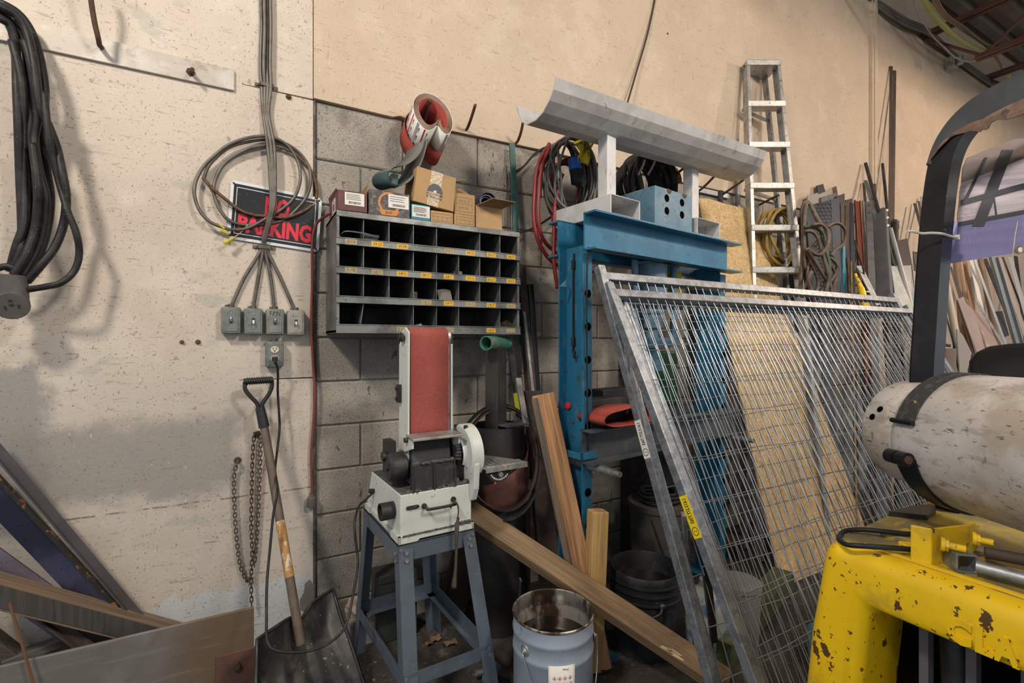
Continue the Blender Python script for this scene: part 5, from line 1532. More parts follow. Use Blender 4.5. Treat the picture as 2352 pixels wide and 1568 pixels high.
ea, en = around(pc, math.radians(-42), .146, PZ_ - .088)
eb, en2 = around(pc, math.radians(98), .150, PZ_ - .10)
for e, n_ in ((ea, en), (eb, en2)):
    m = MB(); m.lathe([(0, .006), (.010, .006), (.012, .002), (.018, .001), (.02, -.002)], e, n_, 18); m.lathe([(0, .012), (.006, .011), (.008, .004)], e, n_, 14); m.build('bail_ear', M['galvdull'], t, smooth=True)
m = MB(); hh = [ea + en * .012]
for k in range(1, 10):
    p, n_ = around(pc, math.radians(-42 + 140 * k / 10), .160, PZ_ - .105 - .19 * math.sin(math.pi * k / 10))
    hh.append(p)
hh.append(eb + en2 * .012)
m.tube(catmull(hh, 4), .0022, 6); m.build('bail_wire', M['galv'], t, smooth='all')
rows = []
for i in range(9):
    a = math.radians(-6 + 36 * i / 8)
    rows.append([around(pc, a, .1474, z)[0] for z in (.143, .280)])
m = MB(); m.sheet(rows, .0006); lb = m.build('hazard_label', M['paper'], t, smooth='all')
mo = MB(); mk = MB()
for k in range(4):
    a = math.radians(2 + 7 * k)
    p, n_ = around(pc, a, .1478, .238)
    s_ = V((-n_.y, n_.x, 0))
    for q0, q1 in (((-1, 0), (0, 1)), ((0, 1), (1, 0)), ((1, 0), (0, -1)), ((0, -1), (-1, 0))):
        A_ = p + s_ * q0[0] * .008 + U * q0[1] * .008; B_ = p + s_ * q1[0] * .008 + U * q1[1] * .008
        C_ = p + s_ * q1[0] * .0062 + U * q1[1] * .0062; E_ = p + s_ * q0[0] * .0062 + U * q0[1] * .0062
        mo.poly([A_, B_, C_, E_], n_ * .0003)
    mk.poly([p + s_ * -.003 + U * -.003, p + s_ * .003 + U * -.003, p + U * .004], n_ * .0003)
    if k == 0:
        mk.text('Methanol', p + s_ * .002 + U * .028, s_ * .045 + n_ * -.004, U * .008, .0)
for z in (.221, .213, .205, .197, .189, .181, .173, .165, .157):
    for a0_, a1_ in ((-4, 9), (13, 28)):
        A_, n_ = around(pc, math.radians(a0_), .1482, z); B_, n2_ = around(pc, math.radians(a1_ - random.uniform(0, 4)), .1482, z)
        mk.poly([A_, B_, B_ + U * .0022, A_ + U * .0022], n_ * .0003)
mo.build('hazard_diamonds', M['signred'], lb); mk.build('print', M['ink'], lb)['kind'] = 'stuff'
# red-handled brush beside the pail
bp = D(1345, 1490, 1.78); 
t = thing('red_brush', D(1335, 1562, 1.72), 'old brush with a red handle standing beside the pale blue pail', 'brush')
a, b = D(1356, 1478, 1.80), D(1346, 1545, 1.74)
m = MB(); m.bar(a, b, .022, .014, R); m.build('handle', pm('scuffed_red_paint', (.30, .03, .025), .5), t, bevel=.004)
d = (b - a).normalized(); m = MB(); m.cyl(b, b + d * .03, .014, 12); m.build('ferrule', M['galvdull'], t, smooth=True)
m = MB()
for i in range(40):
    x_ = R * random.uniform(-.012, .012) + F * random.uniform(-.01, .01); m.tube([b + d * .028 + x_ * .6, b + d * .075 + x_ * 1.6], .0012, 3)
o = m.build('bristles', flat('stiff_bristle', (.32, .26, .19), .8), t); o['kind'] = 'stuff'
# back corner: lidded pail, jug, tool bag
lc = D(1512, 1165, 2.62); LZ = .50; lc.z = 0
t = thing('lidded_bucket', lc, 'dirty dark pail with cables heaped on its lid, in the shadow under the press', 'bucket')
m = MB(); m.lathe([(0, 0), (.135, 0), (.152, LZ - .02), (.160, LZ - .02), (.160, LZ + .008), (0, LZ + .008)], lc, (0, 0, 1), 36); m.build('pail_body', pm('grimy_dark_pail', (.055, .052, .047), .7, 0, [('n', (.10, .095, .085), 6, .45, .68, .8)]), t, smooth=True)
m = MB()
for k in range(3):
    m.tube(catmull([lc + V((.11 * math.cos(a_) * (1 - .1 * k), .11 * math.sin(a_) * (1 - .1 * k), LZ + .022 + .02 * k + .006 * math.sin(3 * a_ + k))) for a_ in [2 * math.pi * i / 10 for i in range(10)]], 4, True), .010, 8, True)
m.build('cable_heap', M['cable'], t, smooth='all')
m = MB(); m.tube(catmull([lc + V((-.14, -.08, LZ - .03)), lc + V((-.10, -.14, .28)), lc + V((.0, -.17, .12)), lc + V((.06, -.17, .05))], 6), .005, 6); m.tube(catmull([lc + V((.13, -.08, LZ - .02)), lc + V((.08, -.14, .28)), lc + V((-.02, -.17, .12)), lc + V((-.09, -.2, .04))], 6), .005, 6); m.build('slack_cable', M['cable'], t, smooth='all')
jc = D(1622, 1450, 2.12); jc.z = 0
t = thing('paint_jug', jc, 'white jug streaked with blue paint on the floor behind the fence stile', 'jug')
m = MB(); m.lathe([(0, 0), (.075, 0), (.085, .02), (.088, .22), (.07, .27), (.03, .30), (.028, .33), (0, .33)], jc, (0, 0, 1), 28); m.build('jug_body', pm('paint_streaked_jug', (.34, .35, .32), .5, 0, [('n', (.05, .12, .25), 7, .46, .58, .9), ('n', (.5, .45, .3), 16, .58, .7, .6)]), t, smooth=True)
# things on the floor
m = MB(); m.cyl(G(1092, 1547, .03), G(1118, 1541, .03), .013, 16, hole=.010); m.build('tube_offcut', M['galv'], smooth=True, label='short shiny tube offcut on the floor by the stand foot', cat='pipe')
m = MB(); m.cyl(G(1118, 1562, .025), G(1140, 1530, .03), .022, 14); m.build('tube_offcut', pm('blue_tube', (.12, .2, .3), .5), smooth=True, label='blue tube end on the floor between the stand and the pail', cat='pipe')
a = G(1395, 1520, .012)
m = MB(); m.obox(G(1300, 1530, .004), G(1395, 1545, .004) - G(1300, 1530, .004), G(1275, 1498, .004) - G(1300, 1530, .004), (0, 0, .008)); m.build('floor_plate', M['darksteel'], label='flat dark steel plate on the floor behind the pale blue pail', cat='steel plate')
for (x, y, s, lab) in ((1000, 1468, .05, 'left brown paper scrap on the floor under the stand'), (1035, 1478, .055, 'right brown paper scrap on the floor under the stand'), (985, 1480, .03, 'small torn scrap on the floor under the stand')):
    g = G(x, y, .008); m = MB(); m.sheet([[g + V((s * (i / 3 - .5), s * .7 * (j / 3 - .5), random.uniform(0, .012))) for j in range(4)] for i in range(4)], .001); m.build('paper_scrap', pm('brown_scrap', (.16, .10, .055), .9), label=lab, cat='scrap')
m = MB()
for i in range(260):
    x, y = random.uniform(.3, 2.0), random.uniform(-1.1, -.05)
    s = random.uniform(.003, .010)
    m.blob((x, y, s * .3), (s, s * .8, s * .5), 6, .4)
m.build('floor_debris', pm('dark_grit', (.07, .055, .045), .9, 0, [('n', (.16, .13, .10), 40, .5, .65, .8)]), kind='stuff', label='loose grit and metal crumbs scattered on the floor under the bench tools', cat='debris')
m = MB(); a = G(940, 1440, 0); m.box((.515, -.16, 0), (.70, -.03, .30)); m.box((.52, -.165, .27), (.695, -.155, .31)); m.build('dark_case', pm('dark_green_black_case', (.03, .034, .032), .7), bevel=.006, label='dark boxy case on the floor against the blocks under the stand', cat='case')
m = MB(); m.box((.40, -.13, 0), (.53, -.02, .115)); m.build('loose_block', M['block'], bevel=.004, label='loose piece of concrete block lying at the wall under the stand', cat='block')
m = MB(); m.blob((.445, -.07, .155), (.055, .045, .045), 10, .25); m.build('mortar_lump', pm('pinkish_rubble', (.30, .22, .18), .95, 0, [('n', (.45, .42, .38), 40, .45, .6, .8)]), label='crumbly pinkish rubble lump on the loose block under the stand', cat='rubble')
# ================================================================ blue shop press
PD = (F * .603 + R * .797).normalized()
PE = (F * .797 - R * .603).normalized()
PO = D(1340, 900, 2.1); PO.z = 0
Q = lambda l, s, z: PO + PD * l + PE * s + V((0, 0, z))


def qbox(m, l0, l1, s0, s1, z0, z1):
    return m.hexa([Q(l0, s0, z0), Q(l1, s0, z0), Q(l1, s1, z0), Q(l0, s1, z0), Q(l0, s0, z1), Q(l1, s0, z1), Q(l1, s1, z1), Q(l0, s1, z1)])


PL, ZA, ZB = 1.165, 1.765, 1.930
t = thing('shop_press', Q(PL / 2, .08, 0), 'big blue H-frame shop press with twin channel beams', 'press')
for nm, s0, s1, f0, f1 in (('head_beam', -.008, 0, -.072, 0), ('head_beam', .16, .168, .16, .232)):
    m = MB(); qbox(m, 0, PL, s0, s1, ZA, ZB)
    e = -.055 if f0 < 0 else -.055
    qbox(m, 0 - (0 if f0 < 0 else 0), PL + .05, f0, f1, ZB - .008, ZB); qbox(m, 0, PL + .05, f0, f1, ZA, ZA + .008)
    m.build(nm, M['blue'], t)
for l0, sgn, lab in ((.0, 1, 0), (PL, -1, 0)):
    m = MB(); a, b = (0, .053) if sgn > 0 else (PL - .053, PL)
    w0, w1 = (.045, .053) if sgn > 0 else (PL - .053, PL - .045)
    qbox(m, w0, w1, .008, .152, .0, 1.80); qbox(m, a - .004, b, .0, .008, 0, 1.755); qbox(m, a, b, .152, .160, 0, 1.80)
    col = m.build('column', M['blue'], t)
    m = MB()
    for z in [.42 + .145 * i for i in range(9)]:
        lc_ = (a + b) / 2
        m.cyl(Q(lc_, -.0005, z), Q(lc_, -.0030, z), .018, 18)
    m.build('pin_hole', M['hole'], col)
    m = MB(); qbox(m, a - .06, b + .06, -.10, .26, .0, .012); m.build('foot_plate', M['blue'], t)
m = MB(); qbox(m, -.008, -.002, .0, .165, 1.58, 1.765); m.hexa([Q(-.03, .165, 1.62), Q(.05, .165, 1.62), Q(.05, .175, 1.62), Q(-.03, .175, 1.62), Q(-.005, .165, 1.66), Q(.05, .165, 1.66), Q(.05, .175, 1.66), Q(-.005, .175, 1.66)])
m = MB(); m.poly([Q(-.045, .10, 1.615), Q(.0, .10, 1.615), Q(.0, .10, 1.65)], PE * .008); m.build('lug', M['bluegrey'], t)
# ram and guide rods
lc_ = PL / 2
m = MB(); m.cyl(Q(lc_, .08, 1.52), Q(lc_, .08, ZA + .01), .078, 30); m.cyl(Q(lc_, .08, 1.44), Q(lc_, .08, 1.52), .060, 26); m.cyl(Q(lc_, .08, 1.765), Q(lc_, .08, 1.775), .1, 24); m.build('ram_cylinder', M['bluegrey'], t, smooth=True)
m = MB(); m.cyl(Q(lc_, .08, 1.26), Q(lc_, .08, 1.44), .035, 22); qbox(m, lc_ - .10, lc_ + .14, .02, .14, 1.34, 1.39); m.cyl(Q(lc_, .08, 1.22), Q(lc_, .08, 1.28), .06, 22); m.build('ram_head', M['bluegrey'], t, smooth=True)
for dl in (-.16, .16):
    m = MB(); m.cyl(Q(lc_ + dl, .06, 1.36), Q(lc_ + dl, .06, ZA + .01), .017, 14); m.build('guide_rod', M['bluegrey'], t, smooth=True)
m = MB(); qbox(m, .79, .88, .10, .15, 1.64, 1.76); m.build('yellow_tag', M['yellow'], t)
# bed: channel pair, pins and bracket
for s0, f0, f1 in ((-.010, -.07, -.002), (.162, .164, .23)):
    m = MB(); qbox(m, -.02, PL + .02, s0, s0 + .008, .845, .99); qbox(m, -.02, PL + .02, f0, f1, .982, .99); qbox(m, -.02, PL + .02, f0, f1, .845, .853); m.build('bed_beam', pm('bare_bed_steel', (.13, .14, .145), .5, .5, [('n', (.05, .09, .12), 6, .45, .66, .8), ('n', (.22, .21, .2), 14, .55, .7, .7)], (40, .2, .002)), t)
for l in (.03, PL - .03):
    m = MB(); m.cyl(Q(l, -.15, .826), Q(l, .26, .826), .017, 16); m.cyl(Q(l, -.18, .826), Q(l, -.15, .826), .012, 14); m.build('bed_pin', M['galvdull'], t, smooth=True)
m = MB(); qbox(m, -.03, .06, -.022, -.012, .862, .890); qbox(m, -.03, -.022, -.022, .14, .862, .890); m.build('side_bracket', M['blue'], t)
m = MB(); m.lathe([(0, 0), (.016, 0), (.016, .006), (0, .008)], Q(.040, .135, 1.075), -PD, 14); m.build('red_button', M['signred'], t, smooth=True)
m = MB(); m.tube(catmull([Q(.02, -.012, 1.78), Q(.012, -.012, 1.72), Q(.008, -.012, 1.5), Q(.010, -.012, 1.2), Q(.012, -.012, 1.0), Q(.014, -.012, .9)], 6), .004, 6); m.build('control_cable', M['cable'], t, smooth='all')
m = MB(); m.tube(catmull([Q(.040, .10, 1.77), Q(.036, .10, 1.70), Q(.036, .10, 1.62), Q(.036, .10, 1.45), Q(.036, .10, 1.37), Q(.034, .10, 1.33), Q(.03, .09, 1.305), Q(.022, .075, 1.30), Q(.018, .07, 1.325)], 6), .0048, 6)
for z in (1.70, 1.35):
    for k in range(5):
        m.lathe([(.008, 0), (.010, .004), (.008, .008)], Q(.036, .10, z + .008 * k), (0, 0, 1), 10)
m.build('bungee_cord', M['cable'], smooth='all', label='black bungee cord with a hook hanging inside the left press column', cat='cord')
# belts stored on the press bed


def loopband(cx, cz, rx, rz, s0, s1, mat, label, l0):
    pts = []
    for i in range(33):
        a = 2 * math.pi * i / 32
        c_, s_ = math.cos(a), math.sin(a)
        pts.append((l0 + rx * (abs(c_) ** .6) * (1 if c_ > 0 else -1), cz + rz * s_ * (1.0 if c_ > 0 else .85)))
    m = MB(); m.sheet([[Q(l, s0, z) for l, z in pts], [Q(l, s1, z) for l, z in pts]], .0025)
    return m.build('stored_belt', mat, smooth='all', label=label, cat='abrasive belt')


loopband(0, 1.035, .175, .04, -.10, .06, M['redbelt'], 'red abrasive belt folded flat on the bed of the press', .20)
for l0, l1, z0, z1, s0, lab in ((.07, .36, 1.078, 1.10, .06, 'dark steel channel lying on the press bed behind the red belt'), (.28, .52, 1.10, 1.13, .14, 'dark block of steel at the back of the press bed')):
    m = MB(); qbox(m, l0, l1, s0, s0 + .09, z0 - .085, z1); m.build('steel_offcut', M['darksteel'], bevel=.003, label=lab, cat='offcut')
# ---------------------------------------------------------------- steel trough on its stand, on top of the press
TD = (F * .5195 + R * .8545).normalized()
TE = (F * .8545 - R * .5195).normalized()
TO = D(1219, 282, 2.157)
t = thing('steel_trough', Q(.5, .1, ZB), 'long grey bent-plate trough on two white posts, standing on top of the press', 'trough')
prof = [(.116, .125), (.095, .075), (.07, .035), (.03, .008), (-.04, .0), (-.095, .012), (-.14, .043), (-.168, .075), (-.186, .116)]
T = lambda l, s, z: TO + TD * l + TE * s + V((0, 0, z))
LT = 1.50
m = MB(); m.sheet([[T(0, s, z) for s, z in prof], [T(LT, s, z) for s, z in prof]], .006); m.build('trough_plate', M['trough'], t)
for nm, l0, l1 in (('base_tube', .107, .309), ('base_tube', .776, .995)):
    m = MB(); p0, p1 = Q((l0 + l1) / 2, -.062, ZB + .045), Q((l0 + l1) / 2, .294, ZB + .045)
    m.rtube(p0, p1, l1 - l0, .088, PD, .005); m.build(nm, M['white'], t, bevel=.004)
for l0 in (.222, .925):
    m = MB(); qbox(m, l0, l0 + .062, .06, .122, ZB + .088, TO.z + .008); m.build('post', M['white'], t, bevel=.004)
# blue drilled block
m = MB()
t = thing('drilled_block', Q(.58, .05, ZB), 'heavy blue-grey steel block drilled with four holes, sitting on the press beam', 'block')
l0, l1, s0, s1, z0, z1 = .425, .734, -.058, .16, ZB + .001, ZB + .188
qbox(m, l0, l1, s0, s1, z0, z1)
bd = m.build('block_body', M['bluegrey'], t, bevel=.003)
m = MB()
for u, v in ((.30, .75), (.30, .42), (.71, .75), (.71, .42)):
    c = Q(l0 + (l1 - l0) * u, s0 - .0005, z0 + (z1 - z0) * v)
    m.lathe([(0, .0012), (.0165, .0012), (.019, 0)], c, -PE, 20)
m.build('drilled_hole', M['hole'], bd)
m = MB()
for u in (.36, .78):
    c = Q(l0 + (l1 - l0) * u, s0 - .0005, z1)
    pts = [c + PD * .018 * math.cos(math.pi + math.pi * i / 10) + U * .022 * math.sin(math.pi + math.pi * i / 10) for i in range(11)]
    m.poly(pts, -PE * .0012)
m.build('rusty_notch', M['rust'], bd)
# ---------------------------------------------------------------- hose and cable coils on the wall behind


def coil(name, cx, cy, off, rx, rz, n, r, mat, label, cat, spread=.10, jit=.012, drop=0, par=None, seg=18, per=None):
    t = par or thing(name, W(cx, cy + 90, off), label, cat)
    c = W(cx, cy, off)
    for k in range(n):
        ph = random.uniform(0, 6.28)
        ex, ez = rx * random.uniform(.86, 1.06), rz * random.uniform(.86, 1.05)
        oy = spread * ((k + .5) / n - .5)
        pts = []
        for i in range(seg):
            a = 2 * math.pi * i / seg
            pts.append(c + V((ex * math.cos(a) + jit * math.sin(2 * a + ph), oy + jit * math.sin(a * 3 + ph), ez * math.sin(a) - drop * max(0, -math.sin(a)) * (k % 3) / 2 + (rz - ez) * .8)))
        m = MB(); m.tube(catmull(pts, 4, True), r, 8, True)
        m.build('loop', mat if not per else per(k), t, smooth='all')
    return t


t = coil('hose_coil', 1305, 462, .16, .12, .22, 5, .0105, M['redhose'], 'coil of red rubber hose hanging on the blocks behind the press', 'hose', .08)
for pts in ([(1262, 330, .2), (1236, 380, .2), (1228, 440, .2), (1226, 500, .2), (1236, 552, .2), (1258, 590, .18), (1282, 610, .15), (1300, 618, .13)], [(1262, 340, .22), (1244, 390, .22), (1237, 450, .22), (1237, 510, .22), (1248, 550, .2), (1272, 575, .17), (1295, 586, .15)], [(1292, 400, .26), (1280, 440, .26), (1274, 490, .26), (1272, 560, .26), (1273, 610, .26), (1281, 662, .24)], [(1330, 430, .18), (1324, 470, .18), (1318, 510, .15)], [(1340, 430, .18), (1338, 470, .18), (1335, 510, .15)]):
    m = MB(); m.tube(catmull([W(*p) for p in pts], 6), .0105, 8); m.build('loop', M['redhose'], t, smooth='all')
t = coil('cord_coil', 1308, 408, .24, .135, .20, 13, .0065, pm('grey_cord_jacket', (.10, .098, .09), .6, 0, [('n', (.16, .15, .14), 20, .45, .65, .7)]), 'coil of thin grey cord with a blue-taped socket, hung over the red hose', 'cord', .14, .018, .05)
m = MB(); a, b = W(1318, 366, .27), W(1322, 392, .28); m.cyl(a, b, .033, 20, r2=.034); sk = m.build('blue_tape', pm('shiny_blue_tape', (.01, .12, .45), .25), t, smooth=True)
m = MB(); m.cyl(b, b + (b - a) * 1.05, .031, 20, r2=.034); c1 = b + (b - a) * .9
m.cyl(c1, c1 + V((.02, -.035, -.006)), .033, 18); m.build('socket', M['black'], t, smooth=True)
m = MB(); d = V((.02, -.035, -.006)).normalized(); x = perp(d, (1, 0, 0)); y = d.cross(x)
for u, v in ((-.010, 0), (.010, .004), (0, -.012)):
    m.obox(c1 + d * .0412 + x * u + y * v - x * .002 - y * .005, x * .004, y * .01, d * .0006)
m.build('slots', M['ink'], sk)
m = MB(); m.tube(catmull([W(1302, 330, .24), W(1312, 345, .26), W(1318, 366, .27)], 5), .012, 8); m.build('tail', M['cable'], t, smooth='all')
m = MB(); cc = W(1341, 340, .30)
rows = []
for i in range(7):
    rows.append([cc + V((-.045 + .09 * j / 5 + .01 * math.sin(i * 2.1 + j), .02 * math.sin(j * 1.9 + i), .06 - .024 * i + .012 * math.sin(j * 2.4 + i * .7))) for j in range(6)])
m.sheet(rows, .003); m.build('yellow_wrap', pm('yellow_caution_plastic', (.60, .50, .015), .35, 0, [('n', (.10, .085, .02), 26, .58, .64, .9)]), smooth='all', label='crumpled yellow plastic with dark marks stuffed behind the grey cord coil', cat='wrap')
m = MB(); m.tube(catmull([W(1346, 352, .24), W(1350, 380, .22), W(1352, 420, .22), W(1358, 450, .2), W(1352, 475, .2)], 6), .020, 10, radf=lambda i: 1 + .1 * math.sin(i)); m.build('bundled_cord', M['cable'], smooth='all', label='tied bundle of dark cord hanging right of the blue-taped socket', cat='cord')
peg([W(1352, 345, .012), W(1358, 335, .06), W(1368, 318, .16)], .008, 'rusty peg behind the yellow plastic wrap')
t = coil('cable_coil', 1482, 422, .22, .15, .165, 11, .0155, M['black'], 'coil of thick black cable hanging behind the trough posts', 'cable', .20, .012, .06)
for k in range(2):
    m = MB(); a, b = W(1466 + 22 * k, 402, .33), W(1482 + 24 * k, 366, .36)
    p = resample(catmull([a, a.lerp(b, .5) + V((0, -.01, .005)), b], 8), .004)
    m.tube(p, .0075, 8, radf=lambda i: 1 if i % 2 else .75); m.build('ribbed_sleeve', pm('black_white_sleeve', (.25, .25, .25), .5), t, smooth=False)
peg([W(1475, 385, .012), W(1490, 365, .15), W(1502, 350, .32)], .008, 'rusty peg carrying the thick black cable coil')
m = MB(); a = W(1540, 410, .20); m.lathe([(.050, 0), (.050, .05), (.026, .05), (.026, 0), (.050, 0)], a, V((.35, -1, .25)), 26); m.build('steel_ring', M['rustbrown'], smooth=True, label='thick rusty steel ring hung on a peg right of the black coil', cat='ring')
peg([W(1543, 412, .012), W(1552, 402, .16), W(1572, 384, .36)], .008, 'rusty peg passing through the thick steel ring')
peg([W(1606, 438, .02), W(1622, 424, .12), W(1645, 400, .28)], .008, 'rusty peg above the strand board, nearer the trough post')
peg([W(1652, 452, .02), W(1672, 438, .12), W(1708, 413, .30)], .008, 'rusty peg above the strand board, beside the ladder')
m = MB(); a, b = W(1598, 428, .024), W(1675, 462, .024); m.box((a.x, -.024, b.z + .02), (b.x, -.012, a.z)); m.build('peg_board', M['white'], bevel=.002, label='pale painted strip fixed to the wall above the strand board', cat='board')
m = MB(); m.cyl(W(1630, 462, .10), W(1668, 472, .10), .012, 12); m.cyl(W(1655, 440, .08), W(1655, 470, .10), .018, 12); m.build('pipe_clamp', M['darksteel'], smooth=True, label='dark pipe clamp hanging on the wall above the strand board', cat='clamp')
# ================================================================ strand board and ladder
a, b = W(1603, 455, .14), W(1723, 479, .14)
c, d = W(1727, 482, .15), V((3.215, -.71, 0))
t = thing('strand_board', (2.93, -.7, 0), 'tall bright sheet of strand board leaning between the press and the ladder', 'board')
b0 = V((a.x - .01, -.72, .0)); b1 = V((b.x + .42, -.72, .0))
m = MB()
nrm = (b - a).cross(b0 - a).normalized()
if nrm.y > 0:
    nrm = -nrm
jag = [a, a.lerp(b, .2) + V((0, 0, .012)), a.lerp(b, .5), a.lerp(b, .8) + V((0, 0, -.005)), b]
rt = [b.lerp(b1, k) + V((random.uniform(-.006, .006) + .02 * k, 0, 0)) for k in (.08, .18, .3, .42, .55, .7, .85, 1)]
m.poly(jag + rt + [b0], nrm * -.012)
m.build('sheet', M['osb'], t)
# step ladder
t = thing('step_ladder', D(1810, 784, 3.2), 'worn aluminium step ladder leaning closed against the cream wall', 'ladder')
LZ = lambda y: 3.52 - .28 * (y - 145) / 535
rl0, rl1 = D(1716, 146, LZ(146)), D(1731, 700, LZ(700))
rr0, rr1 = D(1793, 146, LZ(146)), D(1852, 700, LZ(700))
low = lambda p, q: q + (q - p) * ((q.z - .02) / (p.z - q.z))
rl2, rr2 = low(rl0, rl1), low(rr0, rr1)
wl = .075
for nm, p, q, sg in (('side_rail', rl0, rl2, 1), ('side_rail', rr0, rr2, -1)):
    dn = (q - p).normalized()
    x = perp(dn, F); y = dn.cross(x)
    if y.dot(R) * sg < 0:
        y = -y
    pr = [(0, 0), (wl, 0), (wl, .022), (wl - .003, .022), (wl - .003, .003), (.003, .003), (.003, .022), (0, .022)]
    m = MB()
    A_ = [p + x * u + y * v for u, v in pr]; B_ = [q + x * u + y * v for u, v in pr]
    m.add(A_ + B_, [(k, (k + 1) % 8, 8 + (k + 1) % 8, 8 + k) for k in range(8)])
    m.add([p + x * .03 + y * .003, p + x * .042 + y * .003, p + x * .036 + y * .008, q + x * .03 + y * .003, q + x * .042 + y * .003, q + x * .036 + y * .008], [(0, 1, 4, 3), (1, 2, 5, 4), (2, 0, 3, 5)])
    m.build(nm, M['alu'], t)
for i, py in enumerate((245, 343, 438, 533, 625)):
    k = (py - 146) / (700 - 146)
    zz = rl0.lerp(rl1, k).z
    kl = (rl0.z - zz) / (rl0.z - rl1.z); kr = (rr0.z - zz) / (rr0.z - rr1.z)
    p, q = rl0.lerp(rl1, kl), rr0.lerp(rr1, kr)
    m = MB(); m.obox(p - F * .008 - R * .002 - U * .020, (q - p) + R * .004, F * .088, U * .004); m.obox(p - F * .008 - R * .002 - U * .016, (q - p) + R * .004, F * .004, U * .036)
    m.obox(p - F * .008 - R * .002 + U * .016, (q - p) + R * .004, F * .088, U * .004)
    s_ = m.build('step', pm('scuffed_step_aluminium', (.50, .49, .47), .5, .5, [('n', (.64, .63, .61), 9, .42, .62, .8), ('n', (.10, .095, .09), (60, 60, 30), .64, .70, .7)]), t, bevel=.001)
    if i in (0, 2):
        m = MB(); m.bar(p + F * .09, p.lerp(q, .9) + F * .16 - U * .055, .020, .012, U); m.bar(p.lerp(q, .82) + F * .15 - U * .05, p.lerp(q, .75) + F * .12 - U * .10, .012, .006, U); m.build('spreader', M['alu'], t)
m = MB(); m.obox(rl0 - R * .004 - F * .006 - U * .012, (rr0 - rl0) + R * .008, F * .20, U * .038); m.build('top_cap', M['alu'], t, bevel=.004)
m = MB()
for sx_ in (.012, .088):
    p = rl0 + F * .17 - R * .012 - U * .02
    m.cyl(rl0 + F * (.02 + sx_) - R * .004, rl0 + F * (.02 + sx_) - R * .008, .007, 8)
m.build('rivets', M['ink'], t)
for p, q, s in ((rl0, rl2, -1), (rr0, rr2, 1)):
    p = p + F * .165 + R * (-.012 if s < 0 else -.03); q = q + F * .20
    q = V((q.x, min(q.y, -.05), q.z))
    m = MB(); m.bar(p - U * .01, q, .020, .045, R); m.build('rear_leg', M['galvdull'], t)
m = MB(); k = .53; m.bar(rl0.lerp(rl2, .36) + F * .18, rr0.lerp(rr2, .36) + F * .18, .035, .012, U); m.build('rear_brace', M['galvdull'], t)
m = MB(); p = rl0.lerp(rl1, .40); m.tube(catmull([p - R * .004 + F * .05 - U * .02, p - R * .016 + F * .06 + U * .06, p - R * .008 + F * .07 + U * .10, p - R * .004 + F * .08 + U * .03], 5), .005, 6); m.build('catch', M['darksteel'], t)
# hoses behind the ladder
pegs = peg([W(1745, 470, .012), W(1760, 462, .1), W(1788, 448, .30)], .008, 'rusty peg holding the yellow hose behind the ladder')
t = coil('hose_coil', 1781, 545, .22, .145, .195, 9, .0105, pm('ochre_hose', (.33, .22, .055), .5, 0, [('n', (.22, .15, .05), 12, .42, .66, .7)]), 'coil of ochre-yellow hose hanging on the wall behind the ladder steps', 'hose', .14, .012, .05)
hm = [pm('brown_torch_hose', (.095, .060, .045), .6, 0, [('n', (.18, .13, .10), 16, .45, .65, .7)]), pm('green_torch_hose', (.055, .10, .06), .6, 0, [('n', (.13, .11, .08), 16, .45, .65, .7)])]
t = thing('torch_hose', W(1880, 690, .5), 'tangled twin brown and green torch hoses draped right of the ladder', 'hose')
X_ = lambda a, b, o: W(1820 + a / 4.126, 380 + b / 4.126, o)
tang = [
    [(70, 1200), (88, 900), (95, 600), (90, 420), (115, 350), (150, 345), (195, 420), (240, 500), (275, 560), (310, 640), (330, 760), (330, 900), (310, 1100), (290, 1230)],
    [(120, 980), (108, 700), (112, 470), (125, 380), (160, 360), (210, 470), (255, 560), (290, 700), (325, 820), (345, 1000), (330, 1180), (310, 1240)],
    [(120, 580), (180, 580), (240, 600), (285, 650), (310, 740), (325, 850), (345, 930), (335, 1050), (300, 1150), (240, 1240)],
    [(120, 620), (180, 625), (235, 680), (265, 770), (290, 860), (320, 960), (340, 1080), (310, 1200)],
    [(195, 560), (260, 555), (320, 600), (340, 680), (320, 770), (260, 840), (200, 830), (150, 790), (120, 800)],
    [(110, 830), (200, 835), (300, 850), (380, 890), (425, 960), (400, 1040), (330, 1120), (270, 1190), (220, 1260)],
    [(330, 580), (400, 545), (460, 560), (500, 620), (500, 700), (460, 760), (400, 800), (360, 850)],
    [(130, 790), (170, 900), (200, 980), (240, 1080), (230, 1180), (180, 1230)],
    [(150, 800), (230, 940), (290, 1040), (350, 1120), (370, 1200), (360, 1250)],
    [(180, 1000), (150, 1080), (170, 1170), (220, 1230)],
    [(380, 960), (410, 1050), (390, 1150), (420, 1260)],
    [(250, 700), (190, 780), (160, 900), (140, 1030), (160, 1150)]]
for k, pts in enumerate(tang):
    for s in (0, 1):
        o = .46 + .022 * (k % 5)
        m = MB(); m.tube(catmull([X_(a + 9 * s, b + 6 * s, o + .01 * math.sin(i + k) - .012 * s) for i, (a, b) in enumerate(pts)], 6), .0098, 8)
        m.build('hose', hm[1 if (s and k % 2) or k == 2 else 0], t, smooth='all')
# ================================================================ bar and plate stock leaning along the wall
DK, GS, RB, GD, RU = M['darksteel'], M['greysteel'], M['rustbrown'], M['galvdull'], M['rust']


def plate(px, off0, off1, mat, label, th=.008, name='steel_plate', cat='steel plate', parent=None):
    """px: outline in the picture, first half along the top; leans from off0 at the top to off1 at the lowest point"""
    ys = [p[1] for p in px]
    y0, y1 = min(ys), max(ys)
    pts = [W(x, y, off0 + (off1 - off0) * (y - y0) / (y1 - y0)) for x, y in px]
    n = (pts[1] - pts[0]).cross(pts[-1] - pts[0]).normalized()
    if n.y < 0:
        n = -n
    m = MB(); m.poly(pts, n * th)
    return m.build(name, mat, label=label, cat=cat)


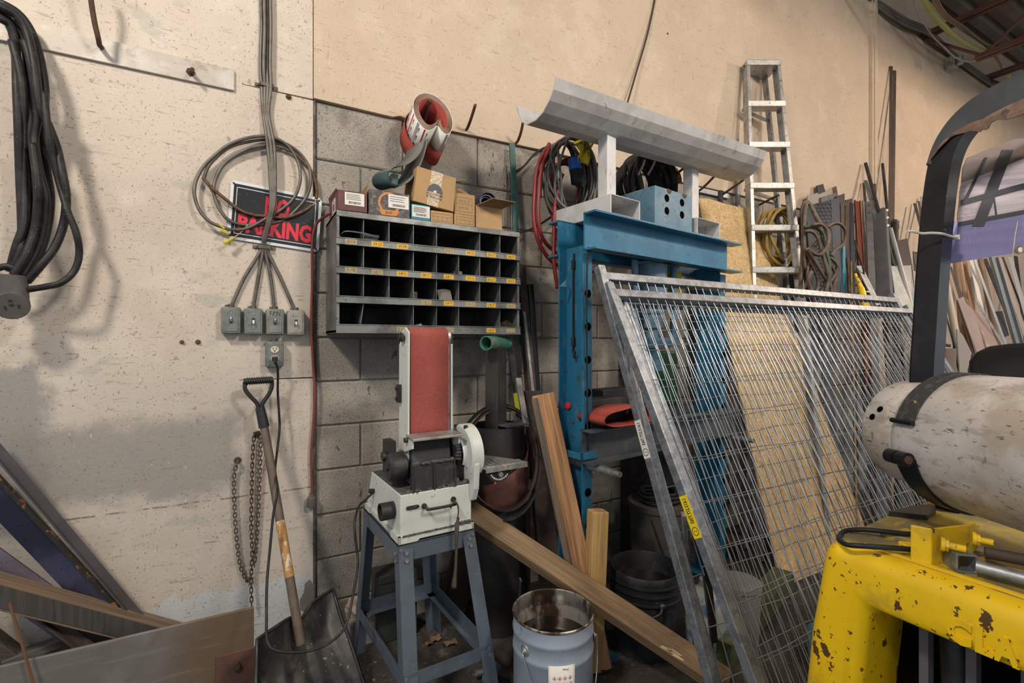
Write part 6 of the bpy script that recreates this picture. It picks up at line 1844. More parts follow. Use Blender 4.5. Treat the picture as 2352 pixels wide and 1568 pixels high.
def stick(cls, x0, y0, o0, x1, y1, o1, wpx, mat, label, th=.005, name=None, cat=None, xh=None):
    p0, p1 = W(x0, y0, o0), W(x1, y1, o1)
    Z = ((p0 + p1) / 2 - CAM).dot(F)
    d = (p1 - p0)
    if p1.z > .02:                       # carry on down to the floor
        p1 = p0 + d * ((p0.z - .01) / (p0.z - p1.z)) if p1.z < p0.z - .05 else p1
        if p1.y < -1.0:
            k = (-1.0 - p0.y) / (p1.y - p0.y)
            p1 = p0 + (p1 - p0) * k
    return leaner(name or {'bar': 'flat_bar', 'pipe': 'steel_pipe', 'tube': 'square_tube', 'angle': 'angle_bar', 'channel': 'channel_bar'}[cls], cls, [p0, p1], wpx * Z / FPX, th, mat, label, xh or R, cat=cat or ('pipe' if cls in ('pipe', 'tube') else 'steel bar'))


PLY = 705
plate([(1855, 449), (1911, 433), (1914, 470), (1900, PLY), (1862, PLY)], .06, .22, pm('pale_scaled_plate', (.27, .245, .235), .6, .3), 'pale pinkish-grey plate, rearmost of the sheets right of the torch hoses')
plate([(1876, 426), (1891, 422), (1896, 440), (1880, 446)], .05, .07, DK, 'small dark steel corner sticking up above the pale plate', name='steel_offcut', cat='offcut')
plate([(1914, 430), (1921, 427), (1925, 450), (1917, 452)], .05, .07, RU, 'small rusty steel corner sticking up above the stacked sheets', name='steel_offcut', cat='offcut')
plate([(1886, 453), (1922, 442), (1925, 470), (1930, PLY), (1895, PLY)], .08, .26, GS, 'mid-grey steel sheet standing behind the chequered plate')
plate([(1922, 450), (1940, 444), (1941, 480), (1946, PLY), (1926, PLY)], .10, .28, DK, 'dark narrow sheet just right of the chequered plate')
o = plate([(1851, 473), (1907, 459), (1911, 520), (1918, PLY), (1868, PLY)], .14, .36, pm('blue_black_plate', (.028, .035, .050), .6, 0, [('n', (.042, .05, .066), 7, .42, .66, .8)], spec=.25), 'blue-black chequered steel plate behind the torch hoses')
m = MB()
for i in range(26):
    for j in range(9):
        x, y = 1878 + j * 4.4 - .0 * i, 470 + i * 8.5
        if x > 1909 + i * .3 or y > 690:
            continue
        q = W(x, y, .14 + .22 * (y - 459) / (PLY - 459) + .002)
        s = 1 if (i + j) % 2 else -1
        m.obox(q - V((.011, 0, .006 * s)), (.022, 0, .012 * s), (0, -.003, 0), (-.003, 0, .006))
lg = m.build('tread_lugs', MATS['blue_black_plate'], o)
plate([(1908, 458), (1927, 453), (1931, 520), (1937, PLY), (1920, PLY)], .13, .34, pm('blue_grey_flat', (.045, .056, .08), .6, 0, spec=.3), 'blue-grey flat standing against the right edge of the chequered plate')
plate([(1937, 553), (1941, 540), (1943, 640), (1939, PLY), (1934, PLY)], .22, .32, pm('teal_painted_edge', (.03, .22, .32), .5), 'narrow teal-painted strip between the dark sheets', name='flat_bar', cat='steel bar')
plate([(1931, 467), (1953, 463), (1951, 550), (1947, 620), (1944, 592), (1935, 590)], .12, .24, RB, 'brown-grey steel sheet in the middle of the stacked sheets')
plate([(1943, 459), (1958, 455), (1960, 520), (1963, PLY), (1950, PLY)], .09, .28, DK, 'dark steel sheet behind the red-brown channel')
stick('bar', 1956, 466, .16, 1960, 690, .34, 9, pm('navy_black_steel', (.04, .042, .06), .45, .5), 'narrow navy-black flat left of the red-brown channel')
stick('channel', 1967, 462, .14, 1976, 620, .26, 13, pm('red_oxide_paint', (.22, .06, .035), .6, .1, [('n', (.16, .05, .035), 9, .42, .66, .7)]), 'red-brown painted channel standing among the grey stock')
stick('bar', 1948, 590, .25, 1952, 690, .33, 5, RU, 'thin rusty flat below the brown sheet')
stick('angle', 1978, 463, .14, 1990, 640, .30, 9, pm('pale_tan_steel', (.33, .31, .28), .6, .3), 'pale tan steel angle behind the channel with three holes')
o = stick('bar', 1995, 464, .18, 2004, 680, .40, 15, GS, 'dark grey flat with three bolt holes near its top')
m = MB()
for z in (473, 491, 509):
    q = W(1995 + (z - 464) * .04, z, .18 + .22 * (z - 464) / 216); m.cyl(q - F * .004, q - F * .006, .011, 12)
m.build('bolt_hole', M['ink'], o)
stick('bar', 2011, 545, .24, 2014, 690, .38, 8, GD, 'short grey flat between the two drilled bars')
p0, p1 = W(2030, 476, .24), W(2044, 700, .52)
m = MB(); m.lbar(p0, p1, .062, -.085, .006, R * .8 + F * .6); o = m.build('angle_bar', pm('big_grey_angle', (.105, .107, .118), .5, .25, [('n', (.15, .15, .16), 9, .42, .66, .6)]), label='big grey steel angle with three bolt holes, tallest of the drilled pair', cat='steel bar')
m = MB()
for z in (483, 500, 518):
    q = W(2033 + (z - 476) * .06, z, .24 + .28 * (z - 476) / 224); m.cyl(q - F * .006 + R * .01, q - F * .009 + R * .01, .011, 12)
m.build('bolt_hole', M['paper'], o)
stick('pipe', 1988, 375, .05, 2017, 480, .20, 7, DK, 'dark round bar leaning against the wall, leftmost of the tall ones')
stick('bar', 1988, 414, .07, 2012, 500, .20, 9, GD, 'grey flat leaning beside the leftmost tall round bar')
stick('bar', 1984, 420, .04, 1990, 500, .10, 6, RB, 'short brown flat behind the leftmost tall round bar')
stick('bar', 2009, 422, .05, 2014, 500, .12, 5, RB, 'short brown flat right of the leftmost tall round bar')
stick('pipe', 2027, 376, .05, 2046, 560, .24, 6, DK, 'dark slim round bar left of the twin tall rods')
stick('bar', 2047, 152, .03, 2043, 620, .22, 7, RB, 'left of the two very tall brown rods standing against the wall')
stick('bar', 2055, 162, .03, 2049, 620, .20, 7, RB, 'right of the two very tall brown rods standing against the wall')
o = stick('pipe', 2055, 508, .20, 2057, 640, .34, 14, DK, 'black pipe with a flaking rusty top beside the galvanised sheet')
m = MB(); q = W(2055, 508, .20); m.cyl(q + V((0, 0, .002)), q - V((0, 0, .07)), .0335, 18); m.build('flaking_end', pm('flaking_scale', (.12, .10, .09), .8, 0, [('n', (.35, .33, .32), 60, .55, .62, .8)]), o)
stick('pipe', 2045, 525, .26, 2072, 625, .42, 9, pm('pale_pipe', (.40, .40, .40), .5, .4), 'pale grey pipe leaning across in front of the black pipe')
stick('bar', 2062, 590, .30, 2098, 690, .44, 6, GD, 'thin grey flat sloping behind the galvanised sheet')
plate([(2064, 552), (2084, 547), (2096, 612), (2100, 660), (2072, 660)], .14, .34, pm('plum_dark_plate', (.075, .068, .072), .5, .5), 'plum-dark plate leaning behind the galvanised sheet')
plate([(2098, 577), (2113, 580), (2113, 625), (2101, 620)], .12, .2, GS, 'small grey plate beside the black forklift post', name='steel_offcut', cat='offcut')
plate([(2047, 611), (2092, 609), (2104, 700), (2098, 790), (2066, 740), (2060, 705)], .38, .68, pm('spangled_sheet', (.42, .45, .46), .4, .7, [('n', (.52, .55, .56), 9, .42, .62, .8), ('n', (.32, .33, .34), 22, .55, .66, .7)]), 'spangled galvanised sheet leaning in front of the stock')
stick('bar', 2101, 467, .08, 2122, 545, .2, 7, DK, 'dark flat leaning left of the black forklift post')
stick('bar', 2110, 462, .07, 2120, 520, .14, 5, RB, 'brown flat leaning left of the black forklift post')
stick('bar', 2117, 452, .05, 2121, 520, .12, 6, GD, 'tallest grey flat leaning left of the black forklift post')
plate([(1967, 610), (1980, 610), (2024, 700), (2012, 700)], .34, .52, GD, 'grey tapered flat slanting behind the top of the mesh panels', name='flat_bar', cat='steel bar')
t = thing('yellow_tool', W(1982, 690, .4), 'yellow tapered tool handle with a ring clamp, poking up behind the mesh panels', 'tool')
m = MB(); m.cyl(W(1964, 628, .40), W(1978, 662, .43), .008, 10, r2=.020); m.cyl(W(1978, 662, .43), W(1992, 720, .50), .022, 12, r2=.03); m.build('grip', M['fyellow'], t, smooth=True)
m = MB(); q = W(1986, 674, .44); m.lathe([(.026, -.006), (.030, -.006), (.030, .006), (.026, .006), (.026, -.006)], q, (W(1992, 720, .5) - W(1978, 662, .43)), 16); m.build('ring_clamp', M['galv'], t, smooth=True)
rope('black_lead', [W(1963, 552, .3), W(1972, 585, .34), W(1982, 615, .38), W(1984, 635, .38), W(1978, 652, .4), W(1966, 655, .4)], .006, M['cable'], 'thin black lead curving down in front of the dark sheets', 'cable')
stick('bar', 1955, 600, .3, 1957, 690, .4, 3, pm('yellow_steel', (.24, .16, .05), .6), 'narrow yellow-edged flat behind the mesh panels')
stick('bar', 1966, 720, .34, 1974, 800, .4, 11, RB, 'rusty brown flat standing behind the mesh, right of centre')
stick('bar', 1895, 720, .3, 1905, 900, .4, 20, GS, 'broad grey flat standing behind the mesh, right of the strand board')
stick('bar', 2030, 720, .4, 2044, 860, .5, 12, RB, 'brown flat standing behind the right end of the mesh')
stick('bar', 2010, 730, .42, 2024, 860, .5, 12, pm('tan_flat', (.33, .22, .13), .7), 'tan flat standing behind the right end of the mesh')
# behind the forklift
right = [
    ('pipe', 2173, 650, .40, 2212, 850, .62, 14, pm('tan_pipe', (.40, .36, .31), .6, .2), 'long tan pipe slanting beside the black forklift post'),
    ('bar', 2177, 612, .30, 2236, 812, .56, 7, pm('pinkish_flat', (.33, .23, .18), .7), 'narrow pinkish flat crossing right of the tan pipe'),
    ('bar', 2182, 612, .22, 2208, 690, .34, 8, DK, 'dark flat crossing behind the pinkish flat'),
    ('pipe', 2198, 600, .12, 2206, 690, .22, 15, pm('brown_paper_tube', (.26, .19, .14), .8), 'brown tube standing at the wall under the lavender sheet'),
    ('pipe', 2210, 622, .18, 2222, 700, .28, 14, pm('wrapped_roll', (.45, .36, .28), .8), 'tan wrapped roll just right of the brown tube'),
    ('bar', 2216, 600, .22, 2234, 715, .36, 10, pm('copper_brown_flat', (.24, .12, .07), .7), 'copper-brown flat right of the wrapped roll'),
    ('bar', 2230, 596, .28, 2255, 712, .42, 9, pm('white_strip', (.62, .62, .62), .5), 'white strip standing out among the brown stock'),
    ('bar', 2238, 594, .32, 2304, 775, .56, 6, pm('pale_blue_flat', (.30, .36, .40), .5, .3), 'slim pale-blue flat slanting far to the right'),
    ('pipe', 2252, 596, .16, 2280, 735, .32, 11, pm('chestnut_pipe', (.20, .135, .10), .7), 'chestnut-brown pipe behind the pale-blue flat'),
    ('bar', 2262, 594, .14, 2302, 692, .28, 10, DK, 'dark flat behind the grey-blue channel'),
    ('channel', 2278, 592, .34, 2337, 795, .60, 17, pm('slate_channel', (.20, .24, .28), .5, .4), 'grey-blue channel slanting under the grommet of the sheet'),
    ('bar', 2294, 592, .28, 2358, 775, .52, 11, pm('warm_grey_flat', (.36, .32, .30), .6, .3), 'warm grey flat right of the grey-blue channel'),
    ('bar', 2303, 590, .2, 2340, 690, .36, 4, RB, 'thin brown flat second from the right edge'),
    ('bar', 2320, 590, .26, 2356, 720, .44, 10, pm('blue_white_flat', (.42, .46, .49), .5, .3), 'pale blue-white flat at the right edge'),
    ('bar', 2333, 588, .14, 2344, 680, .26, 8, DK, 'dark flat at the right edge behind the blue-white one'),
    ('bar', 2244, 690, .5, 2308, 800, .66, 6, GD, 'grey flat slanting above the black seat'),
]
for q in right:
    stick(*q)
plate([(2200, 687), (2213, 681), (2219, 696), (2238, 712), (2276, 805), (2246, 815)], .42, .66, pm('taupe_plate', (.36, .29, .265), .6, .2, [('n', (.30, .24, .22), 6, .42, .66, .7)]), 'large taupe plate leaning above the seat')
plate([(2236, 712), (2257, 709), (2296, 800), (2270, 805)], .46, .66, pm('rosy_plate', (.33, .25, .225), .55, .2, [('n', (.48, .44, .42), (9, 9, 3), .55, .66, .6)]), 'rosy-brown plate overlapping the right side of the taupe plate')
plate([(2288, 715), (2302, 714), (2318, 770), (2306, 775)], .22, .34, DK, 'small dark plate between the slanting flats')
m = MB(); a = W(2176, 800, .75); m.cyl(a, V((a.x, a.y, a.z - .35)), .05, 22, hole=.045); m.build('short_pipe', pm('dusty_brown_pipe', (.20, .15, .125), .7), smooth=True, label='short wide dusty-brown pipe stub behind the propane tank', cat='pipe')
plate([(2160, 722), (2170, 722), (2188, 790), (2200, 900), (2160, 900)], .55, .8, pm('dull_grey_sheet', (.27, .25, .235), .6, .2), 'dull grey sheet behind the tan pipe')
plate([(2198, 755), (2212, 770), (2232, 810), (2220, 860), (2205, 860)], .6, .75, MATS['dull_grey_sheet'], 'curved grey sheet offcut between the tan pipe and the seat', name='steel_offcut', cat='offcut')
m = MB(); m.cyl(W(2158, 790, .72), W(2184, 794, .78), .011, 12); m.build('rod_stub', RU, smooth=True, label='rusty rod stub sticking out above the short wide pipe', cat='rod')
# ================================================================ wire mesh fence panels
def fence(name, p_tl, width, height, back, label, stickers=(), rnd=False, vs=.05, hs=.15, horn=.05):
    ex = V((1, 0, 0))
    dn = V((0, -back, -p_tl.z)).normalized()
    H = V((0, back, p_tl.z)).length
    nn = ex.cross(dn)
    if nn.y > 0:
        nn = -nn
    P_ = lambda u, v, o=0.0: p_tl + ex * u + dn * v + nn * o
    t = thing(name, P_(width / 2, H), label, 'fence panel')
    w = .036
    for u in (0, width):
        m = MB()
        if rnd and u == 0:
            m.cyl(P_(u, -horn), P_(u, H), .021, 18)
        else:
            m.bar(P_(u, -horn), P_(u, H), w, w, ex)
            m.v = m.v
        s_ = m.build('stile', M['galv'], t, smooth=rnd, bevel=0 if rnd else .003)
        if u == 0:
            sl0 = s_
    for v in (0, H - .10):
        m = MB(); m.bar(P_(.016, v), P_(width - .016, v), w, .034, dn); m.build('rail', M['galv'], t, bevel=.003)
    m = MB()
    k = int((width - .06) / vs)
    for i in range(k + 1):
        u = .03 + (width - .06) * i / k
        r = .0018
        pts = []
        for j in range(7):
            v = .0 + (H - .10) * j / 6
            pts.append(P_(u + random.uniform(-.004, .004) * (0 < j < 6), v, .006 + random.uniform(-.003, .003)))
        m.tube(pts, r, 4)
    v = .085
    while v < H - .12:
        pts = [P_(.0 + width * j / 16, v + random.uniform(-.006, .006), .002 + random.uniform(-.004, .008)) for j in range(17)]
        m.tube(pts, .0018, 4)
        v += hs
    o = m.build('wire_mesh', M['mesh'], t); o['kind'] = 'stuff'
    for (v0, v1, col, s) in stickers:
        m = MB(); fu = ex * -.0; a = P_(-.018, v0, 0) ; b = P_(-.018, v1, 0)
        # sticker wraps the outer (left) face of the stile
        m.obox(a - ex * .0008 - nn * -.017, b - a, nn * -.034, ex * .0006)
        st_ = m.build('sticker', col, sl0)
        m = MB(); L_ = (b - a)
        m.text(s, a - ex * .0016 + L_ * .08 + nn * .009, L_ * .58, nn * -.017, .02)
        m.lathe([(.0135, 0), (.0115, 0)], a - ex * .0016 + L_ * .84, -ex, 18)
        for s1 in (-1, 1):
            m.lathe([(.002, 0), (.0001, 0)], a - ex * .0016 + L_ * .84 + nn * .004 * s1 , -ex, 8)
        m.build('print', M['ink'], st_)
    return t


YW = flat('bright_yellow_sticker', (.85, .66, .01), .4)
fence('mesh_fence_panel', V((1.285, -.79, 1.635)), 2.44, 1.7, .66, 'rearmost galvanised mesh fence panel, its stile the most upright', [(.60, .74, M['paper'], '1.613.277.7365')], hs=.152)
fence('mesh_fence_panel', V((1.375, -.815, 1.535)), 2.36, 1.7, .79, 'middle galvanised mesh fence panel with a round left post', (), True, hs=.148)
fence('mesh_fence_panel', V((1.29, -.843, 1.561)), 2.50, 1.7, .84, 'front galvanised mesh fence panel with a yellow telephone sticker', [(.80, .935, YW, '1.613.277.7365')], hs=.15)
# stray pieces seen under and through the panels
m = MB(); m.lbar(G(1610, 1300, .62), G(1635, 1500, .0), .03, .03, .004, R); m.build('angle_bar', M['greysteel'], label='slim dark angle leaning just left of the fence stiles', cat='steel bar')
m = MB(); m.bar(G(1570, 1180, .80), G(1600, 1530, 0), .012, .02, R); m.build('flat_bar', M['galvdull'], label='thin steel edge leaning left of the fence stiles near the black bucket', cat='steel bar')
m = MB(); m.cyl(V((2.25, -1.12, .06)), V((1.55, -1.58, .06)), .05, 22); m.build('blue_pipe', pm('pale_blue_pipe', (.10, .27, .34), .5, 0, [('n', (.2, .33, .38), 14, .45, .66, .7)]), smooth=True, label='pale blue pipe lying on the floor behind the front mesh panel', cat='pipe')
m = MB(); m.obox((1.75, -1.05, .02), (.85, .25, 0), (-.03, .10, 0), (0, 0, .10)); m.build('green_timber', wood('green_tinted_timber', (.085, .105, .045), (.06, .07, .035), (1, .3, 0), seed=21), label='green-tinted timber lying on the floor behind the mesh', cat='timber', bevel=.003)
m = MB(); m.lathe([(0, 0), (.08, 0), (.092, .28), (.097, .28), (.097, .30), (0, .30)], (1.93, -.95, 0), (0, 0, 1), 26); m.build('grey_pot', pm('dusty_grey_pot', (.20, .20, .195), .7, 0, [('n', (.22, .22, .21), 9, .42, .66, .7)]), smooth=True, label='dusty grey bucket standing behind the mesh near the press foot', cat='bucket')
m = MB(); m.box((2.06, -.25, .981), (2.32, -.07, 1.31)); m.build('green_case', pm('dark_green_case', (.012, .075, .03), .5, 0, [('n', (.03, .03, .03), 9, .5, .66, .6)]), bevel=.01, label='dark green box seen through the mesh beside the press', cat='box')
m = MB(); m.box((2.03, -.27, 0), (2.34, -.05, .98)); m.build('dark_crate', DK, bevel=.01, label='dark steel crate under the green box behind the mesh', cat='crate')
m = MB(); m.obox(G(1640, 1515, .01), (.10, .06, 0), (-.02, .03, 0), (0, 0, .03)); m.build('blue_scrap', pm('bright_blue_scrap', (.10, .42, .58), .5, 0, [('n', (.22, .10, .05), 30, .5, .6, .8)]), label='scrap of bright blue painted steel on the floor by the plank end', cat='scrap')
# ================================================================ forklift
FX, FZ, FY0, FY1 = 1.150, .920, -1.715, -2.95
t = thing('forklift', (2.2, -2.3, 0), 'chipped yellow forklift with a black roll-over guard, parked at the right', 'forklift')
# counterweight: rear face with a grille opening, tapering outwards a little towards the floor
OY0, OZ1 = -1.822, .800
bm = __import__('bmesh').new()
outer = [(FY0 - .02, FZ), (FY1, FZ), (FY1, .12), (FY0 + .05, .12), (FY0 + .045, .40), (FY0 + .015, .70)]
hole = [(OY0, OZ1), (-2.46, OZ1), (-2.46, .30), (OY0 + .045, .30)]
vo = [bm.verts.new((FX, y, z)) for y, z in outer]
vh = [bm.verts.new((FX, y, z)) for y, z in hole]
eo = [bm.edges.new((vo[i], vo[(i + 1) % 6])) for i in range(6)]
eh = [bm.edges.new((vh[i], vh[(i + 1) % 4])) for i in range(4)]
bmesh_ = __import__('bmesh')
bmesh_.ops.triangle_fill(bm, use_beauty=True, edges=eo + eh)
r = bmesh_.ops.extrude_face_region(bm, geom=list(bm.faces))
bmesh_.ops.translate(bm, verts=[v for v in r['geom'] if isinstance(v, bmesh_.types.BMVert)], vec=(.34, 0, 0))
bmesh_.ops.recalc_face_normals(bm, faces=bm.faces)
bmesh_.ops.dissolve_limit(bm, angle_limit=.01, verts=bm.verts, edges=bm.edges)
bm.verts.index_update()
m = MB(); m.add([v.co.copy() for v in bm.verts], [tuple(v.index for v in f.verts) for f in bm.faces]); bm.free()
cw_ = m.build('counterweight', M['fyellow'], t, bevel=.034, seg=4, smooth='all')
m = MB(); m.box((FX + .18, -2.5, .25), (FX + .21, OY0 + .03, .84)); m.build('radiator', M['hole'], cw_)
for k, y in enumerate((-1.876, -1.952, -2.030, -2.105, -2.18, -2.26, -2.34)):
    m = MB(); m.box((FX + .10, y - .016, .28), (FX + .125, y, .83)); m.build('grille_bar', pm('dark_violet_grille', (.115, .11, .13), .5, .1), cw_)
m = MB(); m.cyl((FX + .14, -1.935, .55), (FX + .16, -1.915, .82), .030, 14); m.build('hose', M['blackplastic'], cw_, smooth=True)
# raised lettering on the rear face
m = MB()
for ch, y0_, w in (('C', -1.958, .036), ('L', -1.999, .026), ('A', -2.022, .034), ('R', -2.063, .034), ('K', -2.104, .034)):
    m.text(ch, (FX + .001, y0_, .814), (0, -w, 0), (0, 0, .046), .05, nv=(-.006, 0, 0))
m.build('raised_lettering', M['fyellow'], cw_, bevel=.0015)
m = MB(); m.poly([(FX + .036, FY0 - .035, FZ + .001), (FX + .036, FY1, FZ + .001), (2.35, FY1, FZ + .001), (2.35, FY0 - .02, FZ + .001), (FX + .30, FY0 - .02, FZ + .001)], (0, 0, -.02)); m.build('deck_plate', M['fyellowtop'], t)
m = MB(); m.bar((FX + .042, -1.80, FZ + .002), (FX + .046, -2.9, FZ + .002), .008, .008, (1, 0, 0)); m.build('weld_ridge', M['fyellow'], t)
m = MB(); m.poly([G(2020, 1232, FZ), G(2082, 1222, FZ), G(2140, 1250, FZ), G(2135, 1262, FZ)], (0, 0, .012)); m.build('hood_panel', M['fyellowtop'], t, bevel=.003)
m = MB(); m.poly([G(2042, 1186, FZ), G(2100, 1172, FZ), G(2150, 1180, FZ), G(2130, 1196, FZ)], (0, 0, .014)); m.build('black_pad', M['blackplastic'], t)
m = MB(); m.box((1.50, -2.9, .12), (3.1, -1.76, FZ - .002)); m.build('chassis', M['fyellow'], t, bevel=.02)
m = MB(); m.obox(G(2096, 1278, FZ), (.045, -.03, 0), (.03, .04, 0), (0, 0, .014)); m.build('weld_lug', M['fyellow'], t, bevel=.004)
# hydraulic hose looped on the deck
pts = [(2150, 1222), (2090, 1226), (2030, 1220), (1975, 1216), (1940, 1220), (1927, 1236), (1945, 1250), (1990, 1254), (2050, 1258), (2100, 1262), (2150, 1268)]
m = MB(); m.tube(catmull([G(x, y, FZ + .012 + .006 * math.sin(i)) for i, (x, y) in enumerate(pts)], 6), .0055, 10); m.build('deck_hose', M['black'], t, smooth='all')
# tank cradle: yellow bracket, straps, round bars
TC = D(2190, 1008, 1.147)
TA = (F - R * .0685 - U * .01).normalized()      # points away from the camera
TX = perp(TA, R); TY = TA.cross(TX)
if TY.z < 0:
    TY = -TY
TP = lambda ang, r, z: TC + (TX * math.cos(ang) + TY * math.sin(ang)) * r + TA * z
TR_ = .155
bk = D(2185, 1250, 1.06)
m = MB()
b = G(2140, 1302, FZ); c_ = G(2240, 1268, FZ); hb = U * .076
m.poly([b, c_, c_ + hb * .8, b + hb], V((.004, .004, 0)))
m.poly([b, b + hb, b + hb + V((-.012, .03, .0)), b + V((-.012, .03, 0))], V((.005, .002, 0)))
bkt = m.build('tank_bracket', M['fyellow'], t, bevel=.002)
for px, py, Z, L_ in ((2160, 1248, .965, .025), (2232, 1236, 1.00, .02)):
    q = D(px, py, Z); m = MB(); d = (-F * .4 - R * -.25).normalized(); d = (R * .75 - F * .55 - U * .05).normalized()
    m.cyl(q, q + d * .006, .014, 14); m.cyl(q + d * .006, q + d * .012, .012, 6); m.cyl(q + d * .012, q + d * (.012 + L_), .007, 10); m.build('bolt', M['fyellow'], bkt, smooth=True)
# strap pieces
def strap(a0, a1, z0, z1, r=.158, n=22, skew=0.0):
    rows = []
    for i in range(n + 1):
        u = i / n
        a = a0 + (a1 - a0) * u
        rows.append([TP(a, r, z0 + skew * u), TP(a, r, z1 + skew * u)])
    m = MB(); m.sheet(rows, .005); return m


# angles: pi = left of the tank in the picture, pi/2 = top
m = strap(math.radians(50), math.radians(163), -.052, -.005, .159); up = m.build('upper_strap', pm('speckled_black_strap', (.035, .037, .04), .6, .1, [('n', (.09, .09, .09), 60, .5, .66, .7), ('n', (.5, .36, .02), 30, .735, .75, .9)], (90, .3, .002)), t, smooth=True)
m = MB(); m.cyl(TP(math.radians(163), .163, -.056), TP(math.radians(163), .163, -.001), .006, 10); m.build('strap_lip', M['blackpaint'], up, smooth=True)
m = strap(math.radians(192), math.radians(300), -.060, -.010, .161); lo_ = m.build('lower_strap', M['blackpaint'], t, smooth=True)
for z0, z1 in ((-.060, -.036), (-.033, -.009)):
    m = MB(); m.cyl(TP(math.radians(191), .174, z0), TP(math.radians(191), .174, z1), .016, 18, hole=.010); m.build('hinge_knuckle', M['blackpaint'], lo_, smooth=True)
m = MB(); m.cyl(TP(math.radians(191), .174, -.062), TP(math.radians(191), .174, -.006), .0095, 12); m.build('hinge_pin', M['rust'], lo_, smooth=True)
m = MB()
q = D(2220, 1285, .99)
sqx = (R * .9 - F * .4).normalized()
a = G(2222, 1318, FZ) + U * .019
m.rtube(a, a + F * .05 + R * .012, .036, .036, R, .004); sq = m.build('square_socket', M['galvdull'], t, bevel=.002)
for (x0_, y0_, x1_, y1_, zz, mt) in ((2243, 1300, 2420, 1346, FZ + .022, M['galvdull']), (2262, 1268, 2420, 1298, FZ + .024, RB)):
    m = MB(); m.cyl(G(x0_, y0_, zz), G(x1_, y1_, zz), .0115, 16); m.build('cradle_rod', mt, t, smooth=True)
# roll-over guard: bent box post and rear crossbar
HP = [V((1.67, -1.79, .90)), V((1.62, -1.79, 1.02)), V((1.535, -1.79, 1.17)), V((1.512, -1.79, 1.263)), V((1.528, -1.79, 1.40)), V((1.548, -1.79, 1.55)), V((1.575, -1.79, 1.70)), V((1.597, -1.792, 1.80)), V((1.607, -1.80, 1.86)), V((1.613, -1.818, 1.905)), V((1.61, -1.85, 1.937)), V((1.60, -1.90, 1.955)), V((1.59, -2.0, 1.968)), V((1.583, -2.2, 1.978)), V((1.58, -2.5, 1.985)), V((1.58, -2.9, 1.985))]
pp = catmull(HP, 5)
frames = []
for i, p in enumerate(pp):
    d = (pp[min(i + 1, len(pp) - 1)] - pp[max(i - 1, 0)]).normalized()
    xx = perp(d, (1, 0, 0)); yy_ = d.cross(xx)
    if yy_.dot(V((0, 1, .6))) < 0:
        yy_ = -yy_
    frames.append((p, d, xx, yy_))
rows = [[p + xx * a * .031 + yy_ * b * .026 for a, b in ((-1, -1), (1, -1), (1, 1), (-1, 1), (-1, -1))] for p, d, xx, yy_ in frames]
k0 = 44
m = MB(); m.sheet(rows[:k0 + 1]); m.build('guard_post', M['blackpaint'], t, bevel=.006, seg=3, smooth=True)
m = MB(); m.sheet(rows[k0:]); m.build('guard_crossbar', M['blackpaint'], t, bevel=.006, seg=3, smooth=True)
# torn grey skin wrapped over the bend and the crossbar, with a rusty ragged lower edge
m = MB(); m2 = MB()
skin, lip = [], []
i0 = 37
for i in range(i0, len(pp)):
    p, d, xx, yy_ = frames[i]
    k = min(1, (i - i0) / 16)
    o1, o2 = p + yy_ * .0275, .0325
    drop = -.026 + .052 * (1 - k)              # how far the skin hangs down the rear face
    drop -= .012 * k
    skin.append([o1 + xx * .034, o1 + yy_ * .003, o1 - xx * .030, p - xx * o2 + yy_ * .020, p - xx * (o2 + .002) + yy_ * drop])
    w_ = (.034 + .012 * math.sin(i * .55) + .004 * math.sin(i * 1.7)) * k
    lip.append([p - xx * (o2 + .0025) + yy_ * (drop + .001), p - xx * (o2 + .006 + .003 * math.sin(i * .8)) + yy_ * (drop - w_)])
m.sheet(skin, .003); m.build('guard_skin', M['guardgrey'], t, smooth=True)
m2.sheet(lip, .0025); m2.build('torn_edge', pm('torn_rusty_skin', (.17, .10, .075), .75, .1, [('n', (.30, .22, .15), 12, .46, .64, .7), ('n', (.06, .05, .05), 26, .58, .68, .8)]), t, smooth=True)
for y, s in ((-1.95, 0), (-2.15, .02), (-2.35, .04)):
    m = MB(); m.bar((1.60, y, 1.93 + s), (3.2, y, 2.03 + s), .04, .035, (0, 1, 0)); m.build('guard_bar', M['blackpaint'], t, bevel=.004)
m = MB(); m.bar((3.1, -1.79, .9), (3.2, -1.79, 2.04), .06, .06, (1, 0, 0)); m.build('guard_post', M['blackpaint'], t, bevel=.006)
# seat
sb = MB()
sx0, sy = 1.95, None
c1, c2 = D(2222, 860, 1.62), D(2470, 860, 1.40)
ex_ = (c2 - c1); Lx = ex_.length; ex_.normalize()
pts = []
for u, v in ((0, -.10), (0, .045), (.02, .075), (.05, .092), (.10, .098), (Lx - .1, .098), (Lx - .03, .085), (Lx, .05), (Lx, -.1)):
    pts.append(c1 + ex_ * u + U * v)
nn = ex_.cross(U).normalized()
if nn.dot(F) < 0:
    nn = -nn
sb.poly(pts, nn * .10); m = MB(); m.obox(c1 + U * -.52 + nn * .04 + ex_ * .04, ex_ * (Lx - .08), nn * .40, U * .14); m.build('seat_base', M['blackpaint'], t, bevel=.01)
seat = sb.build('seat_back', M['vinyl'], t, bevel=.014, seg=3, smooth=True)
m = MB(); m.obox(c1 + U * -.40 + nn * .02, ex_ * Lx, nn * .45, U * .12); m.build('seat_cushion', M['vinyl'], t, bevel=.02)
m = MB(); q = c1 + ex_ * .085 + U * .008; m.lathe([(0, 0), (.022, 0)], q - nn * .001, -nn, 20); m.build('seat_hole', M['ink'], seat)
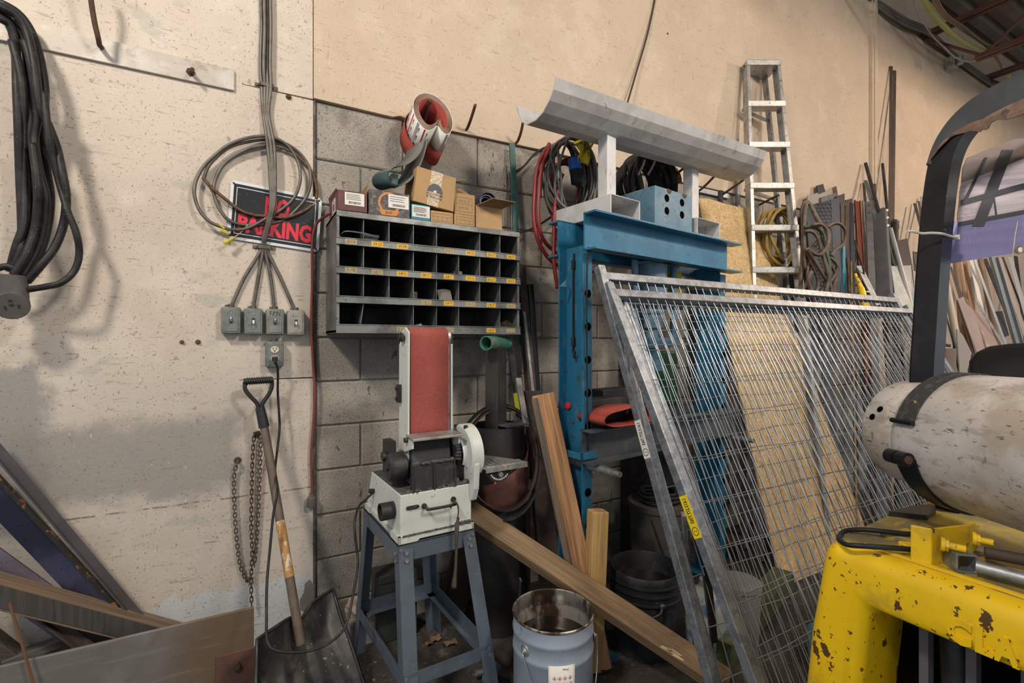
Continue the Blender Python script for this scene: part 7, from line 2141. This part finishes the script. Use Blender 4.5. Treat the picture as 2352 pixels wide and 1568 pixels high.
# ---------------------------------------------------------------- propane tank
t = thing('propane_tank', TC + TY * -TR_, 'scuffed aluminium propane tank lying across the back of the forklift', 'gas tank')
m = MB(); r = TR_
m.lathe([(.02, .052), (.09, .050), (.125, .036), (.146, .014), (.1535, -.006), (r, -.024), (r, -.74), (.14, -.80), (.1, -.83), (0, -.84)], TC, TA, 64); m.build('shell', M['tank'], t, smooth='all')
m = MB(); m.lathe([(.126, .030), (.129, .050), (.131, .062), (.131, .115), (.128, .122), (.118, .122), (.115, .115), (.115, .06), (.12, .03)], TC, TA, 56); ft = m.build('foot_ring', M['tank'], t, smooth=True)
for a, z in ((math.radians(152), .078), (math.radians(162), .092)):
    q = TP(a, .1312, z); m = MB(); m.lathe([(0, .0006), (.008, .0004), (.0085, -.001)], q, TP(a, 1, z) - TP(a, 0, z), 14); m.build('drain_hole', M['hole'], ft)
# ---------------------------------------------------------------- plastic weather sheet tied to the guard post
t = thing('weather_sheet', D(2300, 600, 1.2), 'lavender plastic sheet with painted-in reflection and shade bars, tied behind the forklift seat', 'sheet')
def shp(x, y):
    # gently curved sheet in front of the rear guard: depth varies with height
    return D(x, y, 1.33 - .10 * (x - 2170) / 180 + .07 * max(0, (480 - y) / 130) ** 2)
def band(rows_px, mat, name, par=None, lift=0.0, th=.0025):
    rr = []
    for row in rows_px:
        rr.append([shp(x, y) - F * lift for x, y in row])
    m = MB(); m.sheet(rr, th, F); return m.build(name, mat, par or t, smooth=True)
def interp(a, b, n):
    return [(a[0] + (b[0] - a[0]) * i / n, a[1] + (b[1] - a[1]) * i / n) for i in range(n + 1)]
N_ = 12
ed = [((2222, 362), (2330, 318)), ((2212, 385), (2420, 318)), ((2209, 420), (2440, 330)), ((2205, 440), (2450, 380)), ((2203, 470), (2450, 430)), ((2200, 490), (2450, 455)), ((2200, 512), (2450, 478))]
lr = [interp(a, b, N_) for a, b in ed]
band([lr[0], lr[1], lr[2]], M['lavgrey'], 'upper_part')
band([lr[2], lr[3], lr[4], lr[5], lr[6]], M['lavreflect'], 'reflection_part')
band([interp((2200, 512), (2450, 478), N_), interp((2192, 560), (2450, 525), N_), interp((2176, 606), (2450, 562), N_)], M['lav'], 'lower_part')
m = MB(); a = [shp(2200, 512), shp(2192, 560), shp(2178, 606)]; b = [shp(2197, 500) - R * .012 + F * .03, shp(2178, 555) - R * .018 + F * .03, shp(2152, 582) - R * .012 + F * .02]
m.sheet([a, [(p + q) / 2 - F * .012 for p, q in zip(a, b)], b], .0025); m.build('folded_edge', M['lav'], t, smooth='all')
tp = pm('shade_bar_dark', (.035, .035, .045), .5)  # dark strips that build the shadow and reflection bars into the sheet
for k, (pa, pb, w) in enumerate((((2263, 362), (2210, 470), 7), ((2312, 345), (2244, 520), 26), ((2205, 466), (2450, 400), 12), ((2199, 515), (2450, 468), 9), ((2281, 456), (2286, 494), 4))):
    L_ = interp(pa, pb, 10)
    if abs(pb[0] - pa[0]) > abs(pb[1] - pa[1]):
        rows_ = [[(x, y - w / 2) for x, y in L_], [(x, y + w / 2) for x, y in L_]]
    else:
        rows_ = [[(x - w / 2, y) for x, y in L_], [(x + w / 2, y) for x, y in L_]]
    band(rows_, tp, 'shade_bar', None, .003, .001)
m = MB(); q = shp(2339, 574) - F * .004; m.lathe([(.0065, 0), (.011, .001), (.0115, -.001)], q, -F, 20); g_ = m.build('grommet', pm('brass_grommet', (.35, .28, .16), .4, .7), t, smooth=True)
m = MB(); m.lathe([(0, 0), (.0065, 0)], q - F * .001, -F, 16); m.build('grommet_hole', M['cream2'], g_)
m = MB(); m.tube([shp(2334, 508) - F * .004, shp(2327, 545) - F * .004, shp(2322, 592) - F * .004], .0012, 5); m.build('cord_stitch', pm('off_white_cord', (.6, .55, .5), .7), t)
m = MB(); pts = [D(2083, 531, 1.20), D(2100, 532, 1.21), D(2117, 536, 1.215), D(2140, 535, 1.205), D(2165, 537, 1.2), D(2185, 543, 1.24), D(2200, 545, 1.27)]
m.tube(catmull(pts, 5), .0032, 6); q = D(2198, 544, 1.265); m.obox(q - R * .008 - U * .006, R * .016, F * .008, U * .012); m.build('zip_tie', pm('cloudy_nylon', (.55, .54, .50), .5), smooth=True, label='cloudy nylon zip tie holding the lavender sheet to the guard post', cat='zip tie')
